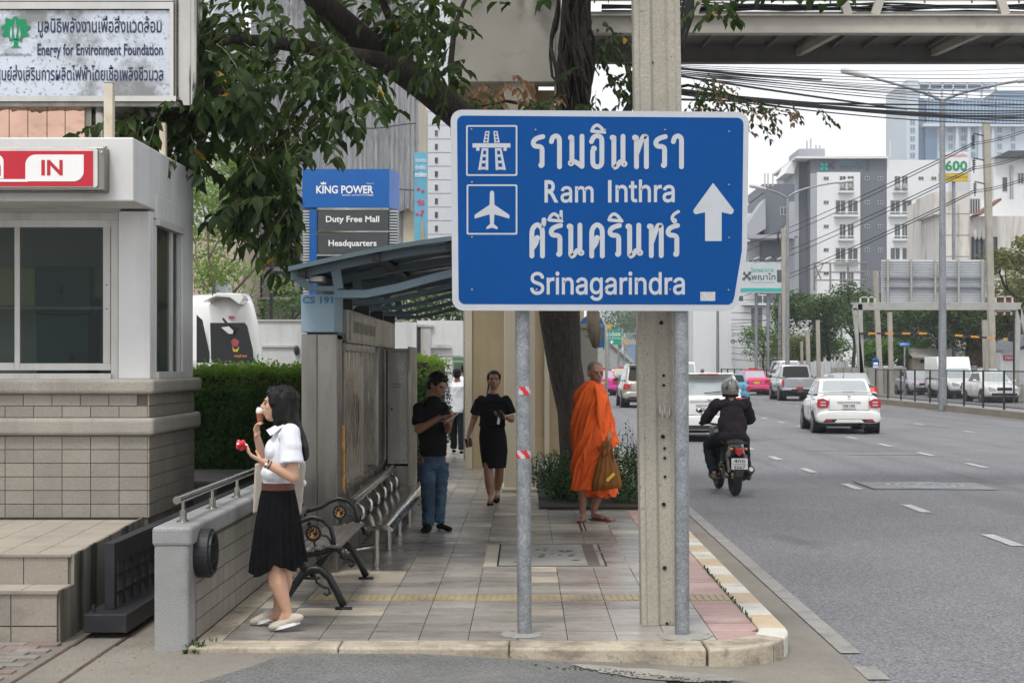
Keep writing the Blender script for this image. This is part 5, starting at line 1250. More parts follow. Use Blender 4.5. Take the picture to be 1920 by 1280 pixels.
g = G(); g.box(X(777, Y), X(800.5, Y), Y, Y+.15, Z(470, Y), Z(286, Y)); obj('cloth', g, mk('banner_blue', (.10, .34, .48), .6, var=.12, scale=.8), bn)
Mw = mk('banner_white', (.7, .72, .74), .6); Mr = mk('banner_red', (.55, .04, .1), .6)
textpx('ค่าการศึกษา', 779, 799, 308, 318, Y-.03, Mw, bn, .02, 1); textpx('การศึกษา', 778, 800, 322, 332, Y-.03, Mw, bn, .04, 1); textpx('950', 782, 796, 374, 386, Y-.03, Mr, bn, .04, 1); textpx('งานมหกรรม', 779, 799, 298, 304, Y-.03, Mw, bn, .01, 1)
for px, py in ((793, 358), (784, 354), (792, 396), (782, 401), (790, 402)):
    g = G(); g.ell((X(px, Y), Y-.03, Z(py, Y)), (.08, .02, .08), 8, 5); obj('print_badge', g, Mr, bn)
flat([(X(a, Y-.03), Z(b_, Y-.03)) for a, b_ in ((789, 462), (789, 420), (791.5, 408), (794, 420), (797, 462))], Y-.03, M_creamd, bn, 'print_spire')
# white wall & small buildings beyond the hedge
b = thing('compound_wall', 'white rendered compound wall behind the hedge and parked cars', 'wall', (X(500, 36), 36, 0)); Y = 36
g = G(); g.box(X(330, Y), X(575, Y), Y, Y+.25, 0, Z(602, Y)); obj('wall', g, M_white, b); g = G(); g.box(X(330, Y), X(576, Y), Y-.04, Y+.3, Z(602, Y), Z(599, Y)); g.box(X(475, Y), X(552, Y), Y-.05, Y, Z(651, Y), Z(647, Y)); obj('moulding', g, M_offw, b)
g = G(); g.ell((X(557, Y), Y-.06, Z(657, Y)), (.07, .05, .12), 10, 8); q = obj('lamp', g, M_plastic, b)
b = thing('white_outbuilding', 'small white outbuilding with a narrow doorway beyond the shelter', 'building', (X(800, 38), 39, 0)); Y = 38
g = G(); g.box(X(700, Y), X(780, Y), Y, Y+3, 0, Z(604, Y)); g.box(X(780, Y), X(866, Y), Y+.4, Y+3, 0, Z(600, Y)); obj('wall', g, M_white, b)
g = G(); g.box(X(778, Y), X(788, Y), Y+.38, Y+.39, 0, Z(608, Y)); obj('opening', g, M_dgrey, b)
g = G(); g.box(X(787, Y), X(806, Y), Y+.33, Y+.39, 0, Z(612, Y)); obj('door', g, M_offw, b, bevel=.01)
g = G(); g.box(X(806, Y), X(845, Y), Y+.3, Y+.39, Z(652, Y), Z(646, Y)); g.box(X(776, Y), X(812, Y), Y+.3, Y+.39, Z(612, Y), Z(608, Y)); obj('moulding', g, M_offw, b)
for k in range(4):
    g = G(); g.box(X(806, Y), X(864, Y), Y+.385, Y+.39, Z(668+k*16, Y), Z(667+k*16, Y)); obj('panel_joint', g, M_dgrey, b)
tree('backdrop_tree', 'olive green tree mass behind the white outbuilding', X(830, 60), 60, 4.6, 3.2, M_leafd, 2600, .12, 21, .15, 0)
tree('backdrop_tree', 'dark green tree behind the lamp post and compound wall', X(550, 54), 54, 4.4, 1.7, M_leafd, 2200, .09, 22, .12, 0)
# dark lamp post
t = thing('lamp_post', 'slim black lamp post with flat square head behind the compound wall', 'lamp post', (X(509, 40), 40, 0)); Y = 40
g = G(); g.box(X(505.5, Y), X(511.5, Y), Y, Y+.08, 0, Z(474, Y)); obj('pole', g, M_gate, t); g = G(); g.box(X(490, Y), X(513, Y), Y-.2, Y+.3, Z(474, Y), Z(466, Y)); obj('lamp_head', g, M_gate, t)
g = G(); g.box(X(491, Y), X(504, Y), Y-.18, Y+.28, Z(475.5, Y), Z(474, Y)); obj('lens', g, M_lampc, t)
# pylon sign
Y = 34; t = thing('pylon_sign', 'blue and dark grey duty free pylon sign with louvred sides', 'sign', (X(655, Y), Y+.3, 0))
g = G(); g.box(X(567, Y), X(730, Y), Y, Y+.6, Z(389, Y), Z(317, Y)); obj('blue_panel', g, mk('pylon_blue', (.004, .10, .36), .35, var=.06, scale=2), t)
g = G(); x0 = X(730, Y); g.prism([(x0, Y+.002), (X(742, Y)+.03, Y+.55), (X(742, Y)+.03, Y+.6), (x0, Y+.6)], 'z', Z(389, Y)+.002, Z(317, Y)-.002); obj('side_panel', g, mk('pylon_side_blue', (.06, .16, .50), .35), t)
M_pg = mk('pylon_grey', (.055, .062, .066), .45, var=.1, scale=3)
for a, b_ in ((394, 433), (436, 476)):
    g = G(); g.box(X(596, Y), X(728, Y), Y-.03, Y+.1, Z(b_, Y), Z(a, Y)); obj('grey_panel', g, M_pg, t)
g = G(); g.box(X(594, Y), X(730, Y), Y-.04, Y, Z(394, Y), Z(390, Y)); g.box(X(594, Y), X(730, Y), Y-.04, Y, Z(436, Y), Z(433, Y)); g.box(X(594, Y), X(730, Y), Y-.04, Y, Z(480, Y), Z(477, Y)); obj('trim', g, M_steel, t)
g = G(); g.box(X(580, Y), X(594, Y), Y+.02, Y+.1, 0, Z(392, Y)); obj('blue_strip', g, MATS['pylon_blue'], t)
for k in range(30):
    z = Z(395, Y)-.065*k
    if z < .6: break
    g = G(); g.box(X(730, Y), X(745, Y), Y+.02, Y+.5, z-.03, z); obj('louvre', g, M_signw, t)
    g = G(); g.box(X(568, Y), X(580, Y), Y+.0, Y+.5, z-.03, z); obj('louvre', g, M_signw, t)
g = G(); g.box(X(582, Y), X(728, Y), Y+.1, Y+.5, 0, Z(390, Y)); obj('core', g, M_dgrey, t)
Yt = Y-.006; textpx('KING POWER', 593, 700, 348, 363, Yt, M_white2, t, .022); textpx('KING OF DUTY FREE', 642, 700, 364.5, 367.5, Yt, M_white2, t, .01, 1); textpx('Powered', 687, 700, 342.5, 345, Yt, M_white2, t, .0, 1)
Yt = Y-.036; textpx('Duty Free Mall', 611, 711, 405, 420, Yt, M_white2, t, .02); textpx('Headquarters', 616, 706, 450, 465, Yt, M_white2, t, .02)
flat([(X(a, Y-.004), Z(b_, Y-.004)) for a, b_ in ((602, 346), (601, 341), (604, 344), (606.5, 340), (609, 344), (612, 341), (611, 346))], Y-.004, M_white2, t, 'crown_symbol')
# green cabinet by the path
Y = 36; t = thing('utility_cabinet', 'pale green metal utility cabinet beyond the walking men', 'utility cabinet', (X(863, Y), Y+.2, 0)); M_cg = mk('pale_green_paint', (.22, .32, .21), .5, var=.08, scale=3)
g = G(); g.box(X(848, Y), X(878, Y), Y, Y+.5, .1, Z(671, Y)); obj('body', g, M_cg, t, bevel=.01); g = G(); g.box(X(846.5, Y), X(879.5, Y), Y-.03, Y+.53, Z(671, Y), Z(668, Y)); obj('lid', g, M_cg, t)
for k in range(6):
    g = G(); g.box(X(851, Y), X(875, Y), Y-.006, Y, Z(681+k*2.4, Y), Z(680+k*2.4, Y)); obj('vent_slot', g, M_gate, t)
g = G(); g.box(X(846, Y), X(880, Y), Y-.05, Y+.55, 0, .1); obj('plinth', g, M_conc, t)
t = thing('thin_pole', 'thin grey metal pole beside the footbridge wall', 'pole', (X(872, 26), 26, 0)); g = G(); g.cyl((X(872, 26), 26, 0), (X(872, 26), 26, 4), .028, n=12); obj('tube', g, M_galv, t)
g = G(); g.box(X(875, 26), X(879, 26), 25.97, 25.98, Z(640, 26), Z(618, 26)); obj('red_label', g, M_redt, t)
# ================================================================== grey control box & blue bus stop sign right of the trunk
Y = 22; t = thing('control_cabinet', 'grey control cabinet behind the street tree trunk', 'cabinet', (X(1105, Y), Y+.2, 0)); M_cgr = mk('cabinet_grey', (.27, .26, .23), .5, var=.08, scale=3)
g = G(); g.box(X(1086, Y), X(1121, Y), Y, Y+.5, 0, Z(616, Y)); obj('body', g, M_cgr, t, bevel=.01); g = G(); g.box(X(1084, Y), X(1123, Y), Y-.04, Y+.55, Z(616, Y), Z(607, Y)); obj('lid', g, M_cgr, t, bevel=.01)
g = G(); g.ell((X(1102, Y), Y-.02, Z(628, Y)), (.02, .02, .03), 8, 6); obj('lock', g, M_steel, t)
Y = 24; t = thing('bus_stop_sign', 'rounded blue bus stop sign in a curved steel frame', 'sign', (X(1122, Y), Y, 0))
pts = [at(1137, 925, Y), at(1137, 640, Y), at(1135, 612, Y), at(1128, 597, Y), at(1117, 587, Y), at(1100, 584, Y)]
g = G(); g.tube(pts, .022, 10); obj('frame', g, M_bridge, t, smooth=True)
P_ = [(1086, 655), (1133, 655), (1133, 620)]+[(1110+23*math.cos(R(a)), 612-22*math.sin(R(a))) for a in range(10, 171, 16)]
flat([(X(a, Y), Z(b_, Y)) for a, b_ in P_], Y, mk('bus_sign_blue', (.01, .10, .28), .4), t, 'panel', .02)
flat([(X(a, Y), Z(b_, Y)) for a, b_ in ((1100, 659), (1131, 655), (1131, 651), (1100, 654))], Y-.022, M_signw, t, 'white_strip')
textpx('รถประจำทาง', 1097, 1130, 604, 614, Y-.024, M_signw, t, .01, 1)
g = G(); g.tube(pp([(1112, 585, 20.5), (1113, 620, 20.4), (1117, 645, 20.4), (1119, 625, 20.6)]), [.09, .10, .06, .09], 10); q = obj('cut_branch', g, M_bark2, tr, smooth=True)
# ================================================================== median
md = struct('median', G().box(16.3, 17.3, 30, 71, -.3, .10), M_conc)
for k in range(16):
    g = G(); g.box(16.26, 16.42, 44+1.8*k, 45.78+1.8*k, -.3, .115); obj('kerb_stone', g, M_gut, md)
mf = thing('median_fence', 'black posts and wire mesh fence along the median', 'fence', (16.8, 58, .1)); 
for k in range(10):
    y = 50+2.4*k-.0; g = G(); g.box(16.77, 16.83, y-.03, y+.03, .1, 1.48); obj('post', g, M_gate, mf)
g = G(); g.box(16.78, 16.82, 50, 71.6, 1.43, 1.47); g.box(16.79, 16.81, 50, 71.6, .18, .21); obj('rail', g, M_gate, mf)
g = G()
for k in range(150): y = 50+.144*k; g.box(16.797, 16.803, y, y+.004, .2, 1.43)
for k in range(18): z = .25+.068*k; g.box(16.797, 16.803, 50, 71.6, z, z+.004)
obj('mesh', g, M_gate, mf, kind='stuff')
mf = thing('median_fence', 'far stretch of dark fence behind the pink taxi', 'fence', (16.8, 120, .1))
for k in range(16):
    y = 100+4*k; g = G(); g.box(16.75, 16.85, y-.05, y+.05, -.1, 1.4); g.box(16.79, 16.81, y, y+4, 1.3, 1.38); obj('post', g, M_gate, mf)
def lamp_post(label, y, x, h, arms, r0=.15, group='tall street lamps on the median'):
    t = thing('street_lamp', label, 'street lamp', (x, y, .1), group=group); top = Vector((x, y, h))
    g = G(); g.tube([(x, y, -.1), (x, y, h)], [r0, r0*.6], 12); obj('pole', g, M_galv, t, smooth=True, shade=50)
    for (px, py, bx, by) in arms:
        e = at(px, py, y); m_ = at(bx, by, y); g = G(); c = top.lerp(m_, .5)+Vector((0, 0, -.0)); pts = []
        for k in range(9): u = k/8; pts.append((1-u)**2*top+2*u*(1-u)*m_+u*u*e)
        g.tube(pts, [.06]*5+[.05]*4, 8); a_ = obj('arm', g, M_galv, t, smooth=True)
        d = (e-m_).normalized(); g = G(); g.caps(e-d*.3, .10, e+d*.55, .13, 10); obj('lamp_head', g, M_offw, t, smooth=True)
    return t
lamp_post('tallest street lamp on the median, its two arms crossing the cables', 58, 16.2, Z(190, 58), ((1608, 139, 1740, 172), (1925, 150, 1800, 168)), .17)
lamp_post('second street lamp on the median in front of the hospital', 92, 16.15, Z(372, 92), ((1425, 352, 1462, 360), (1580, 341, 1490, 352)), .15)
lamp_post('third, farthest street lamp on the median by the billboard', 125, 16.1, Z(455, 125), ((1398, 452, 1410, 452),), .14)
lamp_post('lone lamp arm hanging over the gantry from the left', 118, X(1655, 118), Z(585, 118), ((1580, 583, 1620, 590),), .1)
# ---- height gantry with corrugated billboard
Y = 74; gy = thing('height_gantry', 'steel height restriction gantry carrying a corrugated billboard back', 'gantry', (X(1755, Y), Y, -.1))
M_gn = mk('grey_steel', (.33, .33, .31), .6, var=.1, scale=2, dirt=[((.2, .1, .05), .5, 2, (1, 1, 1), .55, .7)])
def PB(g, a, c, d, e, Y, dep=.2): g.box(X(a, Y), X(c, Y), Y, Y+dep, Z(e, Y), Z(d, Y))
g = G(); PB(g, 1600, 1914, 570, 581, Y); PB(g, 1598, 1916, 567, 570, Y, .4); obj('beam', g, M_gn, gy)
for a, c, d, e in ((1612, 570, 1617, 757), (1602, 578, 1621, 757), (1909, 580, 1905, 745), (1911, 580, 1925, 630)):
    g = G(); g.beam(at(a, c, Y+.1), at(d, e, Y+.1), .22, .2, up=(0, 1, 0)); obj('leg', g, M_gn, gy)
for y_, a, c, b0 in ((625, 1612, 1738, 1), (627, 1775, 1895, 0)):
    n = 8; 
    for k in range(n):
        g = G(); p0 = at(a+(c-a)*k/n, y_+(0 if b0 else k*1.2), Y-.1); p1 = at(a+(c-a)*(k+1)/n, y_+(0 if b0 else (k+1)*1.2), Y-.1); g.beam(p0, p1, .09, .09); obj('bar_segment', g, MATS.get('bar_orange') or mk('bar_orange', (.6, .25, .02), .5) if k % 2 else M_gate, gy)
g = G(); PB(g, 1655, 1848, 487, 567, Y+.3, .05); obj('billboard_sheet', g, M_galv, gy)
for k in range(26):
    z = 487+k*3.1; g = G(); g.prism([(Y+.22, Z(z+1.5, Y)), (Y+.3, Z(z, Y)), (Y+.3, Z(z+3, Y))], 'x', X(1655, Y), X(1848, Y)); obj('corrugation', g, mk('corrugated_sheet', (.60, .62, .64), .5, .1, var=.1, scale=1) if k == 0 else MATS['corrugated_sheet'], gy)
for px in (1665, 1709, 1754, 1798, 1842):
    g = G(); PB(g, px-1.8, px+1.8, 486, 569, Y+.05, .14); obj('billboard_post', g, M_gn, gy)
for y_ in (519, 537): 
    g = G(); PB(g, 1660, 1845, y_, y_+2.5, Y+.1, .1); obj('billboard_rail', g, M_galv, gy)
for a, c, d, e in ((1612, 1642, 556, 568), (1866, 1900, 555, 568), (1866, 1898, 582, 590)):
    g = G()
    for q in (a, (a+c)/2, c-3): PB(g, q, q+3, d, e, Y+.1, .1)
    PB(g, a, c, d, d+2, Y+.1, .1); obj('light_box', g, M_offw, gy)
mk('rust', (.18, .06, .025), .8, var=.4, scale=4)
for a, c in ((557, 566), (583, 589)):
    g = G(); PB(g, 1869, 1897, a, c, Y+.2, .05); obj('rusty_back', g, MATS['rust'], gy)
g = G(); g.prism([(X(1860, 72), -.1), (X(1885, 72), .5), (X(1897, 72), .75), (X(1930, 72), .75), (X(1930, 72), -.1)], 'y', 71.8, 73.2); q = obj('gantry_footing', g, M_conc); setp(q, 'wedge-shaped concrete footing at the right leg of the gantry', 'footing')
# traffic light beside the right leg
t = thing('traffic_signal', 'black traffic signal beside the right gantry leg', 'traffic light', (X(1901, 70), 70, 0)); g = G(); g.cyl((X(1901, 70), 70, -.1), (X(1901, 70), 70, Z(602, 70)), .05, n=8); obj('pole', g, M_gate, t); g = G(); PB(g, 1892, 1900, 622, 640, 70, .25); obj('housing', g, M_plastic, t, bevel=.03)
for k in range(3):
    g = G(); g.ell((X(1896, 70), 69.99, Z(626+5*k, 70)), (.07, .03, .07), 8, 5); obj('lens', g, M_cglass, t)
# small blue signs
for i, (px, py, Y, w_, h_, s, lb) in enumerate(((1696, 645, 84, 21, 7, 'สุรศักดิ์ 3', 'blue street name sign in front of the tiled roof wall'), (1381, 663, 150, 11, 4.5, 'พญาไท', 'tiny far blue street name sign'))):
    t = thing('street_name_sign', lb, 'street sign', (X(px, Y), Y, -.1)); g = G(); g.cyl((X(px, Y), Y, -.1), (X(px, Y), Y, Z(py, Y)), .05, n=8); obj('pole', g, M_galv, t)
    flat([(X(px-w_/2, Y), Z(py-h_/2, Y)), (X(px+w_/2-2, Y), Z(py-h_/2, Y)), (X(px+w_/2, Y), Z(py, Y)), (X(px+w_/2-2, Y), Z(py+h_/2, Y)), (X(px-w_/2, Y), Z(py+h_/2, Y)), (X(px-w_/2-1.5, Y), Z(py, Y))], Y-.06, mk('street_sign_blue', (.01, .10, .42), .4) if i == 0 else MATS['street_sign_blue'], t, 'panel', .04)
    textpx(s, px-w_/2+2, px+w_/2-3, py-h_/2+1.4, py+h_/2-1.4, Y-.105, M_white2, t, .02, 1)
Y = 82; t = thing('bus_stop_sign', 'small rounded blue bus stop sign on the far pavement', 'sign', (X(1642, Y), Y, -.1)); g = G(); PB(g, 1636, 1648, 676, 690, Y, .06); g.cyl((X(1642, Y), Y, Z(676, Y)), (X(1642, Y), Y+.06, Z(676, Y)), 6/FPX*Y, n=18); obj('panel', g, MATS['street_sign_blue'], t)
g = G(); PB(g, 1640, 1644, 690, 752, Y, .06); obj('pole', g, M_galv, t); g = G(); PB(g, 1638, 1646, 679, 684, Y-.02, .01); obj('bus_symbol', g, M_white2, t); g = G(); PB(g, 1637, 1647, 686, 689, Y-.02, .01); obj('print', g, M_white2, t)
# green direction sign far left lane
Y = 170; t = thing('direction_sign', 'green overhead direction sign far down the road', 'road sign', (X(1150, Y), Y, 4)); g = G(); PB(g, 1128, 1165, 618, 646, Y, .15); obj('panel', g, mk('sign_green', (.0, .28, .17), .5), t); textpx('พระราม-ดินแดง', 1130, 1163, 622, 630, Y-.03, M_white2, t, .02, 1); textpx('- Din Daeng', 1134, 1163, 632, 636, Y-.03, M_white2, t, .01, 1)
flat([(X(a, Y), Z(b_, Y)) for a, b_ in ((1146, 637), (1148, 637), (1148, 640), (1151, 640), (1147, 645), (1143, 640), (1146, 640))], Y-.03, M_white2, t, 'arrow')
g = G(); g.cyl((X(1138, Y), Y+.2, -.1), (X(1138, Y), Y+.2, Z(618, Y)), .12, n=8); g.cyl((X(1160, Y), Y+.2, -.1), (X(1160, Y), Y+.2, Z(618, Y)), .12, n=8); obj('post', g, M_galv, t)
for px, py, sz, lb in ((1142, 612, 4, 'small orange square sign above the green sign'), (1171, 640, 5, 'orange diamond warning sign beside the green sign')):
    t = thing('warning_sign', lb, 'sign', (X(px, 165), 165, -.1)); x, z, s = X(px, 165), Z(py, 165), sz/FPX*165
    flat([(x-s, z), (x, z-s), (x+s, z), (x, z+s)] if sz == 5 else [(x-s, z-s), (x+s, z-s), (x+s, z+s), (x-s, z+s)], 165, mk('sign_orange', (.6, .33, .02), .5) if sz == 4 else MATS['sign_orange'], t, 'panel', .05); g = G(); g.cyl((x, 165.1, -.1), (x, 165.1, z), .07, n=8); obj('pole', g, M_galv, t)
# far footbridge and flyover ramp
Y = 190; t = thing('far_footbridge', 'distant pale footbridge crossing above the traffic', 'footbridge', (X(1250, Y), Y, 0)); g = G(); PB(g, 1165, 1345, 637, 646, Y, 2.5); obj('deck', g, M_gn, t)
g = G(); PB(g, 1165, 1345, 624, 626, Y, .15)
for k in range(45): PB(g, 1165+4*k, 1166+4*k, 626, 637, Y, .1)
PB(g, 1330, 1362, 610, 646, Y+.5, 2); obj('railing', g, M_gn, t); g = G(); PB(g, 1313, 1319, 646, 705, Y, .8); PB(g, 1170, 1176, 646, 705, Y, .8); obj('pier', g, M_conc, t)
g = G(); g.prism([(X(1100, 185), Z(628, 185)), (X(1142, 185), Z(648, 185)), (X(1182, 185), Z(683, 185)), (X(1182, 185), -.2), (X(1100, 185), -.2)], 'y', 185, 187); q = obj('flyover_ramp', g, M_gn); setp(q, 'grey sloping flyover ramp wall in the far distance', 'ramp')
g = G(); g.tube([(X(1110, 184.9), 184.9, Z(624, 184.9)), (X(1144, 184.9), 184.9, Z(643, 184.9)), (X(1185, 184.9), 184.9, Z(680, 184.9))], .35, 4); q = obj('ramp_parapet', g, M_conc); setp(q, 'stone coloured parapet running down the flyover ramp', 'parapet')
# ================================================================== hospital and right background
M_hw = mk('hospital_white', (.68, .69, .70), .7, var=.04, scale=.15, dirt=[((.42, .42, .42), .4, .3, STR, .5, .75)]); M_hg = mk('hospital_grey', (.13, .14, .165), .7, var=.06, scale=.2); M_hlg = mk('hospital_light_grey', (.33, .345, .37), .7, var=.05, scale=.2)
Y = 205; b = thing('hospital_block', 'white and dark grey hospital block with many windows and logo lettering', 'building', (X(1620, Y), Y+8, 0))
g = G(); PB(g, 1520, 1663, 297, 760, Y, 18); obj('wall', g, M_hg, b)
g = G(); PB(g, 1532, 1613, 323, 760, Y-.6, .6); obj('white_bay', g, M_hw, b); g = G(); PB(g, 1520, 1532, 325, 760, Y-.4, .4); obj('light_bay', g, M_hlg, b)
g = G(); PB(g, 1663, 1862, 300, 760, Y-.2, 14); obj('white_wing', g, M_hw, b)
g = G(); PB(g, 1493, 1520, 297, 760, Y+3, 14); obj('grey_flank', g, M_hg, b); g = G(); PB(g, 1488, 1498, 300, 760, Y+2.5, 14); obj('white_flank', g, M_hlg, b)
g = G(); PB(g, 1492, 1665, 293, 297, Y-.8, 19); obj('roof_edge', g, M_hw, b); g = G(); g.add([at(1475, 322, Y+2), at(1492, 293, Y+2), at(1498, 296, Y+2), at(1490, 322, Y+2)], [(0, 1, 2, 3)]); g = G(); g.prism([(X(1476, Y), Z(322, Y)), (X(1492, Y), Z(294, Y)), (X(1500, Y), Z(294, Y)), (X(1494, Y), Z(322, Y))], 'y', Y+2, Y+10); obj('canopy', g, M_hw, b)
g = G(); PB(g, 1498, 1547, 279, 294, Y+4, 8); obj('roof_hut', g, M_hlg, b)
g = G()
for px, t_ in ((1513, 264), (1520, 260), (1530, 272), (1537, 272), (1669, 264)): g.cyl(at(px, 294, Y+5), at(px, t_, Y+5), .12, n=6)
obj('antenna', g, M_offw, b)
Mteal = mk('logo_teal', (.02, .40, .36), .5); Mdl = mk('logo_dark', (.06, .09, .10), .5)
for px, py, m_ in ((1545, 313, Mteal), (1559, 310, Mdl)):
    g = G(); x, z = X(px, Y), Z(py, Y); r_ = .35
    for a in (45, 135, 225, 315): g.ell((x+r_*1.3*math.cos(R(a)), Y-.1, z+r_*1.3*math.sin(R(a))), (r_*.62, .08, r_*.62), 8, 5); g.beam((x, Y-.1, z), (x+r_*1.3*math.cos(R(a)), Y-.1, z+r_*1.3*math.sin(R(a))), .1, .22)
    obj('logo', g, m_, b)
textpx('โรงพยาบาล', 1575, 1614, 299, 305, Y-.06, Mteal, b, .01, 1); textpx('พญาไท', 1576, 1618, 306, 320, Y-.06, Mdl, b, .01, 1); textpx('1', 1623, 1630, 302, 320, Y-.06, Mdl, b, 0, 1)
for k, y0 in enumerate((330, 375, 420, 464, 508)):
    for px in (1549,): bwin(b, px-5, px+5, y0+1, y0+8, Y-.62)
    wd = 8 if k in (1, 3) else 0; bwin(b, 1574-wd, 1586, y0, y0+27, Y-.62, mull=1); bwin(b, 1589, 1601+wd, y0, y0+27, Y-.62, mull=1)
    g = G(); PB(g, 1573-wd, 1602+wd, y0+22, y0+23.3, Y-1.0, .3); PB(g, 1573-wd, 1602+wd, y0+28, y0+31, Y-1.3, .7); obj('balcony', g, M_hw, b)
    for px in (1626, 1651): bwin(b, px-4.5, px+4.5, y0+1, y0+8, Y-.02, mat=M_wg)
    w2 = 8 if k in (1, 3) else 0
    bwin(b, 1677-w2, 1688, y0, y0+27, Y-.22, mull=1); bwin(b, 1691, 1702+w2, y0, y0+27, Y-.22, mull=1)
    g = G(); PB(g, 1676-w2, 1703+w2, y0+22, y0+23.3, Y-.6, .3); PB(g, 1676-w2, 1703+w2, y0+28, y0+31, Y-.9, .7); obj('balcony', g, M_hw, b)
    for px in (1727, 1751): bwin(b, px-5, px+5, y0+1, y0+8, Y-.22)
# air-conditioners on the top floor
for px in (1580, 1595, 1683, 1697):
    g = G(); PB(g, px-3.5, px+3.5, 344, 351, Y-1.3, .6); obj('air_conditioner', g, M_hlg, b)
    
Y = 150; b = thing('hospital_annex', 'stepped grey and white annex left of the hospital', 'building', (X(1445, Y), Y+5, 0))
g = G(); PB(g, 1433, 1490, 362, 760, Y, 12); obj('grey_wall', g, M_hg, b); g = G(); PB(g, 1300, 1433, 400, 760, Y+3, 12); obj('white_wall', g, M_hw, b)
g = G(); g.prism([(X(1400, Y), Z(420, Y)), (X(1432, Y), Z(374, Y)), (X(1433, Y), Z(430, Y)), (X(1400, Y), Z(450, Y))], 'y', Y-1, Y+2.9); obj('sloped_roof', g, M_hlg, b)
g = G(); PB(g, 1430, 1490, 345, 362, Y+1, 10); obj('roof_hut', g, M_hg, b); g = G(); PB(g, 1477, 1490, 378, 760, Y-.3, .3); obj('light_strip', g, M_hlg, b)
bwin(b, 1463, 1475, 388, 403, Y-.02); bwin(b, 1404, 1410, 488, 500, Y+2.9)
g = G()
for px in (1434, 1440, 1449): g.cyl(at(px, 350, Y+1), at(px, 325, Y+1), .08, n=6)
obj('antenna', g, M_offw, b)
g = G(); PB(g, 1405, 1490, 440, 447, Y-2.5, 3); g.prism([(X(1455, Y), Z(447, Y)), (X(1477, Y), Z(415, Y)), (X(1490, Y), Z(415, Y)), (X(1490, Y), Z(447, Y))], 'y', Y-2.4, Y-.35); obj('canopy', g, M_hlg, b)
Y = 128; b = thing('white_podium', 'white panelled podium building with grey vertical strips beyond the street lamps', 'building', (X(1440, Y), Y+5, 0))
g = G(); PB(g, 1300, 1520, 571, 760, Y, 10); obj('wall', g, M_hw, b)
for a, c in ((1409, 1429), (1453, 1463), (1470, 1474)): 
    g = G(); PB(g, a, c, 577, 612, Y-.1, .1); obj('grey_strip', g, M_hg, b)
for k in range(5):
    g = G(); PB(g, 1372, 1409, 585+k*13, 586+k*13, Y-.03, .03); obj('panel_joint', g, M_hlg, b)
g = G(); PB(g, 1395, 1520, 568, 572, Y-.5, 1); PB(g, 1300, 1330, 560, 571, Y+1, 5); obj('parapet', g, M_hw, b)
for a, c, d, e in ((1417, 1443, 552, 570), (1374, 1395, 553, 566)): bwin(b, a, c, d, e, Y+2)
# hospital billboard
Y = 108; t = thing('hospital_billboard', 'pale hospital billboard with green bottom stripe beside the road sign', 'billboard', (X(1425, Y), Y, 0))
g = G(); PB(g, 1388, 1472, 491, 549, Y, .4); obj('panel', g, mk('billboard_pale', (.50, .53, .54), .5, var=.04, scale=.5), t); g = G(); PB(g, 1388, 1472, 540, 546, Y-.03, .03); obj('green_stripe', g, Mteal, t)
textpx('โรงพยาบาล', 1408, 1450, 501, 510, Y-.02, Mteal, t, .01, 1); textpx('พญาไท', 1409, 1454, 512, 527, Y-.02, Mdl, t, .01, 1); textpx('1', 1457, 1467, 506, 529, Y-.02, Mdl, t, 0, 1); textpx('Phyathai Hospital', 1409, 1452, 528, 530.5, Y-.02, Mdl, t, 0, 1)
g = G(); x, z = X(1400, Y), Z(517, Y)
for a in (45, 135, 225, 315): g.beam((x, Y-.03, z), (x+.3*math.cos(R(a)), Y-.03, z+.3*math.sin(R(a))), .05, .1); g.ell((x+.3*math.cos(R(a)), Y-.03, z+.3*math.sin(R(a))), (.11, .04, .11), 8, 5)
obj('logo', g, Mdl, t)
g = G()
for px in (1418, 1440, 1462): g.cyl(at(px, 760, Y+.5), at(px, 490, Y+.5), .12, n=6); g.caps(at(px-3, 487, Y), .12, at(px+4, 484, Y), .12)
obj('support', g, M_galv, t)
# stained building at the right with upper blocks
Y = 128; M_stw = mk('stained_white_wall', (.62, .59, .55), .8, var=.06, scale=.3, dirt=[((.17, .14, .11), .65, .9, STR, .5, .68), ((.22, .17, .12), .6, .3, (1, 1, .3), .52, .72)])
b = thing('stained_shophouse', 'stained white shophouse with barred window at the right edge', 'building', (X(1850, Y), Y+6, 0))
g = G(); PB(g, 1768, 1818, 359, 760, Y, 12); obj('wall', g, M_stw, b); g = G(); PB(g, 1818, 1940, 405, 760, Y+.6, 12); obj('wall', g, M_stw, b); g = G(); PB(g, 1816, 1940, 374, 405, Y+3, 8); obj('upper_wall', g, M_hw, b)
g = G(); PB(g, 1751, 1768, 360, 402, Y+1, 6); obj('side_box', g, M_stw, b)
bwin(b, 1818, 1838, 372, 402, Y+.4, mull=3); bwin(b, 1822, 1870, 444, 515, Y+.4, mull=4, fm=M_gate)
for px in (1829, 1836, 1844): 
    g = G(); g.ell(at(px, 440, Y), (.18, .12, .45), 10, 6); obj('jar', g, M_offw, b)
g = G(); g.prism([(X(1824, Y), Z(404, Y)), (X(1868, Y), Z(374, Y)), (X(1870, Y), Z(378, Y)), (X(1834, Y), Z(405, Y))], 'y', Y-1.2, Y+.6); obj('awning', g, mk('rusty_awning', (.22, .12, .09), .8, var=.3, scale=1), b)
for k in range(4):
    g = G(); PB(g, 1768, 1818, 400+k*40, 401+k*40, Y-.03, .03); obj('joint', g, M_conc, b)
Y = 150; b = thing('white_apartment', 'clean white apartment block behind the stained shophouse', 'building', (X(1880, Y), Y+6, 0)); g = G(); PB(g, 1863, 1950, 297, 760, Y, 12); obj('wall', g, M_hw, b); bwin(b, 1908, 1925, 324, 345, Y-.02, mull=2); bwin(b, 1879, 1889, 332, 359, Y-.02, mull=0)
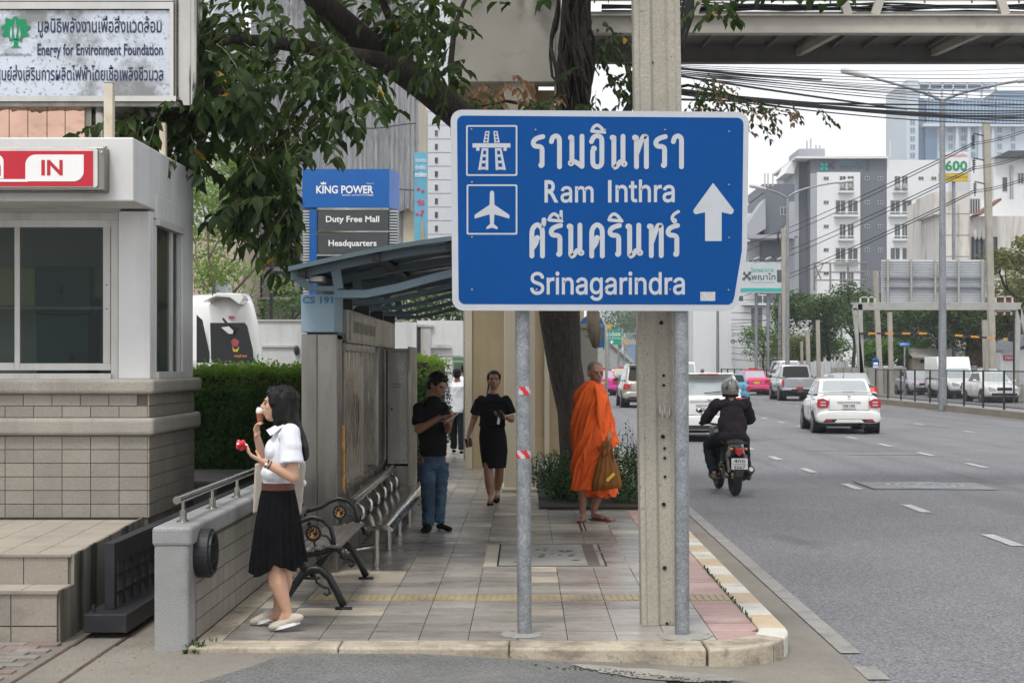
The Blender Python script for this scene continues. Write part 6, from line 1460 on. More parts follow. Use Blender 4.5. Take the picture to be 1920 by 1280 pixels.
g = G(); PB(g, 1820, 1863, 300, 375, Y+2, 8); obj('wall', g, M_hw, b); g = G(); g.prism([(X(1862, Y), Z(297, Y)), (X(1885, Y), Z(285, Y)), (X(1950, Y), Z(285, Y)), (X(1950, Y), Z(297, Y))], 'y', Y-1, Y+11); obj('roof', g, M_dgrey, b)
g = G(); PB(g, 1895, 1900, 310, 760, Y-.3, .3); obj('drain_pipe', g, M_hlg, b)
# 600 sign
Y = 100; t = thing('rooftop_sign', 'white and yellow roadside sign reading 600 in green', 'sign', (X(1788, Y), Y, 8)); g = G(); PB(g, 1761, 1816, 285, 325, Y, .2); obj('white_panel', g, M_hw, t); g = G(); PB(g, 1761, 1816, 326, 340, Y, .2); obj('yellow_panel', g, mk('panel_yellow', (.6, .42, .02), .5), t)
textpx('600', 1772, 1814, 301, 321, Y-.02, mk('number_green', (.01, .25, .12), .5), t, .03, 2); textpx('โครงการเลิกบุหรี่โทร', 1763, 1814, 288, 296, Y-.02, mk('text_red', (.55, .05, .04), .5), t, .01, 1); textpx('รับสมัครผู้ช่วยพยาบาล', 1764, 1813, 328, 336, Y-.02, Mdl, t, .0, 1)
g = G(); g.cyl(at(1788, 285, Y+.3), at(1788, 760, Y+.3), .12, n=8); obj('support', g, M_galv, t)
# far tower in the haze
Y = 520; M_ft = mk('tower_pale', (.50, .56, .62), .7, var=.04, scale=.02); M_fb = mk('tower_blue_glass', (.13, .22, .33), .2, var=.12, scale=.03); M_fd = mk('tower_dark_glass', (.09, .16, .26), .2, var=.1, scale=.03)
b = thing('apartment_tower', 'tall bluish apartment tower fading into haze at the upper right', 'building', (X(1810, Y), Y+20, 0))
g = G(); PB(g, 1700, 1722, 150, 760, Y, 30); obj('white_slab', g, M_ft, b); g = G(); PB(g, 1722, 1734, 185, 760, Y+3, 30); obj('glass_slab', g, M_fd, b)
g = G(); PB(g, 1734, 1925, 236, 760, Y+2, 30); obj('lower_block', g, M_ft, b); g = G(); PB(g, 1735, 1757, 238, 760, Y+1, 2); obj('dark_bay', g, M_fd, b)
g = G(); PB(g, 1737, 1925, 186, 232, Y+6, 25); obj('glass_block', g, M_fb, b); g = G(); PB(g, 1868, 1925, 170, 236, Y+4, 25); obj('glass_block', g, M_fb, b)
g = G(); PB(g, 1732, 1925, 231, 237, Y-1, 30); obj('podium_edge', g, M_ft, b)
g = G()
for px in (1722, 1742, 1766, 1786, 1812, 1840, 1866): PB(g, px, px+3, 156, 188, Y+5, 1)
PB(g, 1712, 1870, 154, 158, Y+5, 14); PB(g, 1718, 1870, 167, 170, Y+5, 1); obj('roof_frame', g, M_ft, b)
for k in range(8):
    for a in (1706,): bwin(b, a, a+10, 208+k*15.6, 219+k*15.6, Y-.1, mat=M_fb)
for r_ in range(4):
    for a in (1778, 1802, 1820, 1842, 1870, 1895): bwin(b, a, a+9, 238+r_*15.6, 249+r_*15.6, Y+1.9, mat=M_fb if a != 1842 else M_fd)
for k in range(28):
    g = G(); PB(g, 1738+k*6.6, 1739+k*6.6, 187, 231, Y+5.9 if k < 19 else Y+3.9, .3); obj('fin', g, M_ft, b)
for a in (1768, 1793, 1815, 1836, 1860): 
    g = G(); g.prism([(X(a, Y), Z(237, Y)), (X(a+4, Y), Z(237, Y)), (X(a+6, Y), Z(300, Y)), (X(a-2, Y), Z(300, Y))], 'y', Y, Y+2); obj('pilaster', g, M_ft, b)
# distant buildings at the end of the road
for i, (a, c, d, Y, lb) in enumerate(((1130, 1170, 578, 420, 'far pale building at the end of the road, left one'), (1172, 1196, 560, 480, 'far bluish glass tower at the end of the road'), (1300, 1345, 575, 300, 'far white building just right of the utility pole'))):
    b = thing('distant_building', lb, 'building', (X((a+c)/2, Y), Y, 0)); g = G(); PB(g, a, c, d, 705, Y, 10); obj('wall', g, (M_ft, M_fb, M_hw)[i], b)
    for k in range(6):
        for j in range(3): bwin(b, a+4+j*(c-a-6)/3, a+4+j*(c-a-6)/3+4, d+6+k*9, d+11+k*9, Y-.1)
# roadside wall, tiled roof shed, shop at the right
Y = 96; b = thing('roadside_wall', 'grey concrete roadside wall behind the opposite lane', 'wall', (X(1640, Y), Y, -.1)); g = G(); PB(g, 1560, 1700, 689, 745, Y, .3); obj('wall', g, M_conc, b)
for k in range(9):
    g = G(); PB(g, 1566+k*15, 1568+k*15, 690, 744, Y-.05, .05); obj('pilaster', g, M_gut, b)
Y = 98; b = thing('tiled_roof_shed', 'low cream shed with a grey tiled roof beyond the fence', 'shed', (X(1735, Y), Y+2, 0)); g = G(); PB(g, 1712, 1768, 672, 750, Y, 4); obj('wall', g, M_beige, b); g = G(); PB(g, 1726, 1762, 672, 680, Y-.03, .03); obj('opening', g, M_hole, b)
for k in range(15):
    for j in range(3):
        g = G(); x = X(1708+k*4, Y); z = Z(670-j*7, Y); g.cyl((x+.07, Y-.6+j*.9, z-.05), (x+.07, Y+.3+j*.9, z+.26), .085, n=6); obj('roof_tile', g, M_conc, b)
Y = 104; b = thing('old_wall_building', 'weathered plain wall building with dark shopfront behind the white pickup', 'building', (X(1800, Y), Y+4, 0)); g = G(); PB(g, 1760, 1815, 600, 760, Y, 8); obj('wall', g, M_stw, b); g = G(); PB(g, 1815, 1960, 590, 760, Y+.5, 8); obj('shop_wall', g, M_dgrey, b)
g = G(); PB(g, 1822, 1868, 640, 690, Y+.4, .1); obj('grille', g, mk('dark_red_brown', (.10, .04, .035), .7), b)
for k in range(8):
    g = G(); PB(g, 1822+k*6, 1823.5+k*6, 632, 665, Y+.3, .08); obj('grille_bar', g, M_gate, b)
Y = 92; b = thing('white_kiosk', 'white kiosk with pitched roof and red sign near the right edge', 'kiosk', (X(1900, Y), Y, 0)); g = G(); PB(g, 1876, 1935, 655, 740, Y, 3); obj('wall', g, M_hw, b); g = G(); g.prism([(X(1874, Y), Z(655, Y)), (X(1902, Y), Z(634, Y)), (X(1940, Y), Z(625, Y)), (X(1940, Y), Z(640, Y)), (X(1876, Y), Z(661, Y))], 'y', Y-.5, Y+3); obj('roof', g, M_hlg, b)
g = G(); PB(g, 1882, 1908, 666, 675, Y-.1, .1); obj('red_sign', g, M_red, b); textpx('ขายอาหาร', 1884, 1906, 668, 673, Y-.12, M_white2, b, .01, 1)
# fences / hoardings left-centre
Y = 112; b = thing('metal_hoarding', 'grey corrugated metal hoarding beyond the pickup', 'hoarding', (X(1530, Y), Y, -.1)); 
for k in range(22):
    g = G(); PB(g, 1448+k*6.5, 1454+k*6.5, 676+(k % 3), 735, Y+(k % 2)*.1, .1); obj('panel', g, MATS['corrugated_sheet'], b)
# trees at right
TD = 'roadside trees beyond the far lane'
tree('roadside_tree', 'round-topped green tree left of the gantry billboard', X(1555, 118), 118, 7.4, 3.4, M_leafd, 8000, .16, 3, .22, -.1, TD, lean=-.6)
tree('roadside_tree', 'olive yellow tree between the round tree and the gantry', X(1600, 128), 128, 7.2, 2.6, M_leafo, 3000, .15, 4, .2, -.1, TD)
tree('roadside_tree', 'small airy tree in front of the white podium', X(1432, 112), 112, 4.4, 2.2, M_leafg, 2200, .11, 6, .10, -.1, TD)
tree('roadside_tree', 'yellow-green small tree right of the second street lamp', X(1478, 116), 116, 4.0, 2.0, M_leafo, 1700, .11, 7, .10, -.1, TD)
for i, (px, h, c, m_, Y, lb) in enumerate(((1648, 6.2, 3, M_leafd, 112, 'dense dark tree under the left part of the gantry'), (1700, 6.0, 3, M_leafd, 108, 'dark tree behind the blue street name sign'), (1655, 3.2, 1.8, M_leafg, 100, 'low bright green bush by the concrete wall'), (1700, 3.2, 1.6, M_leafg, 101, 'second bright green bush beside the tiled roof shed'), (1760, 6.0, 2.6, M_leafd, 100, 'tree behind the tallest street lamp'), (1815, 5.6, 2.6, M_leafd, 96, 'drooping tree right of the tallest street lamp'), (1868, 5.8, 2.6, M_leafd, 100, 'dark tree behind the right gantry leg'), (1938, 8.6, 1.9, M_leafo, 90, 'tall tree with pale leaves at the right edge'), (1540, 4.0, 2.6, M_leafg, 124, 'low green tree behind the hoarding'), (1495, 3.6, 2.4, M_leafg, 126, 'low green tree behind the van'), (1960, 7.5, 3.5, M_leafo, 95, 'olive tree half outside the right edge'))):
    tree('roadside_tree', lb, X(px, Y), Y, h, c, m_, 5200, .15, 60+i, .16, -.1, TD)
for i, (px, h, Y, lb) in enumerate(((1165, 14, 330, 'hazy green trees at the end of the road, left mass'), (1195, 12, 300, 'hazy green trees at the end of the road, right mass'), (1330, 6, 160, 'dark tree beyond the far footbridge'), (1290, 7, 240, 'far tree behind the white van'))):
    tree('far_tree', lb, X(px, Y), Y, h, h*.7, M_leafd, 1500, .35 if Y > 200 else .2, 80+i, .3, -.1, 'far trees closing the road')
# utility poles with crossarms, and cables
def cpole(label, a, b_, Y, w_=.26, arms=()):
    t = thing('utility_pole', label, 'utility pole', (at(*a, Y).x, Y, -.1), group='concrete utility poles beyond the road'); p0 = at(*a, Y); p0.z = -.2; p1 = at(*b_, Y); g = G(); g.beam(p0, p1, w_, w_, up=(0, 1, 0)); obj('shaft', g, M_pole, t)
    for (px, py) in arms:
        g = G(); q = at(px, py, Y); g.beam((at(*b_, Y).x, Y, q.z+.2), (q.x, Y, q.z+.35), .06, .06)
        for k in range(5): g.ell((q.x, Y, q.z-.12*k+.2), (.12, .12, .04), 8, 4)
        g.cyl((q.x, Y, q.z-.5), (q.x, Y, q.z+.35), .03, n=6); obj('insulator', g, M_gate, t)
cpole('tall leaning concrete pole with three insulators at the right', (1862, 745), (1849, 229), 86, .36, ((1825, 262), (1826, 308), (1828, 352)))
cpole('short concrete pole left of the corrugated billboard', (1652, 752), (1641, 508), 84, .26); cpole('concrete pole standing behind the gantry', (1672, 752), (1668, 585), 84, .24)
cpole('concrete pole behind the second street lamp', (1472, 740), (1469, 428), 104, .3, ((1459, 445),)); cpole('concrete pole by the hoarding', (1517, 740), (1514, 620), 104, .26); cpole('concrete pole with brackets near the far trees', (1536, 740), (1533, 600), 108, .26); cpole('concrete pole at the far left of the opposite side', (1396, 740), (1396, 640), 140, .3); cpole('pole right of the tallest street lamp', (1850, 745), (1846, 600), 80, .24); cpole('pale pole beside the second street lamp', (1504, 740), (1503, 640), 108, .18)
cb2 = thing('overhead_cables', 'heavy bundle of black overhead cables under the footbridge', 'cables', (3, 22, 5)); rnd = random.Random(12)
def cable(a, b_, r_, sag=.0, n=14, nm='cable', par=cb2):
    A = at(*a); B = at(*b_); pts = []
    for k in range(n+1):
        u = k/n; p = A.lerp(B, u); p.z -= sag*4*u*(1-u); pts.append(p)
    g = G(); g.tube(pts, r_, 5); return obj(nm, g, M_rub, par, smooth=True)
for k in range(8): cable((1250, 168+rnd.uniform(-4, 6), 24), (1960, 206+k*3.2+rnd.uniform(-3, 3), 46), rnd.uniform(.012, .024), .12+rnd.uniform(0, .12))
for k in range(5): cable((1250, 128+k*3, 25), (1960, 176+k*7, 50), rnd.uniform(.007, .014), .1)
for k in range(7): cable((1230, 120+k*2.5, 26), (1960, 125+k*9, 55), rnd.uniform(.006, .011), .15)
cable((1250, 186, 24), (1960, 196, 46), .02, .05); cable((1250, 125, 25), (1540, 150, 30), .018, .02); cable((1270, 142, 25), (1700, 205, 34), .022, .02)
pl = thing('power_lines', 'thin power lines rising to the tall pole at the right', 'power lines', (20, 90, 6))
for k, (y0, y1, y2) in enumerate(((262, 505, 250), (308, 545, 296), (352, 590, 340), (266, 520, 254), (312, 560, 300), (356, 600, 344))):
    cable((1826, y0+5, 86), (1250, y1, 190), .03, .8, 16, 'line', pl); cable((1826, y0+5, 86), (1990, y2-35, 60), .02, .2, 10, 'line', pl)
for k in range(9): cable((1370, 560+k*12, 130), (1600, 540+k*14+rnd.uniform(-6, 6), 110), .02, .4, 12, 'line', pl)
for k in range(7): cable((1300, 600+k*9, 150), (1480, 590+k*14, 105), .025, .5, 12, 'line', pl); cable((1600, 590+k*6, 100), (1860, 585+k*7, 90), .02, .35, 12, 'line', pl)
for px, py in ((1374, 640), (1390, 641), (1403, 642), (1388, 636)):
    x, z = X(px, 125), Z(py, 125); g = G(); g.tube([(x+.16*math.cos(R(a)), 125, z+.16*math.sin(R(a))) for a in range(0, 361, 30)], .03, 5); obj('coil', g, M_rub, pl)
# thin hanging wires beside the tree
g = G(); rnd = random.Random(14)
for k in range(9):
    x0 = 1265+k*3; pts = [(x0+20-k*1.0, -30, 19), (x0+12, 30, 18.9), (x0-6+rnd.uniform(-4, 4), 90, 18.9), (x0-20, 150, 19), (x0-24+rnd.uniform(-8, 8), 205, 19)]; g.tube(pp(pts), rnd.uniform(.006, .016), 5)
q = obj('hanging_wires', g, M_rub); setp(q, 'black wires hanging down beside the concrete utility pole', 'wires')
# empty sign frame on the roof
Y = 140; t = thing('empty_billboard_frame', 'rusty empty billboard frame in front of the hospital', 'billboard frame', (X(1575, Y), Y, 8)); g = G()
for px in (1527, 1557, 1590, 1624): g.cyl(at(px, 493, Y), at(px, 545, Y), .09, n=6)
for py in (493, 510, 525): g.cyl(at(1527, py, Y), at(1625, py, Y), .08, n=6)
g.cyl(at(1527, 525, Y), at(1545, 493, Y), .06, n=6); g.cyl(at(1527, 493, Y), at(1540, 525, Y), .06, n=6); obj('bars', g, M_steeld, t)
# ================================================================== vehicles (local: +y forward, origin on the ground at the rear bumper centre)
def patch(g, a, b, c, d, u0, u1, v0, v1, off, th=.006, mi=0):
    """rounded pane on the quad a b (bottom) c d (top), pushed out by off"""
    a, b, c, d = map(Vector, (a, b, c, d)); n = (b-a).cross(d-a).normalized()
    def p(u, v): return a.lerp(b, u).lerp(d.lerp(c, u), v)
    r = .10; P = []
    for (uu, vv, su, sv) in ((u0, v0, 1, 1), (u1, v0, -1, 1), (u1, v1, -1, -1), (u0, v1, 1, -1)):
        du = r*(u1-u0); dv = r*(v1-v0)
        q1 = p(uu+su*du, vv); q2 = p(uu+su*du*.3, vv+sv*dv*.3); q3 = p(uu, vv+sv*dv)
        P += [q3, q2, q1] if su*sv > 0 else [q1, q2, q3]
    m = len(P); g.add([q+n*off for q in P]+[q+n*(off-th-.02) for q in P], [tuple(range(m))]+[(i, (i+1) % m, m+(i+1) % m, m+i) for i in range(m)], mi)
def sec(y, zb, zt, hw, tin=.80):
    h = zt-zb; rt = [(.55*hw, zb), (.88*hw, zb), (.985*hw, zb+.10*h), (hw, zb+.38*h), (.992*hw, zb+.62*h), (.955*hw, zb+.86*h), (tin*hw, zt), (.4*hw, zt+.012)]
    return [(x, y, z) for x, z in rt]+[(-x, y, z) for x, z in reversed(rt)]
KIND = {
 # L, W, H, clearance, stations (y, zb, zt, k), cabin (y1, y2, y3, y4, zbelt), wheels (yr, yf, r)
 'sedan': (4.4, 1.70, 1.47, [(0, .42, .86, .86), (.05, .30, .98, .95), (.25, .24, 1.045, .985), (.9, .22, 1.02, 1), (2.2, .22, .97, 1), (3.2, .22, .96, .99), (3.9, .24, .86, .95), (4.3, .30, .72, .88), (4.4, .38, .62, .78)], (.52, 1.15, 2.45, 3.35, .94), (.82, 3.38, .30)),
 'hatch': (4.1, 1.75, 1.52, [(0, .42, .98, .88), (.06, .28, 1.02, .97), (.4, .24, 1.03, 1), (2.0, .22, .99, 1), (3.0, .22, .97, .99), (3.7, .24, .86, .94), (4.0, .32, .72, .86), (4.1, .4, .6, .76)], (.10, .42, 2.25, 3.15, .99), (.75, 3.2, .31)),
 'mini': (3.7, 1.68, 1.41, [(0, .40, .88, .86), (.06, .26, .93, .96), (.4, .22, .95, 1), (2.0, .2, .93, 1), (2.9, .22, .92, .99), (3.4, .24, .84, .94), (3.7, .4, .6, .78)], (.10, .50, 2.1, 2.75, .92), (.6, 3.0, .30)),
 'suv': (4.7, 1.84, 1.80, [(0, .50, 1.08, .88), (.06, .38, 1.12, .97), (.5, .33, 1.12, 1), (2.2, .32, 1.10, 1), (3.4, .32, 1.10, .99), (4.2, .36, 1.0, .95), (4.6, .42, .8, .87), (4.7, .5, .7, .8)], (.08, .45, 2.8, 3.6, 1.08), (.95, 3.75, .37)),
 'pickup': (5.2, 1.84, 1.78, [(0, .55, 1.10, .92), (.04, .48, 1.12, .97), (.6, .42, 1.12, 1), (2.4, .38, 1.11, 1), (3.6, .36, 1.10, 1), (4.5, .38, 1.04, .97), (5.1, .44, .88, .9), (5.2, .5, .75, .82)], (1.55, 1.80, 3.35, 4.05, 1.08), (1.15, 4.3, .38)),
 'van': (4.6, 1.70, 2.0, [(0, .40, 1.10, .92), (.05, .30, 1.12, .98), (.5, .25, 1.12, 1), (2.2, .25, 1.1, 1), (3.8, .25, 1.08, .99), (4.5, .3, .95, .92), (4.6, .4, .8, .84)], (.05, .25, 3.5, 4.4, 1.08), (.8, 3.8, .33))}
def wheel_mesh():
    n = 28; g = G(); prof = [(.0, .62), (.06, .80), (.04, .95), (.0, 1.0), (-.10, 1.0), (-.19, 1.0), (-.21, .9), (-.2, .6)]
    g.loft([[(x, r*math.cos(2*PI*k/n), r*math.sin(2*PI*k/n)) for k in range(n)] for x, r in [(.0, .60), (.012, .72), (.012, .90), (-.005, .98), (-.04, 1.0), (-.56, 1.0), (-.62, .96), (-.62, .6)]]); t = g.mesh('wheel')
    g = G(); g.cyl((-.1, 0, 0), (-.06, 0, 0), .60, n=24); g.cyl((-.06, 0, 0), (.01, 0, 0), .14, n=14)
    for k in range(7): a = 2*PI*k/7; g.beam((-.02, .1*math.cos(a), .1*math.sin(a)), (0, .62*math.cos(a), .62*math.sin(a)), .13, .04, up=(1, 0, 0))
    r = g.mesh('rim'); t.materials.append(M_rub); r.materials.append(M_rim); return t, r
WM, RM_ = wheel_mesh()
def car(label, kind, px, Yr, col, yaw=0, group='cars in the traffic', front=False, name=None, plate='white', ptxt=None, x=None, H=None, W=None, L=None, glass=None, taxi=None, opts=(), col2=None, lit=False, lv=1, rz0=RZ):
    K = KIND[kind]; L0, W0, H0, ST, CB, WH = K; sW = (W or W0)/W0; sL = (L or L0)/L0; zs = (H or H0)/H0
    nm = name or {'pickup': 'pickup_truck', 'van': 'van', 'suv': 'suv', 'hatch': 'hatchback', 'mini': 'hatchback', 'sedan': 'sedan'}[kind]
    x = X(px, Yr) if x is None else x; rz = R(yaw)+(PI if front else 0)
    cat = {'pickup': 'pickup truck', 'van': 'van', 'suv': 'car'}.get(kind, 'car')
    t = thing(nm, label, cat, (x, Yr, rz0+.004), group, rz)
    off = -L0 if front else 0       # reference end is the one that faces the camera
    def O(name_, g, m, par=t, **k):
        g.v = [(v[0]*sW, (v[1]+off)*sL, v[2]*zs) for v in g.v]; return obj(name_, g, m, par, world=False, **k)
    hw = W0/2; gl = glass or M_cglass
    g = G(); g.loft([sec(y, zb, zt, hw*k) for y, zb, zt, k in ST])
    b = O('body', g, col, smooth=True)
    if lv: s_ = b.modifiers.new('subdivision', 'SUBSURF'); s_.levels = lv; s_.render_levels = lv
    y1, y2, y3, y4, zb = CB; wb = hw*.90; wt = hw*.72; zr = H0-.03; z0 = zb-.10
    A = [(-wb*.97, y1, z0), (wb*.97, y1, z0), (wb, y4, z0), (-wb, y4, z0)]
    Tt = [(-wt, y2, zr-.015), (wt, y2, zr-.015), (wt*.97, y3, zr-.01), (-wt*.97, y3, zr-.01)]
    Tm = [(-wt*.98, (y2+y3)/2, zr+.025), (wt*.98, (y2+y3)/2, zr+.025)]
    g = G(); g.add(A+Tt, [(0, 1, 5, 4), (1, 2, 6, 5), (2, 3, 7, 6), (3, 0, 4, 7), (4, 5, 6, 7), (0, 3, 2, 1)])
    cb = O('cabin', g, col2 or col, bevel=.07, seg=3, smooth=True, shade=60) if kind != 'pickup' else O('cabin', g, col2 or col, bevel=.05, seg=3, smooth=True, shade=60)
    V = lambda q: Vector(q)
    v0 = (zb+.01-z0)/(zr-z0)+.05
    g = G(); patch(g, A[0], A[1], Tt[1], Tt[0], .07, .93, v0+(.06 if kind in ('sedan', 'mini') else .0), .90, .006); rg = O('rear_window', g, gl)
    g = G(); patch(g, A[2], A[3], Tt[3], Tt[2], .06, .94, v0, .93, .006); O('windscreen', g, M_cglassl if front else gl)
    for sgn, (a, b_, c, d) in ((1, (A[1], A[2], Tt[2], Tt[1])), (-1, (A[3], A[0], Tt[0], Tt[3]))):
        spl = [(.10, .50), (.53, .88)] if kind != 'van' else [(.03, .33), (.35, .64), (.66, .93)]
        if sgn < 0: spl = [(1-q, 1-p) for p, q in spl]
        for p, q in spl:
            g = G(); patch(g, a, b_, c, d, p, q, v0, .90, .006); O('side_window', g, M_cglass)
    # wheels and arches
    yr, yf, wr = WH
    for y in (yr, yf):
        for s in (-1, 1):
            g = G(); g.cyl((s*(hw*.6), y, wr), (s*(hw*1.0+.004), y, wr+.02), wr+.055, n=28); O('wheel_arch', g, M_plastic)
            wo_ = bpy.data.objects.new('wheel', WM); COL.objects.link(wo_); wo_.parent = t; wo_.location = (s*(hw+.008)*sW, (y+off)*sL, wr); wo_.scale = (wr*.62*s, wr, wr)
            ro_ = bpy.data.objects.new('rim', RM_); COL.objects.link(ro_); ro_.parent = wo_
    g = G(); g.box(-hw*.85, hw*.85, .3, L0-.3, .18*H0/1.47, .45); O('underbody', g, M_plastic)
    # lamps
    zt0 = ST[1][2]
    if kind == 'pickup': lampz = (.72, 1.04, .84, .95)
    elif kind == 'suv': lampz = (.78, 1.0, .62, .93)
    elif kind == 'van': lampz = (.6, .95, .86, .96)
    elif kind == 'hatch': lampz = (.80, .96, .52, .93)
    elif kind == 'mini': lampz = (.56, .78, .74, .95)
    else: lampz = (.68, .90, .60, .94)
    za, zc, xa_, xb_ = lampz
    for s in (-1, 1):
        P = [(s*hw*xa_, zc-.05), (s*hw*(xa_+xb_)/2, zc+.02), (s*hw*xb_, zc), (s*hw*(xb_+.03), (za+zc)/2), (s*hw*xb_, za), (s*hw*(xa_+.04), za)]
        g = G(); g.prism(P, 'y', -.012, .16); tl = O('tail_light', g, M_tailon if lit else M_tail, bevel=.008)
        if kind == 'sedan' and 'clear' in opts:
            for k in range(2):
                g = G(); g.prism([(s*hw*(xa_+.10), za+.05+.075*k), (s*hw*(xb_-.08), za+.05+.075*k), (s*hw*(xb_-.08), za+.085+.075*k), (s*hw*(xa_+.10), za+.085+.075*k)], 'y', -.018, -.010); O('reflector', g, M_lampc, tl)
        zf = ST[-2][2]
        P = [(s*hw*.45, zf-.08), (s*hw*.82, zf+.03), (s*hw*.86, zf-.02), (s*hw*.80, zf-.14), (s*hw*.50, zf-.16)]
        g = G(); g.prism(P, 'y', L0-.20, L0-.005); O('headlight', g, M_lampc, bevel=.01)
        zm = zb+.08; g = G(); g.ell((s*(hw+.10), y4-.55, zm), (.10, .06, .075), 10, 7); g.beam((s*hw*.85, y4-.5, zm-.04), (s*(hw+.04), y4-.53, zm-.02), .05, .04); O('wing_mirror', g, (M_plastic if 'blackmirror' in opts else col), smooth=True)
    # bumpers, boot line, plate, handle
    if kind in ('pickup',):
        g = G(); g.box(-hw*.86, hw*.86, -.014, .02, .66, 1.08); O('tailgate', g, col, bevel=.02)
        g = G(); g.box(-.1, .1, -.02, -.01, .96, 1.0); O('tailgate_handle', g, M_chrome, bevel=.008)
        g = G(); g.box(-hw*.97, hw*.97, -.10, .05, .50, .62); O('bumper', g, M_chrome if 'chrome' in opts else M_plastic, bevel=.03)
        g = G(); g.box(-hw*.5, hw*.5, -.104, -.02, .42, .60); O('bumper_step', g, M_plastic, bevel=.02)
        g = G(); g.box(-hw*.84, hw*.84, .10, 1.5, 1.105, 1.135); O('cargo_bed', g, M_plastic)
        g = G()
        for s in (-1, 1): g.box(s*hw*.84-.03, s*hw*.84+.03, .02, 1.56, 1.08, 1.15)
        O('bed_rail', g, col, bevel=.015); pz = .50
    else:
        bz = ST[1][1]; g = G(); g.loft([sec(y, bz-.02, bz+.30, hw*k) for y, k in ((-.045, .86), (-.02, .95), (.16, .985), (.4, .985))]); bo = O('bumper', g, col, smooth=True)
        m2 = bo.modifiers.new('subdivision', 'SUBSURF'); m2.levels = 1; m2.render_levels = 1
        g = G(); g.prism([(-hw*.78, bz+.0), (hw*.78, bz+.0), (hw*.70, bz+.09), (-hw*.70, bz+.09)], 'y', -.052, .1); O('diffuser', g, M_plastic, bevel=.01)
        if kind == 'sedan':
            for s in (-1, 1):
                g = G(); g.box(s*hw*.62-.08, s*hw*.62+.08, -.058, -.045, bz+.03, bz+.07); O('reflector', g, M_tail)
            if 'clear' in opts:
                g = G(); g.prism([(-hw*.45, bz-.0), (hw*.45, bz-.0), (hw*.36, bz+.075), (-hw*.36, bz+.075)], 'y', -.062, -.05); O('bumper_insert', g, col, bevel=.008)
        g = G()
        for s in (-1, 1): g.box(s*hw*.60-.004, s*hw*.60+.004, -.012, .01, bz+.34, zt0-.02)
        g.box(-hw*.60, hw*.60, -.012, .01, bz+.31, bz+.318); O('boot_seam', g, M_plastic)
        pz = bz+.42 if kind != 'mini' else bz+.30
        g = G(); g.box(-.30, .30, -.022, .0, pz+.10, pz+.125); O('boot_trim', g, M_chrome if 'chrome' in opts else col, bevel=.004)
    pm_ = {'white': M_plate, 'yellow': M_platey, 'red': M_tail}[plate]
    g = G(); g.box(-.17, .17, -.030-(.08 if kind == 'pickup' else 0), .0, pz-.07, pz+.07)
    if kind == 'pickup' and plate == 'red': g = G(); g.box(-.22, .12, -.115, -.1, .56, .68)
    pl_ = O('number_plate', g, pm_, bevel=.004)
    if ptxt:
        yy = -.032+off
        text(ptxt, -.145*sW, .145*sW, (pz-.03)*zs, (pz+.05)*zs, yy*sL, M_navy, None, .02, 2).parent = t
    if front:
        g = G(); g.box(-hw*.42, hw*.42, L0-.02, L0+.02, .58, .72); O('grille', g, M_plastic, bevel=.02)
        g = G(); g.box(-hw*.7, hw*.7, L0-.12, L0+.03, .34, .46); O('lower_grille', g, M_plastic, bevel=.03)
        g = G(); g.box(-.17, .17, L0+.02, L0+.04, .46, .56); O('number_plate', g, M_plate)
    g = G()
    for s in (-1, 1):
        for y in ((y1+y2)/2+.75, (y3+y4)/2-.55): g.box(s*hw*.985-.012, s*hw*.985+.012, y, y+.16, zb-.12, zb-.09)
    O('door_handle', g, col, bevel=.006)
    g = G()
    for s in (-1, 1):
        for y in ((y1+y2)/2+.35, (y2+y3)/2, (y3+y4)/2): g.box(s*hw*1.0-.004, s*hw*1.0+.001, y, y+.012, ST[2][1]+.2, zb-.08)
    O('door_seam', g, M_plastic)
    if 'spoiler' in opts:
        g = G(); n = 10
        g.loft([[(x_, yy, z) for yy, z in ((.10+.03*abs(x_)**2, 1.075-.05*abs(x_/hw)**3*1.2), (.30, 1.095-.05*abs(x_/hw)**3), (.30, 1.115-.05*abs(x_/hw)**3), (.09+.03*abs(x_)**2, 1.10-.05*abs(x_/hw)**3*1.2))] for x_ in [hw*.86*(-1+2*k/n) for k in range(n+1)]]); sp_ = O('spoiler', g, col, smooth=True, shade=50)
        g = G(); g.box(-.16, .16, .085, .10, 1.085, 1.10); O('brake_light', g, M_tail)
        g = G(); g.ell((0, -.012, .985), (.045, .012, .035), 10, 6); O('badge', g, M_chrome)
        g = G(); g.tube([(0, y2-.02, zr+.02), (.0, y2-.18, zr+.16)], .006, 5); g.ell((0, y2-.02, zr+.02), (.02, .03, .015), 8, 4); O('antenna', g, M_plastic)
        g = G(); g.cyl((hw*.42, -.02, .2), (hw*.42, .3, .22), .06, n=12); O('exhaust', g, M_plastic)
    if kind in ('hatch', 'suv'):
        g = G(); g.prism([(-wt*.93, zr-.015), (wt*.93, zr-.015), (wt*.9, zr+.03), (-wt*.9, zr+.03)], 'y', y2-.22, y2+.1); O('roof_spoiler', g, col, bevel=.02)
        g = G(); g.box(-.22, .22, y2-.235, y2-.21, zr-.01, zr+.01); O('brake_light', g, M_tail)
        g = G(); g.beam((-.1, y1+.03, zb+.08), (.32, y1+.06, zb+.12), .02, .02); O('wiper', g, M_plastic)
        g = G(); g.prism([(0, zr+.03), (.0, zr+.10), (.02, zr+.03)], 'y', y2+.3, y2+.42); O('shark_fin', g, col)
    if kind == 'hatch':
        g = G(); g.ell((0, -.016, .93), (.05, .012, .04), 10, 6); O('badge', g, M_chrome)
        g = G(); g.box(-hw*.5, hw*.5, -.022, .0, .90, .915); O('boot_line', g, M_chrome)
    if kind == 'suv':
        g = G()
        for s in (-1, 1): g.beam((s*wt*.9, y2+.2, zr+.05), (s*wt*.9, y3-.1, zr+.05), .04, .04)
        O('roof_rail', g, M_chrome)
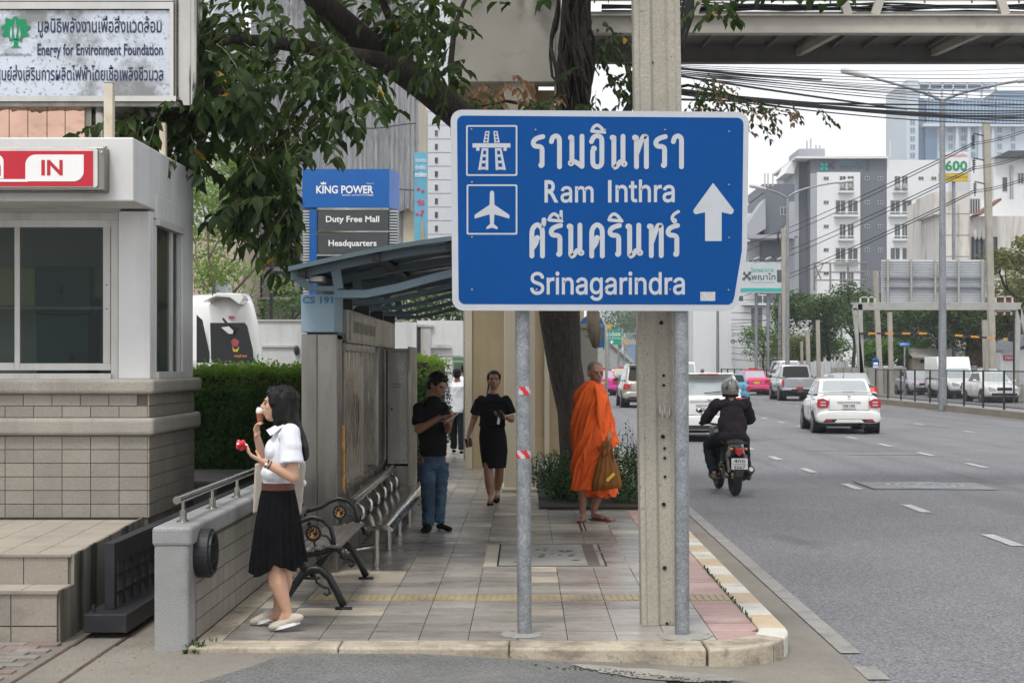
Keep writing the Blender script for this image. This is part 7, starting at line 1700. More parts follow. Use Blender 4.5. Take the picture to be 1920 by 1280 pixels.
    if taxi:
        g = G(); g.prism([(-.28, zr+.02), (.28, zr+.02), (.24, zr+.13), (-.24, zr+.13)], 'y', (y2+y3)/2-.08, (y2+y3)/2+.08); s_ = O('taxi_sign', g, taxi, bevel=.01)
    if 'twotone' in opts: pass
    if 'brake' in opts:
        g = G(); g.ell((hw*.70, -.02, .80), (.10, .03, .085), 12, 6); O('brake_lamp', g, M_tailon)
    return t
def box_on(t, y0, y1, w_, z0, z1, mat, off, slope=.0):
    g = G(); g.prism([(y0+off, z0), (y1+off, z0), (y1+off+slope*.0, z0+.25), (y1+off-slope, z1), (y0+off, z1)], 'x', -w_/2, w_/2); return obj('cargo_box', g, mat, t, bevel=.06, world=False, seg=3)
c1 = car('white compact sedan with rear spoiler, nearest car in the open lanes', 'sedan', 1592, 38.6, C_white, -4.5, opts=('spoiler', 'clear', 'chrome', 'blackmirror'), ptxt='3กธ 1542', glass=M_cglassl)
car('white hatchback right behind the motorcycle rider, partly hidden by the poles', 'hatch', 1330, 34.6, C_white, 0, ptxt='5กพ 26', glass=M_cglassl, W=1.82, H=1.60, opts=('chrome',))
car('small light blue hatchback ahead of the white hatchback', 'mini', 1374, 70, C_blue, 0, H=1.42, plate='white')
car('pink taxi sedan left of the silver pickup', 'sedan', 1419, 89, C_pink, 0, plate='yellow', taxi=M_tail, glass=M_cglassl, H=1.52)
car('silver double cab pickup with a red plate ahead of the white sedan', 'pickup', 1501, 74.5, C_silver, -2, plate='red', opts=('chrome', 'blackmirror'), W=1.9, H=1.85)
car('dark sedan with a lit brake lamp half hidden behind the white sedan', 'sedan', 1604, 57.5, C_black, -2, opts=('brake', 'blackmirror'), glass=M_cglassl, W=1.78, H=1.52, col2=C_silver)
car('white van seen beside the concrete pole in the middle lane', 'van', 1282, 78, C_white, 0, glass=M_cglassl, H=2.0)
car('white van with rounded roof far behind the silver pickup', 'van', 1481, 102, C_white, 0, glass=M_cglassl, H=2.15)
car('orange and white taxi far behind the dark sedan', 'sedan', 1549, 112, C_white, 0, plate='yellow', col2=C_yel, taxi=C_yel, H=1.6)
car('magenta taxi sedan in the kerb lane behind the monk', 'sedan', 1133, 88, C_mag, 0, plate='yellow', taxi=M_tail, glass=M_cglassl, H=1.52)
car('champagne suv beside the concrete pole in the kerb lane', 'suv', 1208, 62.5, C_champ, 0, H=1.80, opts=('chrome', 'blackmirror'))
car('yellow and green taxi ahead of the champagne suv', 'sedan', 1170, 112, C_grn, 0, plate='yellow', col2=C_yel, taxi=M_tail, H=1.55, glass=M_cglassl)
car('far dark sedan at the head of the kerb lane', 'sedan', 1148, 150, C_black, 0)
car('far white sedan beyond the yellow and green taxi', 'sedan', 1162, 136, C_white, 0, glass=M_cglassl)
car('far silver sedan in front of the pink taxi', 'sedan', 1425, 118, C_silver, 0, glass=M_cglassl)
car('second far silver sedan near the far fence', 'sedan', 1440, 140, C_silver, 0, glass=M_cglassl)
OG = 'cars queuing in the opposite lane behind the fence'
car('lilac grey pickup at the back of the opposite queue', 'pickup', 1688, 96, C_lil, 0, front=True, group=OG, H=1.8)
car('lilac white small sedan in the opposite queue', 'sedan', 1735, 88.5, C_lil, 0, front=True, group=OG, H=1.5)
pk = car('white pickup with a tall white cargo cover in the opposite queue', 'pickup', 1814, 79, C_white, 0, front=True, group=OG, H=1.72)
off = -5.2; box_on(pk, 0.0, 3.0, 1.8, 1.05, 2.25, C_white, off, .5)
car('white sedan behind the fence near the right gantry leg', 'sedan', 1884, 70.5, C_white, 0, front=True, group=OG, H=1.5, L=4.3)
car('dark hatchback with roof rack behind the white sedan in the far lane', 'suv', 1870, 84, C_black, 0, front=True, group=OG, H=1.7)
# cage truck far left lane
t = thing('cage_truck', 'far truck with an open cage body in the kerb lane', 'truck', (X(1188, 128), 128, RZ)); Y = 128
g = G(); PB(g, 1166, 1210, 700, 708, Y, 5); obj('bed', g, C_silver, t); g = G()
for px in (1166, 1180, 1195, 1209): PB(g, px, px+1, 678, 700, Y, .1); PB(g, px, px+1, 678, 700, Y+4.8, .1)
for py in (678, 688): PB(g, 1166, 1210, py, py+1, Y, .1); PB(g, 1166, 1167, py, py+1, Y, 5); PB(g, 1209, 1210, py, py+1, Y, 5)
obj('cage', g, M_gn, t); g = G(); PB(g, 1172, 1205, 684, 706, Y+5, 1.8); obj('cab', g, C_blue, t, bevel=.1)
for s in (1171, 1203):
    g = G(); g.cyl((X(s, Y)-.15, Y+1, .25), (X(s, Y)+.15, Y+1, .25), .38, n=16); obj('wheel', g, M_rub, t)
# white high-roof van behind the hedge
vt = thing('parked_van', 'white high-roof van with dark tailgate window parked behind the hedge', 'van', (X(405, 26), 26, 0)); Y = 26
def VP(px, py, dy=0): return at(px, py, Y+dy)
prof = [(548, 0.25), (556, -.02), (575, -.12), (610, -.16), (650, -.2), (690, -.22), (760, -.22)]
xe = [462, 472, 480, 489, 496, 500, 500]
g = G(); rings = []
for i, (py, dy) in enumerate(prof):
    z = Z(py, Y); xr = X(xe[i]-16, Y); xl = X(399, Y); ring = []
    # outline of the plan: left flank going away, rounded corners, rear face
    P_ = [(X(250, 29), 30.0), (xl-.75, Y+1.0+dy), (xl-.12, Y+.25+dy), (xl+.02, Y+.06+dy), (xl+.14, Y+dy), ((xl+xr)/2, Y-.06+dy), (xr-.14, Y+.02+dy), (xr-.03, Y+.10+dy), (X(xe[i]-1, Y+.35), Y+.35+dy), (X(xe[i]-12, 31), 31.0)]
    rings.append([(a, b_, z) for a, b_ in P_])
g.loft(rings[::-1]); bo = obj('body', g, C_white, vt, smooth=True, shade=60)
def VQ(pts, dy, nm, m, th=.01):
    g = G(); g.prism([(X(a, Y), Z(b_, Y)) for a, b_ in pts], 'y', Y+dy-th, Y+dy); return obj(nm, g, m, vt, bevel=.004)
rr_ = VQ([(401, 606), (465, 606), (470, 612), (480, 655), (482, 676), (478, 681), (408, 681), (403, 676)], -.30, 'rear_window', M_cglass, .02)
VQ([(370, 590), (381, 600), (395, 665), (395, 680), (370, 680)], -.05, 'side_window', M_cglass, .02)
g = G(); g.prism([(X(388, Y), Z(568, Y)), (X(417, Y), Z(551, Y)), (X(460, Y), Z(553, Y)), (X(465, Y), Z(562, Y)), (X(458, Y), Z(573, Y)), (X(440, Y), Z(560, Y)), (X(415, Y), Z(558, Y))], 'y', Y-.42, Y+.1); obj('spoiler', g, C_white, vt, bevel=.015)
VQ([(433, 593), (444, 593), (445, 598), (434, 598)], -.22, 'brake_light', M_tail)
g = G(); g.beam(VP(418, 597, -.3), VP(436, 620, -.38), .03, .03); g.beam(VP(430, 608, -.3), VP(443, 617, -.4), .02, .02); mr_ = obj('mirror_arm', g, M_plastic, vt)
g = G(); g.prism([(X(a, Y), Z(b_, Y)) for a, b_ in ((424, 615), (438, 613), (447, 621), (446, 627), (438, 627))], 'y', Y-.44, Y-.40); obj('mirror', g, M_lampc, vt, bevel=.006)
for pts, m_ in ((((440, 640), (446, 634), (455, 640), (452, 650), (443, 650)), M_tail), (((442, 650), (448, 656), (456, 650), (452, 660), (444, 659)), M_platey)): VQ(pts, -.321, 'sticker', m_, .002)
textpx('ราชบุรี-กทม', 439, 463, 664, 671, Y-.325, mk('orange_letters', (.6, .22, .02), .5), vt, .03, 1)
g = G()
for s in (380, 470): g.cyl((X(s, Y)-.1, Y+.6, .34), (X(s, Y)+.12, Y+.6, .34), .34, n=18)
obj('wheel', g, M_rub, vt)
g = G(); g.tube([VP(398, 545, .1), VP(400, 600, .25), VP(402, 700, .1)], .008, 5); obj('seam', g, M_plastic, vt)
# satellite dish-like white dome behind
g = G(); Y = 30; g.ell(at(414, 552, Y), (.24, .2, .30), 18, 10); q = obj('white_dome', g, M_towerw, smooth=True); setp(q, 'white dome standing behind the parked van roof', 'dome')
g = G(); g.cyl((at(414, 552, Y).x, Y, 0), at(414, 552, Y), .05, n=8); obj('mast', g, M_galv, q)
# parked car roof behind hedge
car('white saloon with pale windows parked behind the hedge, only its roof showing', 'sedan', 0, 27.5, C_white, 100, x=X(560, 27.5), glass=M_cglassl, H=1.86, group='cars parked behind the hedge', rz0=0, lv=1)
# ================================================================== people
def remesh(g, vox, smooth=5, disp=None, name='body'):
    me = g.mesh('tmp'); o = bpy.data.objects.new('tmp', me); COL.objects.link(o)
    m = o.modifiers.new('r', 'REMESH'); m.mode = 'VOXEL'; m.voxel_size = vox; m.use_smooth_shade = True
    if smooth: s = o.modifiers.new('s', 'SMOOTH'); s.factor = .5; s.iterations = smooth
    dg = bpy.context.evaluated_depsgraph_get(); dg.update(); r = bpy.data.meshes.new_from_object(o.evaluated_get(dg)); r.name = name
    bpy.data.objects.remove(o); bpy.data.meshes.remove(me)
    if disp:
        ns = [v.normal.copy() for v in r.vertices]
        for v, n in zip(r.vertices, ns): v.co += n*disp(v.co, n)
    r.polygons.foreach_set('use_smooth', [True]*len(r.polygons)); r.update(); return r
def folds(amp, fx, fy, fz, seed=0, ridge=True):
    def f(p, n):
        q = Vector((p.x*fx+seed, p.y*fy, p.z*fz)); a = noise.noise(q)
        if ridge: a = (1-abs(a)*2.2)*.5
        return amp*a+amp*.35*noise.noise(q*2.7)
    return f
class Head:
    def __init__(s, c, yaw, pitch=0, roll=0, k=1.0): s.c = Vector(c); s.k = k; s.M = (Matrix.Rotation(R(yaw), 3, 'Z') @ Matrix.Rotation(R(pitch), 3, 'X') @ Matrix.Rotation(R(roll), 3, 'Y'))
    def p(s, x, y, z): return s.c+s.M @ Vector((x, y, z))*s.k
    def e(s, g, c, r, n=14, m=10): return g.ell(s.p(*c), [q*s.k for q in r], n, m, s.M)
    def cp(s, g, a, ra, b, rb): return g.caps(s.p(*a), ra*s.k, s.p(*b), rb*s.k, 10)
    def build(s, g, slim=1.0, old=False):
        s.e(g, (0, -.012, .022), (.073, .090, .084), 20, 14); s.e(g, (0, .022, -.030), (.060*slim, .066, .078), 18, 12); s.e(g, (0, .038, -.080), (.040*slim, .042, .032))
        for q in (-1, 1):
            s.e(g, (q*.038*slim, .050, -.022), (.021, .024, .022)); s.e(g, (q*.074, -.006, -.012), (.010, .020, .031), 10, 8); s.e(g, (q*.010, .093, -.030), (.009, .009, .007), 8, 6)
            if old: s.e(g, (q*.040, .056, -.012), (.018, .024, .014))
        s.cp(g, (-.034, .074, .020), .012, (.034, .074, .020), .012); s.cp(g, (0, .082, .012), .008, (0, .103, -.024), .0115)
        s.cp(g, (-.018, .084, -.052), .0085, (.018, .084, -.052), .0085); s.cp(g, (-.014, .082, -.066), .0085, (.014, .082, -.066), .0085)
    def face(s, par, lipm=None, open_=False, brow=M_hair, skin=None):
        for q in (-1, 1):
            g = G(); s.e(g, (q*.030, .0795, -.003), (.0115, .0065, .0042), 12, 8); obj('eye', g, M_eye, par, smooth=True)
            g = G(); g.tube([s.p(q*.014, .0925, .016), s.p(q*.03, .0895, .0215), s.p(q*.048, .077, .017)], .0034*s.k, 6); obj('eyebrow', g, brow, par, smooth=True)
        g = G(); g.tube([s.p(-.024, .083, -.059), s.p(-.010, .0925, -.0575), s.p(.010, .0925, -.0575), s.p(.024, .083, -.059)], [.002*s.k, .0048*s.k, .0048*s.k, .002*s.k], 6); obj('lips', g, lipm or M_lips, par, smooth=True)
def hand(g, w, d, n, s, curl=.5, L=.17, k=1.0, spread=.1, tcurl=.4):
    """w wrist, d along the hand, n palm normal (fingers close towards n), s thumb side"""
    w = Vector(w); d = Vector(d).normalized(); n = Vector(n); n = (n-d*n.dot(d)).normalized(); s = Vector(s); s = (s-d*s.dot(d)-n*s.dot(n)).normalized()
    k = k*L/.17
    for i, (o, fl) in enumerate(((.026, .066), (.009, .074), (-.009, .068), (-.026, .052))):
        a = w+s*o*.6*k; b = w+d*.082*k+s*o*k; g.caps(a, .0145*k, b, .0115*k, 8)
        p = b; ang = 0
        for j, f in enumerate((.45, .32, .25)):
            ang += curl*(.6 if j == 0 else .8)
            dd = (d*math.cos(ang)+n*math.sin(ang)+s*o*spread*8).normalized()
            q = p+dd*fl*f*k*1.05; g.caps(p, (.0095-.0008*j)*k, q, (.0088-.0009*j)*k, 8); p = q
    p = w+d*.02*k+s*.024*k; dd = (d*.62+s*.62+n*tcurl).normalized(); q = p+dd*.045*k; g.caps(p, .014*k, q, .0105*k, 8); dd = (d*.85+s*.2+n*tcurl).normalized(); g.caps(q, .0105*k, q+dd*.036*k, .0085*k, 8)
def limb(g, pts, rr, n=14):
    for i in range(len(pts)-1): g.caps(pts[i], rr[i], pts[i+1], rr[i+1], n)
def person(label, base, group=None): return thing('person', label, 'person', base, group)
def shoe(par, heel, toe, m, sole, w_=.045, h_=.06, name='shoe', up=None):
    """shoe from heel to toe (ground points)"""
    heel = Vector(heel); toe = Vector(toe); d = (toe-heel); L = d.length; d.normalize(); s = d.cross(Vector((0, 0, 1))).normalized(); u = s.cross(d)
    g = G()
    for t, r, z in ((.14, .034, .036), (.35, .034, .034), (.6, .037, .028), (.8, .038, .022)): g.ell(heel+d*L*t+u*z, (r*w_/.041, r*w_/.04*1.5, r*(.92-.22*t)), 14, 8, Matrix((s, d, u)).transposed())
    g.ell(heel+d*L*.2+u*h_*.62, (w_*.7, .045, h_*.45), 12, 8, Matrix((s, d, u)).transposed())
    o = obj(name, remesh(g, .007, 4), m, par)
    g = G(); P_ = []
    for k in range(20):
        a = 2*PI*k/20; ww = w_*1.1*(1.0 if math.cos(a) > 0 else .82); P_.append(heel+d*(L*.5+L*.5*math.cos(a))+s*ww*math.sin(a)*(1-.15*abs(math.cos(a))))
    g.loft([[tuple(p+u*z) for p in P_] for z in (0, .018)]); obj('sole', g, sole, o); return o
M_jeansd = M_jeans
# ------------------------------------------------------------ student eating ice cream
Y0 = 9.35
def q(px, py, dy=0): return at(px, py, Y0+dy)
p1 = person('young woman in white shirt and black pleated skirt eating an ice cream cone', (q(520, 1180).x, Y0, 0))
hd = Head(q(522, 757), 90, 4, 0, 1.0)
g = G(); hd.build(g, .95)
nb = q(545, 800); g.caps(hd.p(0, -.025, -.06), .048, nb, .050, 14); limb(g, [nb, q(538, 830), q(528, 880), q(522, 920)], [.055, .085, .08, .075])
sL = q(546, 812, -.145); eL = q(549, 893, -.16); wL = q(494, 866, -.20); limb(g, [sL, eL, wL], [.032, .040, .024])
hand(g, wL, q(455, 845, -.22)-wL, (-.1, .1, .95), (0, .8, .3), .55, .165, 1, tcurl=.6)
sR = q(538, 812, .14); eR = q(500, 884, .16); wR = q(483, 822, .07); limb(g, [sR, eR, wR], [.046, .038, .023])
hand(g, wR, q(480, 795, .05)-wR, (.9, -.35, .0), (.3, -.9, .2), .85, .15, 1, tcurl=.9)
hpL = q(522, 935, -.09); knL = q(516, 1062, -.09); anL = q(538, 1146, -.08); limb(g, [hpL+Vector((0, .04, 0)), knL], [.05, .056]); limb(g, [knL, q(521, 1092, -.09), anL, q(540, 1160, -.08)], [.055, .059, .031, .030]); g.caps(anL, .030, q(527, 1168, -.08), .026)
hpR = q(525, 935, .09); knR = q(530, 1058, .09); anR = q(521, 1143, .13); limb(g, [hpR-Vector((0, .04, 0)), knR], [.05, .054]); limb(g, [knR, q(532, 1090, .1), anR, q(519, 1155, .13)], [.053, .055, .031, .030]); g.caps(anR, .030, q(505, 1160, .13), .026)
obj('body', remesh(g, .0062, 4), M_skin1, p1)
hd.face(p1)
# open mouth and lashes kept small; hair: cap, curtain over the ear and a long fall down the back
g = G(); hd.e(g, (0, -.034, .040), (.086, .094, .082), 18, 12); hd.e(g, (0, -.05, -.01), (.082, .080, .085), 18, 12)
for s in (-1, 1):
    hd.e(g, (s*.066, .008, .022), (.022, .050, .058)); hd.e(g, (s*.070, -.012, -.045), (.020, .040, .07)); hd.e(g, (s*.066, -.030, -.095), (.024, .046, .055))
    hd.cp(g, (s*.055, .052, .07), .020, (s*.074, .02, -.0), .018)
hd.e(g, (0, .03, .082), (.055, .045, .028))
fall = [(728, 531, .050, .07), (745, 533, .068, .088), (765, 536, .070, .098), (785, 541, .066, .105), (800, 551, .048, .11), (818, 562, .034, .105), (838, 570, .024, .085), (855, 573, .016, .055), (864, 573, .006, .02)]
g.loft([[(q(px, py).x+a*math.cos(2*PI*k/24), q(px, py).y+b_*math.sin(2*PI*k/24), q(px, py).z) for k in range(24)] for py, px, a, b_ in fall])
def hairdisp(p, n): return .0045*noise.noise(Vector((p.x*60, p.y*60, p.z*2.2)))+.004*noise.noise(Vector((p.x*120, p.y*120, p.z*3)))
obj('hair', remesh(g, .006, 6, hairdisp), M_hair, p1)
# shirt
g = G(); limb(g, [q(549, 800), q(540, 822), q(533, 850), q(526, 880), q(522, 903)], [.05, .095, .105, .108, .098], 20)
g.ell(q(541, 816), (.060, .165, .05), 18, 10); g.ell(q(513, 845), (.05, .11, .08), 16, 10); g.ell(q(549, 850), (.055, .12, .13), 16, 10); g.ell(q(522, 887), (.108, .135, .065), 18, 10)
g.caps(q(545, 813, -.125), .062, q(547, 838, -.15), .064); g.tube([q(545, 818, -.13), q(547, 868, -.160)], [.060, .074], 18)
g.caps(q(537, 815, .12), .050, q(520, 845, .15), .056); g.tube([q(537, 817, .13), q(512, 860, .155)], [.052, .070], 18)
sh_ = obj('shirt', remesh(g, .0066, 4, folds(.010, 9, 9, 5, 3)), M_shirtw, p1)
# collar
g = G()
for s in (-1, 1):
    pts = []
    rings = []
    for k in range(7):
        a = R(-8+k*30)*1.0; c = q(543, 797)+Vector((0, 0, 0)); r_ = .058
        x = math.cos(a+PI)*r_; y = s*math.sin(a)*r_*1.0
        b0 = c+Vector((x*1.0-.004, y, .020-.036*(1-(k/6))*1.0)); b1 = b0+Vector((x*(.42 if x < 0 else .05), y*.3, -.040-.018*(1-k/6)))
        rings.append((b0, b1))
    vs = [v for r_ in rings for v in r_]; g.add(vs+[v+Vector((-.004 if v.x < nb.x else .004, 0, 0)) for v in vs], [(2*k, 2*k+1, 2*k+3, 2*k+2) for k in range(6)]+[(14+2*k, 14+2*k+2, 14+2*k+3, 14+2*k+1) for k in range(6)])
obj('collar', g.mesh('collar', False), M_shirtw, sh_)
g = G(); g.prism([(X(a, Y0-.15), Z(b_, Y0-.15)) for a, b_ in ((500, 805), (535, 783), (543, 786), (540, 794), (509, 816))], 'y', Y0-.115, Y0-.105)
g = G(); g.add([q(499, 806, -.03), q(510, 800, -.075), q(541, 783, -.07), q(545, 789, -.085), q(507, 817, -.10)], [(0, 1, 2, 3, 4)]); obj('collar_point', g.mesh('collar_point', False), M_shirtw, sh_)
# belt and skirt
def ellring(c, rx, ry, n, f=None): return [(c.x+rx*math.cos(2*PI*k/n)*(f(k) if f else 1), c.y+ry*math.sin(2*PI*k/n)*(f(k) if f else 1), c.z) for k in range(n)]
g = G(); g.loft([ellring(q(521.5, 917), .103, .118, 40), ellring(q(521.5, 904), .102, .117, 40)]); obj('belt', g, M_brown, p1, smooth=True, shade=40)
rings = []; n = 120
for t in range(15):
    u = t/14; py = 915+u*(1062-915); cx = 521.5-1.5*u; rx = .10+.070*u**.8; ry = .115+.075*u**.7
    rings.append([(v[0], v[1], v[2]+(.025*math.sin(4.1*k/n*2*PI+.7)*u*u) -(.015 if v[0] < q(520, 900).x else -.01)*u*u*1.2) for k, v in enumerate(ellring(q(cx, py), rx, ry, n, lambda k: 1+(.075*u+.012)*math.sin(k/n*2*PI*19+1.1*math.sin(u*2.2)+.8*math.sin(k*.31))+.05*u*math.sin(k/n*2*PI*5+u)))])
g = G(); g.loft(rings); obj('skirt', g, M_blackc, p1, smooth=True, shade=60)
shoe(p1, q(563, 1168, -.08)+Vector((0, 0, .0)), q(512, 1181, -.08), M_canvas, M_white2, .045, .07); shoe(p1, q(521, 1158, .14)+Vector((0, 0, .0)), q(478, 1171, .14), M_canvas, M_white2, .045, .07)
g = G(); c = wL.lerp(eL, .12); d = (eL-wL).normalized(); g.tube([c-d*.006, c+d*.006], .028, 16); g.tube([c+d*.014, c+d*.022], .029, 16); o_ = obj('wristwatch', g, M_brown, p1); g = G(); g.ell(c+Vector((0, -.026, -.004)), (.012, .006, .014), 10, 6); obj('watch_face', g, M_chrome, o_)
ic = thing('ice_cream_cone', 'ice cream in a wafer cone held at the young woman\'s mouth', 'ice cream', q(488, 795, .05)); tp = q(488, 774, .055); bt = q(487, 797, .045)
g = G(); g.tube([bt, tp], [.012, .026], 16); obj('cone', g, M_cone, ic, smooth=True, shade=40)
g = G(); g.ell(tp+Vector((0, 0, .008)), (.028, .028, .022), 14, 8); g.ell(tp+Vector((-.008, 0, .022)), (.018, .02, .014), 10, 6); g.ell(tp+Vector((.012, .004, .018)), (.014, .016, .012), 10, 6); obj('ice', remesh(g, .005, 2, folds(.004, 60, 60, 60)), M_ice, ic)
wr_ = thing('red_wrapper', 'crumpled red and white wrapper in the young woman\'s lower hand', 'wrapper', q(452, 842, -.22)); g = G(); rn = random.Random(3)
for k in range(7): g.ell(q(452+rn.uniform(-9, 9), 835+rn.uniform(-5, 5), -.22+rn.uniform(-.02, .02)), (.024, .02, .016), 7, 5, Matrix.Rotation(rn.uniform(0, 3), 3, 'Y'))
obj('foil', g, M_wrap, wr_); g = G()
for k in range(5): g.ell(q(446+k*4, 829+rn.uniform(-2, 5), -.245), (.008, .004, .006), 6, 4, Matrix.Rotation(rn.uniform(0, 3), 3, 'Y'))
obj('print', g, M_white2, wr_)
tb = thing('tote_bag', 'cream canvas tote bag hanging behind the young woman', 'bag', q(520, 965, .2)); 
g = G(); g.loft([[tuple(q(a, b_, dy)) for a, b_, dy in ((474, 962, .12), (478, 868, .12), (574, 868, .24), (564, 962, .24), )], [tuple(q(a, b_, dy)) for a, b_, dy in ((474, 964, .18), (478, 868, .16), (574, 868, .29), (565, 964, .30))]]); obj('bag_body', g, M_canvas, tb, bevel=.012)
g = G(); g.tube([q(566, 870, .22), q(556, 842, .2), q(548, 822, .17), q(540, 812, .14), q(520, 826, .12), q(494, 868, .12)], .010, 6, flat=.4); obj('strap', g, M_canvas, tb)
g = G(); g.tube([q(571, 868, .24), q(569, 863, .24), q(572, 862, .24)], .006, 5); g.ell(q(571, 905, .22), (.012, .012, .02), 8, 5); obj('charm', g, M_white2, tb)
# ------------------------------------------------------------ generic standing figure from picture joints
def figure(label, Y, base, J, skin, head, hairf=None, garments=(), group=None, vox=.0075, neck_r=.05, old=False):
    pass
# ------------------------------------------------------------ man with tablet
Y0 = 14.9
def q(px, py, dy=0): return at(px, py, Y0+dy)
p2 = person('man in black polo shirt and jeans looking down at a tablet', (q(815, 995).x, Y0, 0))
hd = Head(q(821, 721), 180+52, -24, 0, 1.03); g = G(); hd.build(g)
nb = q(812, 752); g.caps(hd.p(0, -.03, -.06), .052, nb, .058); limb(g, [nb, q(808, 790), q(812, 848)], [.06, .10, .09])
sA = q(786, 765, -.05); eA = q(785, 805, -.12); wA = q(824, 783, -.24); limb(g, [sA, eA, wA], [.052, .044, .028]); hand(g, wA, (.9, -.1, .25), (.2, -.1, -.9), (0, -.9, .2), .5, .17)
sB = q(829, 764, .05); eB = q(838, 806, -.02); wB = q(843, 795, -.20); limb(g, [sB, eB, wB], [.050, .042, .027]); hand(g, wB, (.3, -.3, .65), (-.5, .1, .6), (.5, -.5, 0), .6, .17)
for s in ((801, 858, 804, 920, 804, 985, -.03), (826, 858, 824, 920, 824, 978, .09)): limb(g, [q(s[0], s[1], s[6]), q(s[2], s[3], s[6]), q(s[4], s[5], s[6])], [.06, .045, .03])
obj('body', remesh(g, .0075, 4), M_skin3, p2); hd.face(p2)
g = G(); hd.e(g, (0, -.024, .045), (.084, .094, .080), 18, 12); hd.e(g, (0, .045, .085), (.058, .045, .028)); hd.e(g, (0, -.055, -.015), (.076, .06, .07))
for s in (-1, 1): hd.e(g, (s*.068, .015, .04), (.016, .036, .045)); 
obj('hair', remesh(g, .0075, 3, lambda p, n: .010*noise.noise(p*38)), M_hair, p2)
g = G(); limb(g, [q(810, 760), q(807, 785), q(809, 815), q(812, 846)], [.085, .125, .125, .118], 20); g.ell(q(808, 768), (.185, .11, .06), 18, 10, Matrix.Rotation(R(20), 3, 'Z')); g.ell(q(812, 825), (.135, .12, .14), 16, 10); g.tube([q(812, 800), q(812, 853)], [.132, .136], 20)
limb(g, [sA, sA.lerp(eA, .6)], [.060, .062]); g.tube([sA, sA.lerp(eA, .72)], [.056, .068], 16); g.tube([sB, sB.lerp(eB, .65)], [.055, .064], 16); g.ell(sB, (.058, .058, .055))
obj('polo_shirt', remesh(g, .0085, 4, folds(.014, 7, 7, 9, 4)), M_blackc, p2)
g = G(); g.tube([hd.c+Vector((-.045, .02, -.125)), nb+Vector((.01, -.0, -.015))], [.062, .075], 18); obj('collar', g, M_blackc, p2, smooth=True, shade=40)
g = G()
for s in (((799, 868), (803, 920), (803, 984), -.03), ((826, 868), (825, 920), (822, 978), .09)):
    g.tube([q(*s[0], s[3]), q(*s[1], s[3]), q(s[2][0], s[2][1], s[3])], [.090, .068, .057], 18)
g.ell(q(812, 866), (.118, .10, .11), 18, 12); g.tube([q(812, 847), q(812, 878)], [.118, .112], 18)
obj('jeans', remesh(g, .009, 3, folds(.016, 6, 6, 12, 9)), M_jeans, p2)
shoe(p2, q(806, 985, .03)*1+Vector((0, 0, 0)), q(796, 1000, -.2)+Vector((0, 0, 0)), M_blackc, M_rub, .05, .07)
for o_ in list(p2.children):
    pass
shoe(p2, Vector((q(822, 985).x, 15.02, .0)), Vector((q(843, 985).x, 14.87, .0)), M_blackc, M_signw, .048, .07)
tbt = thing('tablet', 'thin pale tablet held by the man in the black polo shirt', 'tablet', q(842, 785, -.27)); g = G(); g.loft([[tuple(q(a, b_, dy)) for a, b_, dy in ((827, 789, -.20), (850, 777, -.16), (860, 774, -.33), (838, 788, -.38))], [tuple(q(a, b_, dy)+Vector((0, 0, -.01))) for a, b_, dy in ((827, 789, -.20), (850, 777, -.16), (860, 774, -.33), (838, 788, -.38))]]); obj('case', g, M_canvas, tbt)
# ------------------------------------------------------------ woman in black walking towards the camera
Y0 = 17.8
def q(px, py, dy=0): return at(px, py, Y0+dy)
p3 = person('woman in black blouse and knee-length black skirt walking towards the camera', (q(920, 945).x, Y0, 0))
hd = Head(q(926, 712), 182, 2, 0, 1.0); g = G(); hd.build(g, 1.05); nb = q(924, 738); g.caps(hd.p(0, -.02, -.06), .050, nb, .055); limb(g, [nb, q(924, 770), q(924, 810)], [.06, .10, .09])
sA = q(899, 750); eA = q(888, 786); wA = q(878, 818, -.1); limb(g, [sA, eA, wA], [.048, .040, .026]); hand(g, wA, (-.15, -.1, -1), (.8, -.2, 0), (0, -.9, 0), .7, .16)
sB = q(951, 750); eB = q(959, 786, -.05); wB = q(946, 780, -.24); limb(g, [sB, eB, wB], [.048, .040, .026]); hand(g, wB, (-.8, -.3, .1), (.0, .5, .8), (0, -.6, .8), .6, .16)
limb(g, [q(916, 830, -.02), q(915, 876, -.08), q(918, 905, -.1), q(920, 930, -.12)], [.05, .055, .060, .034]); g.caps(q(920, 930, -.12), .034, q(919, 940, -.26), .03)
limb(g, [q(936, 830), q(937, 870, .05), q(935, 900, .2), q(932, 920, .26)], [.05, .054, .058, .034]); g.caps(q(932, 921, .26), .032, q(931, 931, .12), .03)
obj('body', remesh(g, .0078, 4), M_skin3, p3); hd.face(p3)
g = G(); hd.e(g, (0, -.030, .038), (.083, .090, .080), 18, 12); hd.e(g, (0, -.06, -.03), (.07, .06, .09)); hd.e(g, (0, .03, .082), (.05, .04, .022)); g.caps(hd.p(.05, -.07, -.06), .028, hd.p(.07, -.05, -.17), .018)
for s in (-1, 1): hd.e(g, (s*.07, .01, .035), (.014, .04, .045))
obj('hair', remesh(g, .0075, 4, lambda p, n: .006*noise.noise(p*40)), M_hair, p3)
g = G(); limb(g, [q(924, 747), q(924, 768), q(923, 790)], [.08, .125, .125], 20); g.ell(q(925, 753), (.19, .10, .06), 18, 10); g.ell(q(925, 772), (.175, .12, .15), 18, 12); g.tube([q(924, 768), q(923, 799)], [.145, .155], 22)
limb(g, [sA+Vector((.02, 0, 0)), sA.lerp(eA, .55)], [.056, .062]); g.tube([sA, sA.lerp(eA, .72)], [.05, .068], 16); limb(g, [sB-Vector((.02, 0, 0)), sB.lerp(eB, .55)], [.056, .062]); g.tube([sB, sB.lerp(eB, .72)], [.05, .068], 16); obj('blouse', remesh(g, .0085, 4, folds(.014, 8, 8, 6, 2)), M_blackc, p3)
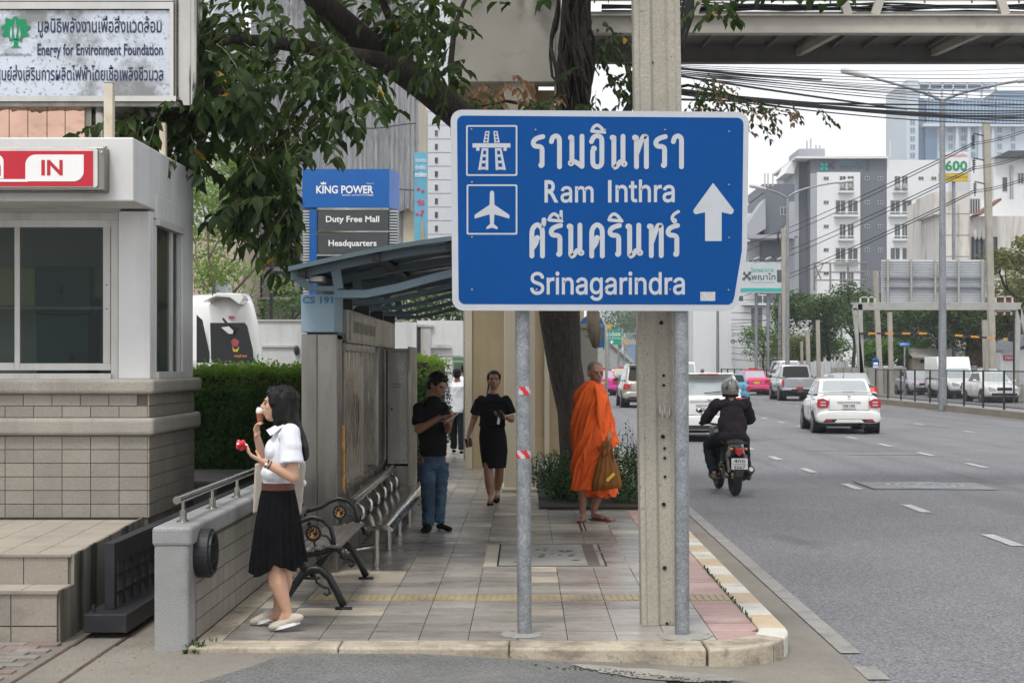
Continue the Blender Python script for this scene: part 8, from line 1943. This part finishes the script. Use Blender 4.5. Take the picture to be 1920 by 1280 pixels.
g = G(); n = 40; g.loft([ellring(q(923, 795), .14, .11, n), ellring(q(924, 820), .165, .135, n), ellring(q(926, 845), .165, .155, n), ellring(q(927, 876), .14, .155, n)][::-1]); obj('skirt', g, M_blackc, p3, smooth=True, shade=60)
shoe(p3, Vector((q(921, 936).x, 17.82, 0)), Vector((q(919, 940).x, 17.58, .0)), M_blackc, M_rub, .04, .02); shoe(p3, Vector((q(932, 924).x, 18.1, .05)), Vector((q(930, 930).x, 17.9, .0)), M_blackc, M_rub, .04, .02)
g = G(); c = wB; g.tube([c+Vector((-.012, 0, 0)), c+Vector((.012, 0, 0))], .030, 12); obj('bracelet', g, M_chrome, p3)
ph = thing('phone', 'phone and folded papers held in front by the woman in black', 'phone', q(938, 778, -.3)); g = G(); g.beam(q(935, 781, -.3), q(944, 777, -.34), .012, .07); obj('handset', g, M_plastic, ph); g = G(); g.beam(q(947, 780, -.3), q(974, 772, -.3), .12, .006); g.beam(q(936, 782, -.31), q(934, 795, -.31), .03, .006); obj('paper', g, M_white2, ph)
g = G(); g.prism([(X(a, 17.7), Z(b_, 17.7)) for a, b_ in ((871, 822), (884, 820), (886, 836), (874, 839))], 'y', 17.66, 17.70); q_ = obj('pouch', g, mk('dark_red_pouch', (.06, .03, .028), .5), bevel=.008); setp(q_, 'small dark pouch in the lowered hand of the woman in black', 'pouch')
# ------------------------------------------------------------ monk
Y0 = 15.9
def q(px, py, dy=0): return at(px, py, Y0+dy)
p4 = person('elderly monk in orange robe and sandals standing by the tree', (q(1110, 975).x, Y0, 0))
hd = Head(q(1117, 698.5), 180+20, -4, 0, 1.08); g = G(); hd.build(g, .96, True); nb = q(1112, 735); g.caps(hd.p(0, -.02, -.06), .052, nb, .058); limb(g, [nb, q(1110, 770), q(1112, 850)], [.08, .12, .11])
sB = q(1134, 745); eB = q(1138, 795, -.02); wB = q(1142, 822, -.17); limb(g, [sB, eB, wB], [.046, .038, .025]); hand(g, wB, (-.05, -.2, -1), (-.6, .5, 0), (-.6, -.6, 0), 1.1, .165)
limb(g, [q(1095, 880, .0), q(1092, 915, 0), q(1093, 935), q(1092, 960)], [.08, .052, .048, .033]); limb(g, [q(1128, 880, .02), q(1125, 915, .02), q(1118, 938, .05), q(1113, 957, .05)], [.08, .052, .048, .033])
for hx, hy, dx in ((1092, 964, -.02), (1113, 961, .16)):
    h_ = q(hx, hy, .0 if dx < 0 else .05); h_.z = .05; t_ = h_+Vector((dx, -.15, -.028)); g.caps(h_, .034, t_, .024)
    g.caps(h_+Vector((0, .03, -.01)), .03, h_, .03); mm = h_.lerp(t_, .55); mm.z = .034; g.ell(mm, (.043, .05, .024), 12, 8); mm = t_.copy(); mm.z = .027; g.ell(mm, (.046, .04, .018), 12, 8)
    dd = (t_-h_); dd.z = 0; dd.normalize(); ss = dd.cross(Vector((0, 0, 1)))
    for k in range(5):
        a = t_+ss*(-.034+.017*k)*(1 if dx > 0 else -1); a.z = .022; g.caps(a, .012, a+dd*(.05-.006*k), .0095 if k else .013)
obj('body', remesh(g, .0072, 3), M_skin3, p4); hd.face(p4, lipm=mk('dark_lips', (.13, .05, .045), .6), brow=M_hairg)
g = G(); hd.e(g, (0, -.020, .040), (.0765, .0865, .0705), 18, 12); hd.e(g, (0, -.05, .0), (.068, .054, .06)); obj('stubble', remesh(g, .008, 3), M_hairg, p4)
for k in range(3):
    g = G(); z = .045+.014*k; g.tube([hd.p(-.034+.004*k, .070-.007*k, z), hd.p(0, .0815-.009*k, z+.003), hd.p(.034-.004*k, .070-.007*k, z)], .0016, 4); 
# robe: rings with diagonal folds, closed at the neck, ragged hem
rings = []; n = 160; NR = 70
prof = [(0, 1110, 713, .060, .065), (.03, 1110, 717, .085, .085), (.07, 1109, 724, .125, .11), (.12, 1109, 734, .165, .135), (.20, 1110, 755, .195, .165), (.35, 1111, 795, .215, .185), (.5, 1112, 825, .225, .19), (.62, 1108, 848, .205, .185), (.75, 1105, 870, .195, .18), (.9, 1106, 900, .195, .18), (1, 1107, 924, .205, .185)]
def lerpp(t):
    for i in range(len(prof)-1):
        if prof[i+1][0] >= t:
            a, b_ = prof[i], prof[i+1]; u = (t-a[0])/(b_[0]-a[0]); return [a[k]+(b_[k]-a[k])*u for k in range(1, 5)]
    return list(prof[-1][1:])
for j in range(NR+1):
    t = j/NR; px, py, rx, ry = lerpp(t); c = q(px, py); ring = []
    for k in range(n):
        a = 2*PI*k/n; fr_ = -math.sin(a)     # front = -y
        dgl = a*3.0+t*8.5
        w_ = noise.noise(Vector((math.cos(a)*2.2+t*2.4, math.sin(a)*2.2-t*1.5, t*1.8)))*.9
        f1 = (1-abs(math.sin(dgl*1.15+w_*3)))**1.6; f2 = (1-abs(math.sin(dgl*2.5+w_*5+1)))**2
        amp = (.040+.014*t)*min(t*6, 1)
        r_ = 1+amp*1.25/.19*(f1*.8+f2*.45-.55)
        # cloth falls over the bent arm on the picture's right
        arm = max(0, math.cos(a-R(-25)))**3*math.exp(-((t-.46)/.17)**2)*.04
        x = c.x+(rx*r_+arm)*math.cos(a); y = c.y+(ry*r_)*math.sin(a)
        z = c.z+(.035*math.cos(a)*min(t*4, 1) if t < .3 else 0)*0+(-.05*math.cos(a-.4)*t**3)+.02*t**4*math.sin(a*3)
        ring.append((x, y, z))
    rings.append(ring)
g = G(); g.loft(rings[::-1]); 
me = g.mesh('robe'); rb = obj('robe', me, M_robe, p4, smooth=True)
# heavy folds thrown over the shoulder
g = G(); rn = random.Random(8)
for k in range(9):
    x0 = 1119+k*2.7; pts = []
    for j in range(9):
        u = j/8; px = x0-4+6*u+3*math.sin(u*5+k)-k*1.2*u*2.0+10*u*u; py = 718+k*3.0+u*(98-k*5); pts.append(q(px, py, -.135-.075*math.sin(u*PI*.9)+.006*k))
    g.tube(pts, [.010]+[.016+.004*rn.random()]*7+[.006], 7)
for k in range(0): g.tube([q(1086+k*2, 722+k*7, -.03), q(1098, 727+k*8, -.16-.01*k), q(1115, 722+k*9, -.17-.01*k), q(1128, 712+k*6, -.13)], [.012, .018, .018, .012], 7)
obj('shoulder_fold', remesh(g, .009, 3), M_robe, p4)
g = G(); n = 60
g.loft([[tuple(v) for v in [(q(1126, 0).x+.155*math.cos(2*PI*k/n)*s_*(1+.06*math.sin(k*1.3)), Y0+.03+.14*math.sin(2*PI*k/n)*s_, zz+.02*math.sin(k*.8)) for k in range(n)]] for s_, zz in ((.5, .62), (1.0, .42), (1.2, .275))][::-1]); 
obj('inner_robe', g, M_robe, p4, smooth=True, shade=60)
for hx, hy, dx in ((1092, 975, -.02), (1113, 972, .16)):
    h_ = q(hx, 964 if dx < 0 else 961, .0 if dx < 0 else .05); h_.z = 0; dd = Vector((dx, -.15, 0)).normalized(); a = h_-dd*.06; b_ = h_+dd*.22; s = dd.cross(Vector((0, 0, 1))); P_ = []
    for k in range(18): an = 2*PI*k/18; P_.append(a.lerp(b_, .5)+dd*.145*math.cos(an)+s*.048*math.sin(an))
    g = G(); g.loft([[tuple(p+Vector((0, 0, z))) for p in P_] for z in (.001, .014)]); sd_ = obj('sandal', g, M_brown, p4)
    g = G(); m_ = h_+dd*.15; m_.z = .03; g.tube([m_+s*.045-dd*.05+Vector((0, 0, -.015)), m_+Vector((0, 0, .026))-dd*.01, m_+dd*.04+Vector((0, 0, .0)), m_+Vector((0, 0, .026))-dd*.01, m_-s*.045-dd*.05+Vector((0, 0, -.015))], .006, 6); obj('sandal_strap', g, M_brown, sd_)
bg_ = thing('cloth_bag', 'brown cloth shoulder bag hanging from the monk\'s hand', 'bag', q(1135, 915, -.22)); g = G(); rings = []; n = 36
for t_, px, py, w2, d2 in ((0, 1139, 824, .018, .018), (.12, 1137, 838, .035, .03), (.3, 1137, 855, .075, .05), (.55, 1138, 880, .115, .06), (.85, 1138, 905, .150, .065), (1, 1138, 917, .150, .05)):
    c = q(px, py, -.22); rings.append([(c.x+w2*math.cos(2*PI*k/n)*(1+.09*math.sin(k*2.1+t_*3)), c.y+d2*math.sin(2*PI*k/n)*(1+.25*math.sin(k*2.1+t_*3)), c.z+(.0 if t_ < .9 else .02*math.cos(2*PI*k/n))) for k in range(n)])
g.loft(rings[::-1]); obj('bag_body', g, M_bag, bg_, smooth=True); g = G(); g.tube([q(1128, 848, -.26), q(1132, 832, -.27), q(1139, 825, -.27), q(1147, 834, -.27), q(1149, 862, -.26)], .010, 7); g.tube([q(1126, 836, -.24), q(1130, 856, -.28), q(1140, 852, -.28), q(1142, 838, -.26)], .011, 7); obj('strap', g, M_bag, bg_, smooth=True)
g = G(); g.beam(q(1138, 901, -.295), q(1152, 887, -.295), .004, .03); obj('yellow_print', g, M_platey, bg_)
# ------------------------------------------------------------ two men walking away
def walker(label, Y, px, top, foot, tilt, shirt_w, grp='men in white shirts walking away'):
    global Y0
    def q(a, b_, dy=0): return at(a, b_, Y+dy)
    k = FPX/Y; p = person(label, (X(px, Y), Y, 0), grp); hz = Z(top, Y)-.12; hd = Head((X(px-1, Y), Y, hz), 0, 0, 0, 1.02); g = G(); hd.build(g); B = lambda x, y, z: Vector((X(px, Y)+x, Y+y, z))
    H = Z(top, Y); g.caps(hd.p(0, -.02, -.06), .052, B(0, 0, H-.27), .06); limb(g, [B(0, 0, H-.3), B(0, 0, H-.5), B(0, 0, H-.75)], [.08, .12, .1])
    for s in (-1, 1): limb(g, [B(s*.2, 0, H-.33), B(s*.25, -.03*s, H-.60), B(s*.24, .06*s, H-.84)], [.05, .042, .028]); hand(g, B(s*.24, .06*s, H-.84), (0, 0, -1), (-s, 0, 0), (0, 1, 0), .5, .17)
    for s, fy in ((-1, .22), (1, -.2)): limb(g, [B(s*.09, 0, .85), B(s*.09, fy*.4, .48), B(s*.08, fy, .1)], [.08, .055, .035])
    obj('body', remesh(g, .011, 3), M_skin2, p); g = G(); hd.e(g, (0, -.02, .035), (.084, .094, .082), 16, 10); hd.e(g, (0, -.055, -.02), (.074, .055, .06)); obj('hair', remesh(g, .012, 3), M_hair, p)
    g = G(); g.ell(B(0, 0, H-.33), (.22, .11, .07)); g.tube([B(0, 0, H-.34), B(0, 0, H-.6), B(0, 0, H-.84)], [.17, .155, .155], 18)
    for s in (-1, 1): limb(g, [B(s*.2, 0, H-.34), B(s*.25, -.03*s, H-.60), B(s*.24, .05*s, H-.80)], [.065, .056, .045])
    obj('shirt', remesh(g, .012, 4, folds(.018, 6, 6, 5, px)), M_shirtw, p); g = G(); g.ell(B(0, 0, .86), (.155, .12, .12))
    for s, fy in ((-1, .22), (1, -.2)): g.tube([B(s*.085, 0, .88), B(s*.09, fy*.4, .48), B(s*.08, fy, .09)], [.105, .08, .06], 14)
    obj('trousers', remesh(g, .013, 3, folds(.014, 6, 6, 8, 2)), M_trou, p)
    for s, fy in ((-1, .22), (1, -.2)): shoe(p, B(s*.08, fy-.08, 0), B(s*.08, fy+.18, 0), M_blackc, M_white2, .048, .05)
walker('nearer man in untucked white shirt and dark trousers walking away', 28, 858, 689, 850, 0, 1); walker('farther man in white shirt half hidden behind the other walker', 31.5, 872, 682, 845, 0, 1)
# person seated behind the shelter end, only an arm and bag edge visible
Y0 = 18.6
def q(px, py, dy=0): return at(px, py, Y0+dy)
p7 = person('seated person mostly hidden behind the far end of the shelter', (q(758, 0).x, Y0, 0)); hd = Head(q(752, 780), 270, 0, 0, 1); g = G(); hd.build(g); limb(g, [q(752, 800), q(752, 860)], [.1, .13]); limb(g, [q(758, 812, -.1), q(768, 838, -.1), q(775, 850, -.15)], [.045, .038, .028]); limb(g, [q(750, 880), q(770, 870)], [.1, .07]); hand(g, q(775, 850, -.15), (.8, 0, -.3), (0, 0, -1), (0, -1, 0), .5); limb(g, [q(770, 870), q(768, 915, .0)], [.06, .035]); obj('body', remesh(g, .011, 3), M_skin3, p7)
g = G(); limb(g, [q(752, 803), q(752, 865)], [.13, .15]); g.ell(q(756, 870), (.14, .16, .1)); obj('clothes', remesh(g, .012, 3), M_blackc, p7); g = G(); hd.e(g, (0, -.02, .035), (.084, .094, .082)); obj('hair', g, M_hair, p7, smooth=True)
# ------------------------------------------------------------ motorcycle and rider
BX0 = X(1385, 20.0); BYr = 20.25
def build_bike(lean=0):
    m = thing('motorcycle', 'small black motorcycle with white number plate waiting in the kerb lane', 'motorcycle', (0, 0, 0))
    # local: rear wheel contact at (0, 0.28), forward +y
    W = .28
    def wheel(y, w_):
        n = 36; g = G(); mi_, mj = n, 10; vs = []; fs = []
        for i in range(mi_):
            a = 2*PI*i/mi_
            for j in range(mj):
                b_ = 2*PI*j/mj; r_ = W-w_*.5+w_*.62*math.cos(b_)*.8; vs.append((w_*.55*math.sin(b_), y+r_*math.cos(a), W+.005+r_*math.sin(a)))
        for i in range(mi_):
            for j in range(mj): fs.append((i*mj+j, ((i+1) % mi_)*mj+j, ((i+1) % mi_)*mj+(j+1) % mj, i*mj+(j+1) % mj))
        g.add(vs, fs); t = obj('wheel', g, M_rub, m, smooth=True, world=False)
        g = G(); g.tube([(0, y+(W-.055)*math.cos(2*PI*k/24), W+.005+(W-.055)*math.sin(2*PI*k/24)) for k in range(25)], .014, 6); g.cyl((-.05, y, W), (.05, y, W), .045, n=14)
        for k in range(10): a = 2*PI*k/10; g.cyl((0, y, W), (0, y+(W-.06)*math.cos(a), W+(W-.06)*math.sin(a)), .004, n=4)
        obj('rim', g, mk('gold_rim', (.42, .29, .12), .35, .7) if 'gold_rim' not in MATS else MATS['gold_rim'], t, smooth=True, world=False)
    wheel(.28, .105); wheel(1.50, .09)
    def O(n_, g, mt, **k): return obj(n_, g, mt, m, world=False, **k)
    g = G(); g.tube([(0, .10, .62), (0, .2, .72), (0, .45, .745), (0, .75, .72), (0, .85, .66)], [.07, .11, .13, .12, .08], 14, flat=.45); O('seat', g, M_plastic, smooth=True)
    g = G(); g.loft([[(s*w_, y, z) for s, z in ((-1, a), (1, a), (.75, b_), (-.75, b_))] for y, w_, a, b_ in ((.02, .06, .60, .70), (.12, .11, .54, .72), (.4, .13, .46, .72), (.8, .12, .42, .66), (1.0, .09, .40, .55))]); O('tail_cowl', g, C_black, bevel=.02, smooth=True, shade=50)
    g = G(); g.prism([(-.055, .67), (.055, .67), (.045, .60), (0, .555), (-.045, .60)], 'y', -.02, .06); O('tail_light', g, M_tail, bevel=.01)
    g = G(); g.ell((-.095, .03, .655), (.028, .03, .022), 8, 6); g.ell((.095, .03, .655), (.028, .03, .022), 8, 6); O('indicator', g, M_orange, smooth=True)
    g = G(); g.tube([(-.10, .08, .72), (-.11, .0, .735), (0, -.04, .74), (.11, 0, .735), (.10, .08, .72)], .012, 8); O('grab_rail', g, M_plastic, smooth=True)
    g = G(); g.box(-.11, .11, -.045, -.035, .385, .535); pl_ = O('number_plate', g, M_plate, bevel=.004)
    for s_, z0, z1 in (('4กธ', .475, .525), ('6567', .392, .440)):
        o_ = text(s_, -.075, .075, z0, z1, -.048, M_navy, None, .012, 2); o_.parent = pl_
    g = G(); g.box(-.09, .09, -.047, -.046, .452, .459); obj('plate_line', g, M_dgrey, pl_, world=False)
    g = G(); g.prism([(-.065, .38), (.065, .38), (.05, .28), (-.05, .28)], 'y', -.035, .02); g.prism([(-.10, .54), (.10, .54), (.09, .38), (-.09, .38)], 'y', -.034, -.015); O('mudguard', g, M_plastic, bevel=.01)
    for s in (-1, 1):
        g = G(); g.cyl((s*.095, .20, .33), (s*.10, .28, .60), .022, n=10)
        for k in range(9): z = .40+.02*k; g.cyl((s*(.095+.001*k), .22+.006*k, z), (s*(.095+.001*k), .222+.006*k, z+.009), .032, n=12)
        O('shock_absorber', g, M_steeld)
    g = G(); g.tube([(.13, .9, .25), (.14, .55, .22), (.15, .30, .28), (.165, .02, .38)], [.025, .04, .058, .055], 14); ex = O('exhaust', g, M_plastic, smooth=True, shade=50); g = G(); g.cyl((.165, .02, .38), (.166, .0, .386), .030, n=14); obj('exhaust_tip', g, M_steel, ex, world=False)
    g = G(); g.box(-.10, .10, .62, .98, .22, .42); g.cyl((-.14, .75, .30), (.12, .75, .30), .09, n=18); O('engine', g, M_steeld, bevel=.02)
    g = G(); g.tube([(-.09, .28, .28), (-.10, .65, .28)], .02, 8); g.tube([(.09, .28, .28), (.10, .65, .28)], .02, 8); g.ell((-.115, .45, .29), (.02, .24, .05), 12, 6); O('swing_arm', g, M_steeld, smooth=True)
    g = G(); g.tube([(-.20, .68, .25), (.20, .68, .25)], .014, 8); g.box(-.27, -.17, .65, .71, .245, .27); g.box(.17, .27, .65, .71, .245, .27); O('foot_peg', g, M_rub)
    g = G(); g.loft([[(s*w_, y, z) for s, z in ((-1, a), (1, a), (1, b_), (-1, b_))] for y, w_, a, b_ in ((1.02, .16, .40, .80), (1.18, .20, .36, .92), (1.28, .14, .45, .96), (1.36, .08, .55, .9))]); O('leg_shield', g, C_black, bevel=.03, smooth=True, shade=50)
    g = G()
    for s in (-1, 1): g.cyl((s*.075, 1.50, .28), (s*.07, 1.30, .75), .022, n=10)
    g.box(-.06, .06, 1.35, 1.7, .55, .57); O('front_fork', g, M_steeld)
    g = G(); g.tube([(-.34, 1.02, .965), (-.22, 1.10, .96), (0, 1.22, .93), (.22, 1.10, .96), (.34, 1.02, .965)], .014, 8); hb = O('handlebar', g, M_plastic, smooth=True)
    for s in (-1, 1):
        g = G(); g.cyl((s*.36, 1.01, .965), (s*.25, 1.08, .96), .019, n=10); obj('grip', g, M_rub, hb, world=False)
        g = G(); g.tube([(s*.23, 1.10, .97), (s*.30, 1.10, 1.06), (s*.335, 1.09, 1.125)], .006, 6); mi_ = obj('mirror_stem', g, M_plastic, hb, world=False)
        g = G(); g.ell((s*.345, 1.09, 1.145), (.052, .02, .040), 14, 8); obj('mirror', g, M_plastic, hb, smooth=True, world=False); g = G(); g.ell((s*.345, 1.078, 1.145), (.044, .012, .034), 14, 8); obj('mirror_glass', g, M_chrome, hb, smooth=True, world=False)
        g = G(); g.tube([(s*.24, 1.12, .97), (s*.34, 1.09, .99)], .006, 6); obj('brake_lever', g, M_steel, hb, world=False)
    return m
def build_rider():
    r = person('motorcycle rider from behind in dark plum jacket and patterned helmet', (0, 0, 0)); r.location = (0, 0, 0)
    g = G(); hd = Head((0.0, .62, 1.43), 0, -6, 0, 1.0); hd.build(g); V = Vector; limb(g, [V((0, .58, 1.36)), V((0, .57, 1.22)), V((0, .5, 1.0)), V((0, .45, .80))], [.05, .08, .10, .10])
    J = []
    for s in (-1, 1):
        sh = V((s*.20, .60, 1.235)); el = V((s*.31, .76, 1.03)); wr = V((s*.315, .98, .985)); J.append((s, sh, el, wr)); limb(g, [sh, el, wr], [.05, .042, .028]); hand(g, wr, (0, .95, -.05), (0, .1, -1), (-s, 0, 0), 1.0, .17)
        hp = V((s*.10, .46, .78)); kn = V((s*.24, .92, .66)); an = V((s*.225, .60, .30)); limb(g, [hp, kn, an], [.09, .06, .038])
    obj('body', remesh(g, .010, 3), M_skin3, r, world=False)
    g = G(); limb(g, [V((0, .60, 1.22)), V((0, .52, 1.08)), V((0, .46, .92)), V((0, .43, .80))], [.12, .165, .165, .165], 22); g.ell((0, .58, 1.225), (.235, .13, .085), 18, 10); g.ell((0, .47, .96), (.20, .155, .20), 18, 12); g.ell((0, .44, .80), (.20, .17, .10), 18, 10)
    for s, sh, el, wr in J: limb(g, [sh, el, wr], [.078, .068, .046]); g.ell(sh, (.085, .08, .08))
    g.caps(V((0, .60, 1.26)), .085, V((0, .61, 1.33)), .068, 16)
    obj('jacket', remesh(g, .011, 4, folds(.024, 5, 5, 7, 5)), M_jack, r, world=False)
    g = G(); g.ell((0, .47, .79), (.18, .16, .10))
    for s in (-1, 1): g.tube([(s*.10, .46, .78), (s*.18, .70, .74), (s*.24, .93, .65)], [.105, .10, .088], 16); g.ell((s*.24, .92, .65), (.09, .09, .09)); g.tube([(s*.24, .93, .65), (s*.235, .78, .46), (s*.225, .60, .30)], [.085, .078, .068], 16)
    obj('trousers', remesh(g, .012, 3, folds(.018, 6, 6, 8, 7)), M_trou, r, world=False)
    for s in (-1, 1): shoe_l(r, V((s*.235, .50, .20)), V((s*.25, .76, .275)))
    g = G(); hc = V((0, .61, 1.475)); g.ell(hc, (.128, .145, .128), 26, 18); g.ell(hc+V((0, 0, -.05)), (.122, .135, .10), 24, 12); hm = obj('helmet', remesh(g, .009, 4), mk('helmet_grey', (.22, .22, .21), .35, coat=.4, var=.25, scale=8), r, world=False)
    g = G(); g.tube([hc+V((0, 0, -.135)), hc+V((0, 0, -.10))], [.10, .125], 24); obj('helmet_lining', g, M_plastic, hm, world=False, smooth=True, shade=40)
    for i, (a, e_, w_, h_, m_) in enumerate(((-118, 22, .016, .045, M_dgrey), (-62, 22, .016, .045, M_dgrey), (-90, 62, .012, .05, M_dgrey), (-90, -16, .036, .010, M_platey), (-125, -5, .02, .03, M_dgrey), (-55, -5, .02, .03, M_dgrey))):
        g = G(); vs = []
        for k in range(14):
            t = 2*PI*k/14; aa = R(a)+w_*math.cos(t)/.13; ee = R(e_)+h_*math.sin(t)/.13*(1+.5*math.cos(t)); vs.append(hc+V((.1315*math.cos(ee)*math.cos(aa), .1485*math.cos(ee)*math.sin(aa), .1315*math.sin(ee))))
        g.add(vs, [tuple(range(14))]); obj('helmet_graphic', g.mesh('helmet_graphic', False), m_, hm, world=False)
    return r
def shoe_l(par, a, b_):
    o = shoe(par, a, b_, mk('olive_shoe', (.07, .06, .035), .8) if 'olive_shoe' not in MATS else MATS['olive_shoe'], M_rub, .05, .06); o.matrix_parent_inverse = Matrix.Identity(4)
    for c in o.children: c.matrix_parent_inverse = Matrix.Identity(4)
bk = build_bike(); rd = build_rider()
for o_ in (bk, rd): o_.location = (BX0, BYr-.28, RZ+.002); o_.rotation_euler = (0, 0, R(3.0))
# far riders
for i, (px, Y, lb, lb2) in enumerate(((1319, 92, 'far red-tailed motorcycle beside the far white van', 'far rider in white helmet beside the far white van'), (1151, 178, 'tiny motorcycle at the foot of the flyover ramp', 'tiny distant rider in red in front of the flyover ramp'))):
    b_ = copy_tree(bk); relabel(b_, lb, 'motorcycles in the traffic'); r_ = copy_tree(rd); relabel(r_, lb2, 'motorcycle riders')
    for o_ in (b_, r_): o_.location = (X(px, Y), Y, RZ+.002); o_.rotation_euler = (0, 0, 0)
bk['group'] = 'motorcycles in the traffic'; rd['group'] = 'motorcycle riders'
relabel(p7, 'seated person mostly hidden behind the far end of the shelter')
# ================================================================== haze
HZ = 1
if HZ:
    g = G(); g.box(-420, 420, -15, 640, -1.5, 130); hz = obj('haze', g, M_white2, kind='stuff'); hz['label'] = 'thin pale haze softening the far buildings'; hz.data.materials.clear()
    m = bpy.data.materials.new('haze_air'); m.use_nodes = True; N = m.node_tree.nodes; N.clear(); o_ = N.new('ShaderNodeOutputMaterial'); v = N.new('ShaderNodeVolumePrincipled')
    v.inputs['Color'].default_value = (.86, .90, .95, 1); v.inputs['Density'].default_value = .0005; v.inputs['Anisotropy'].default_value = .2; m.node_tree.links.new(v.outputs[0], o_.inputs['Volume']); hz.data.materials.append(m)
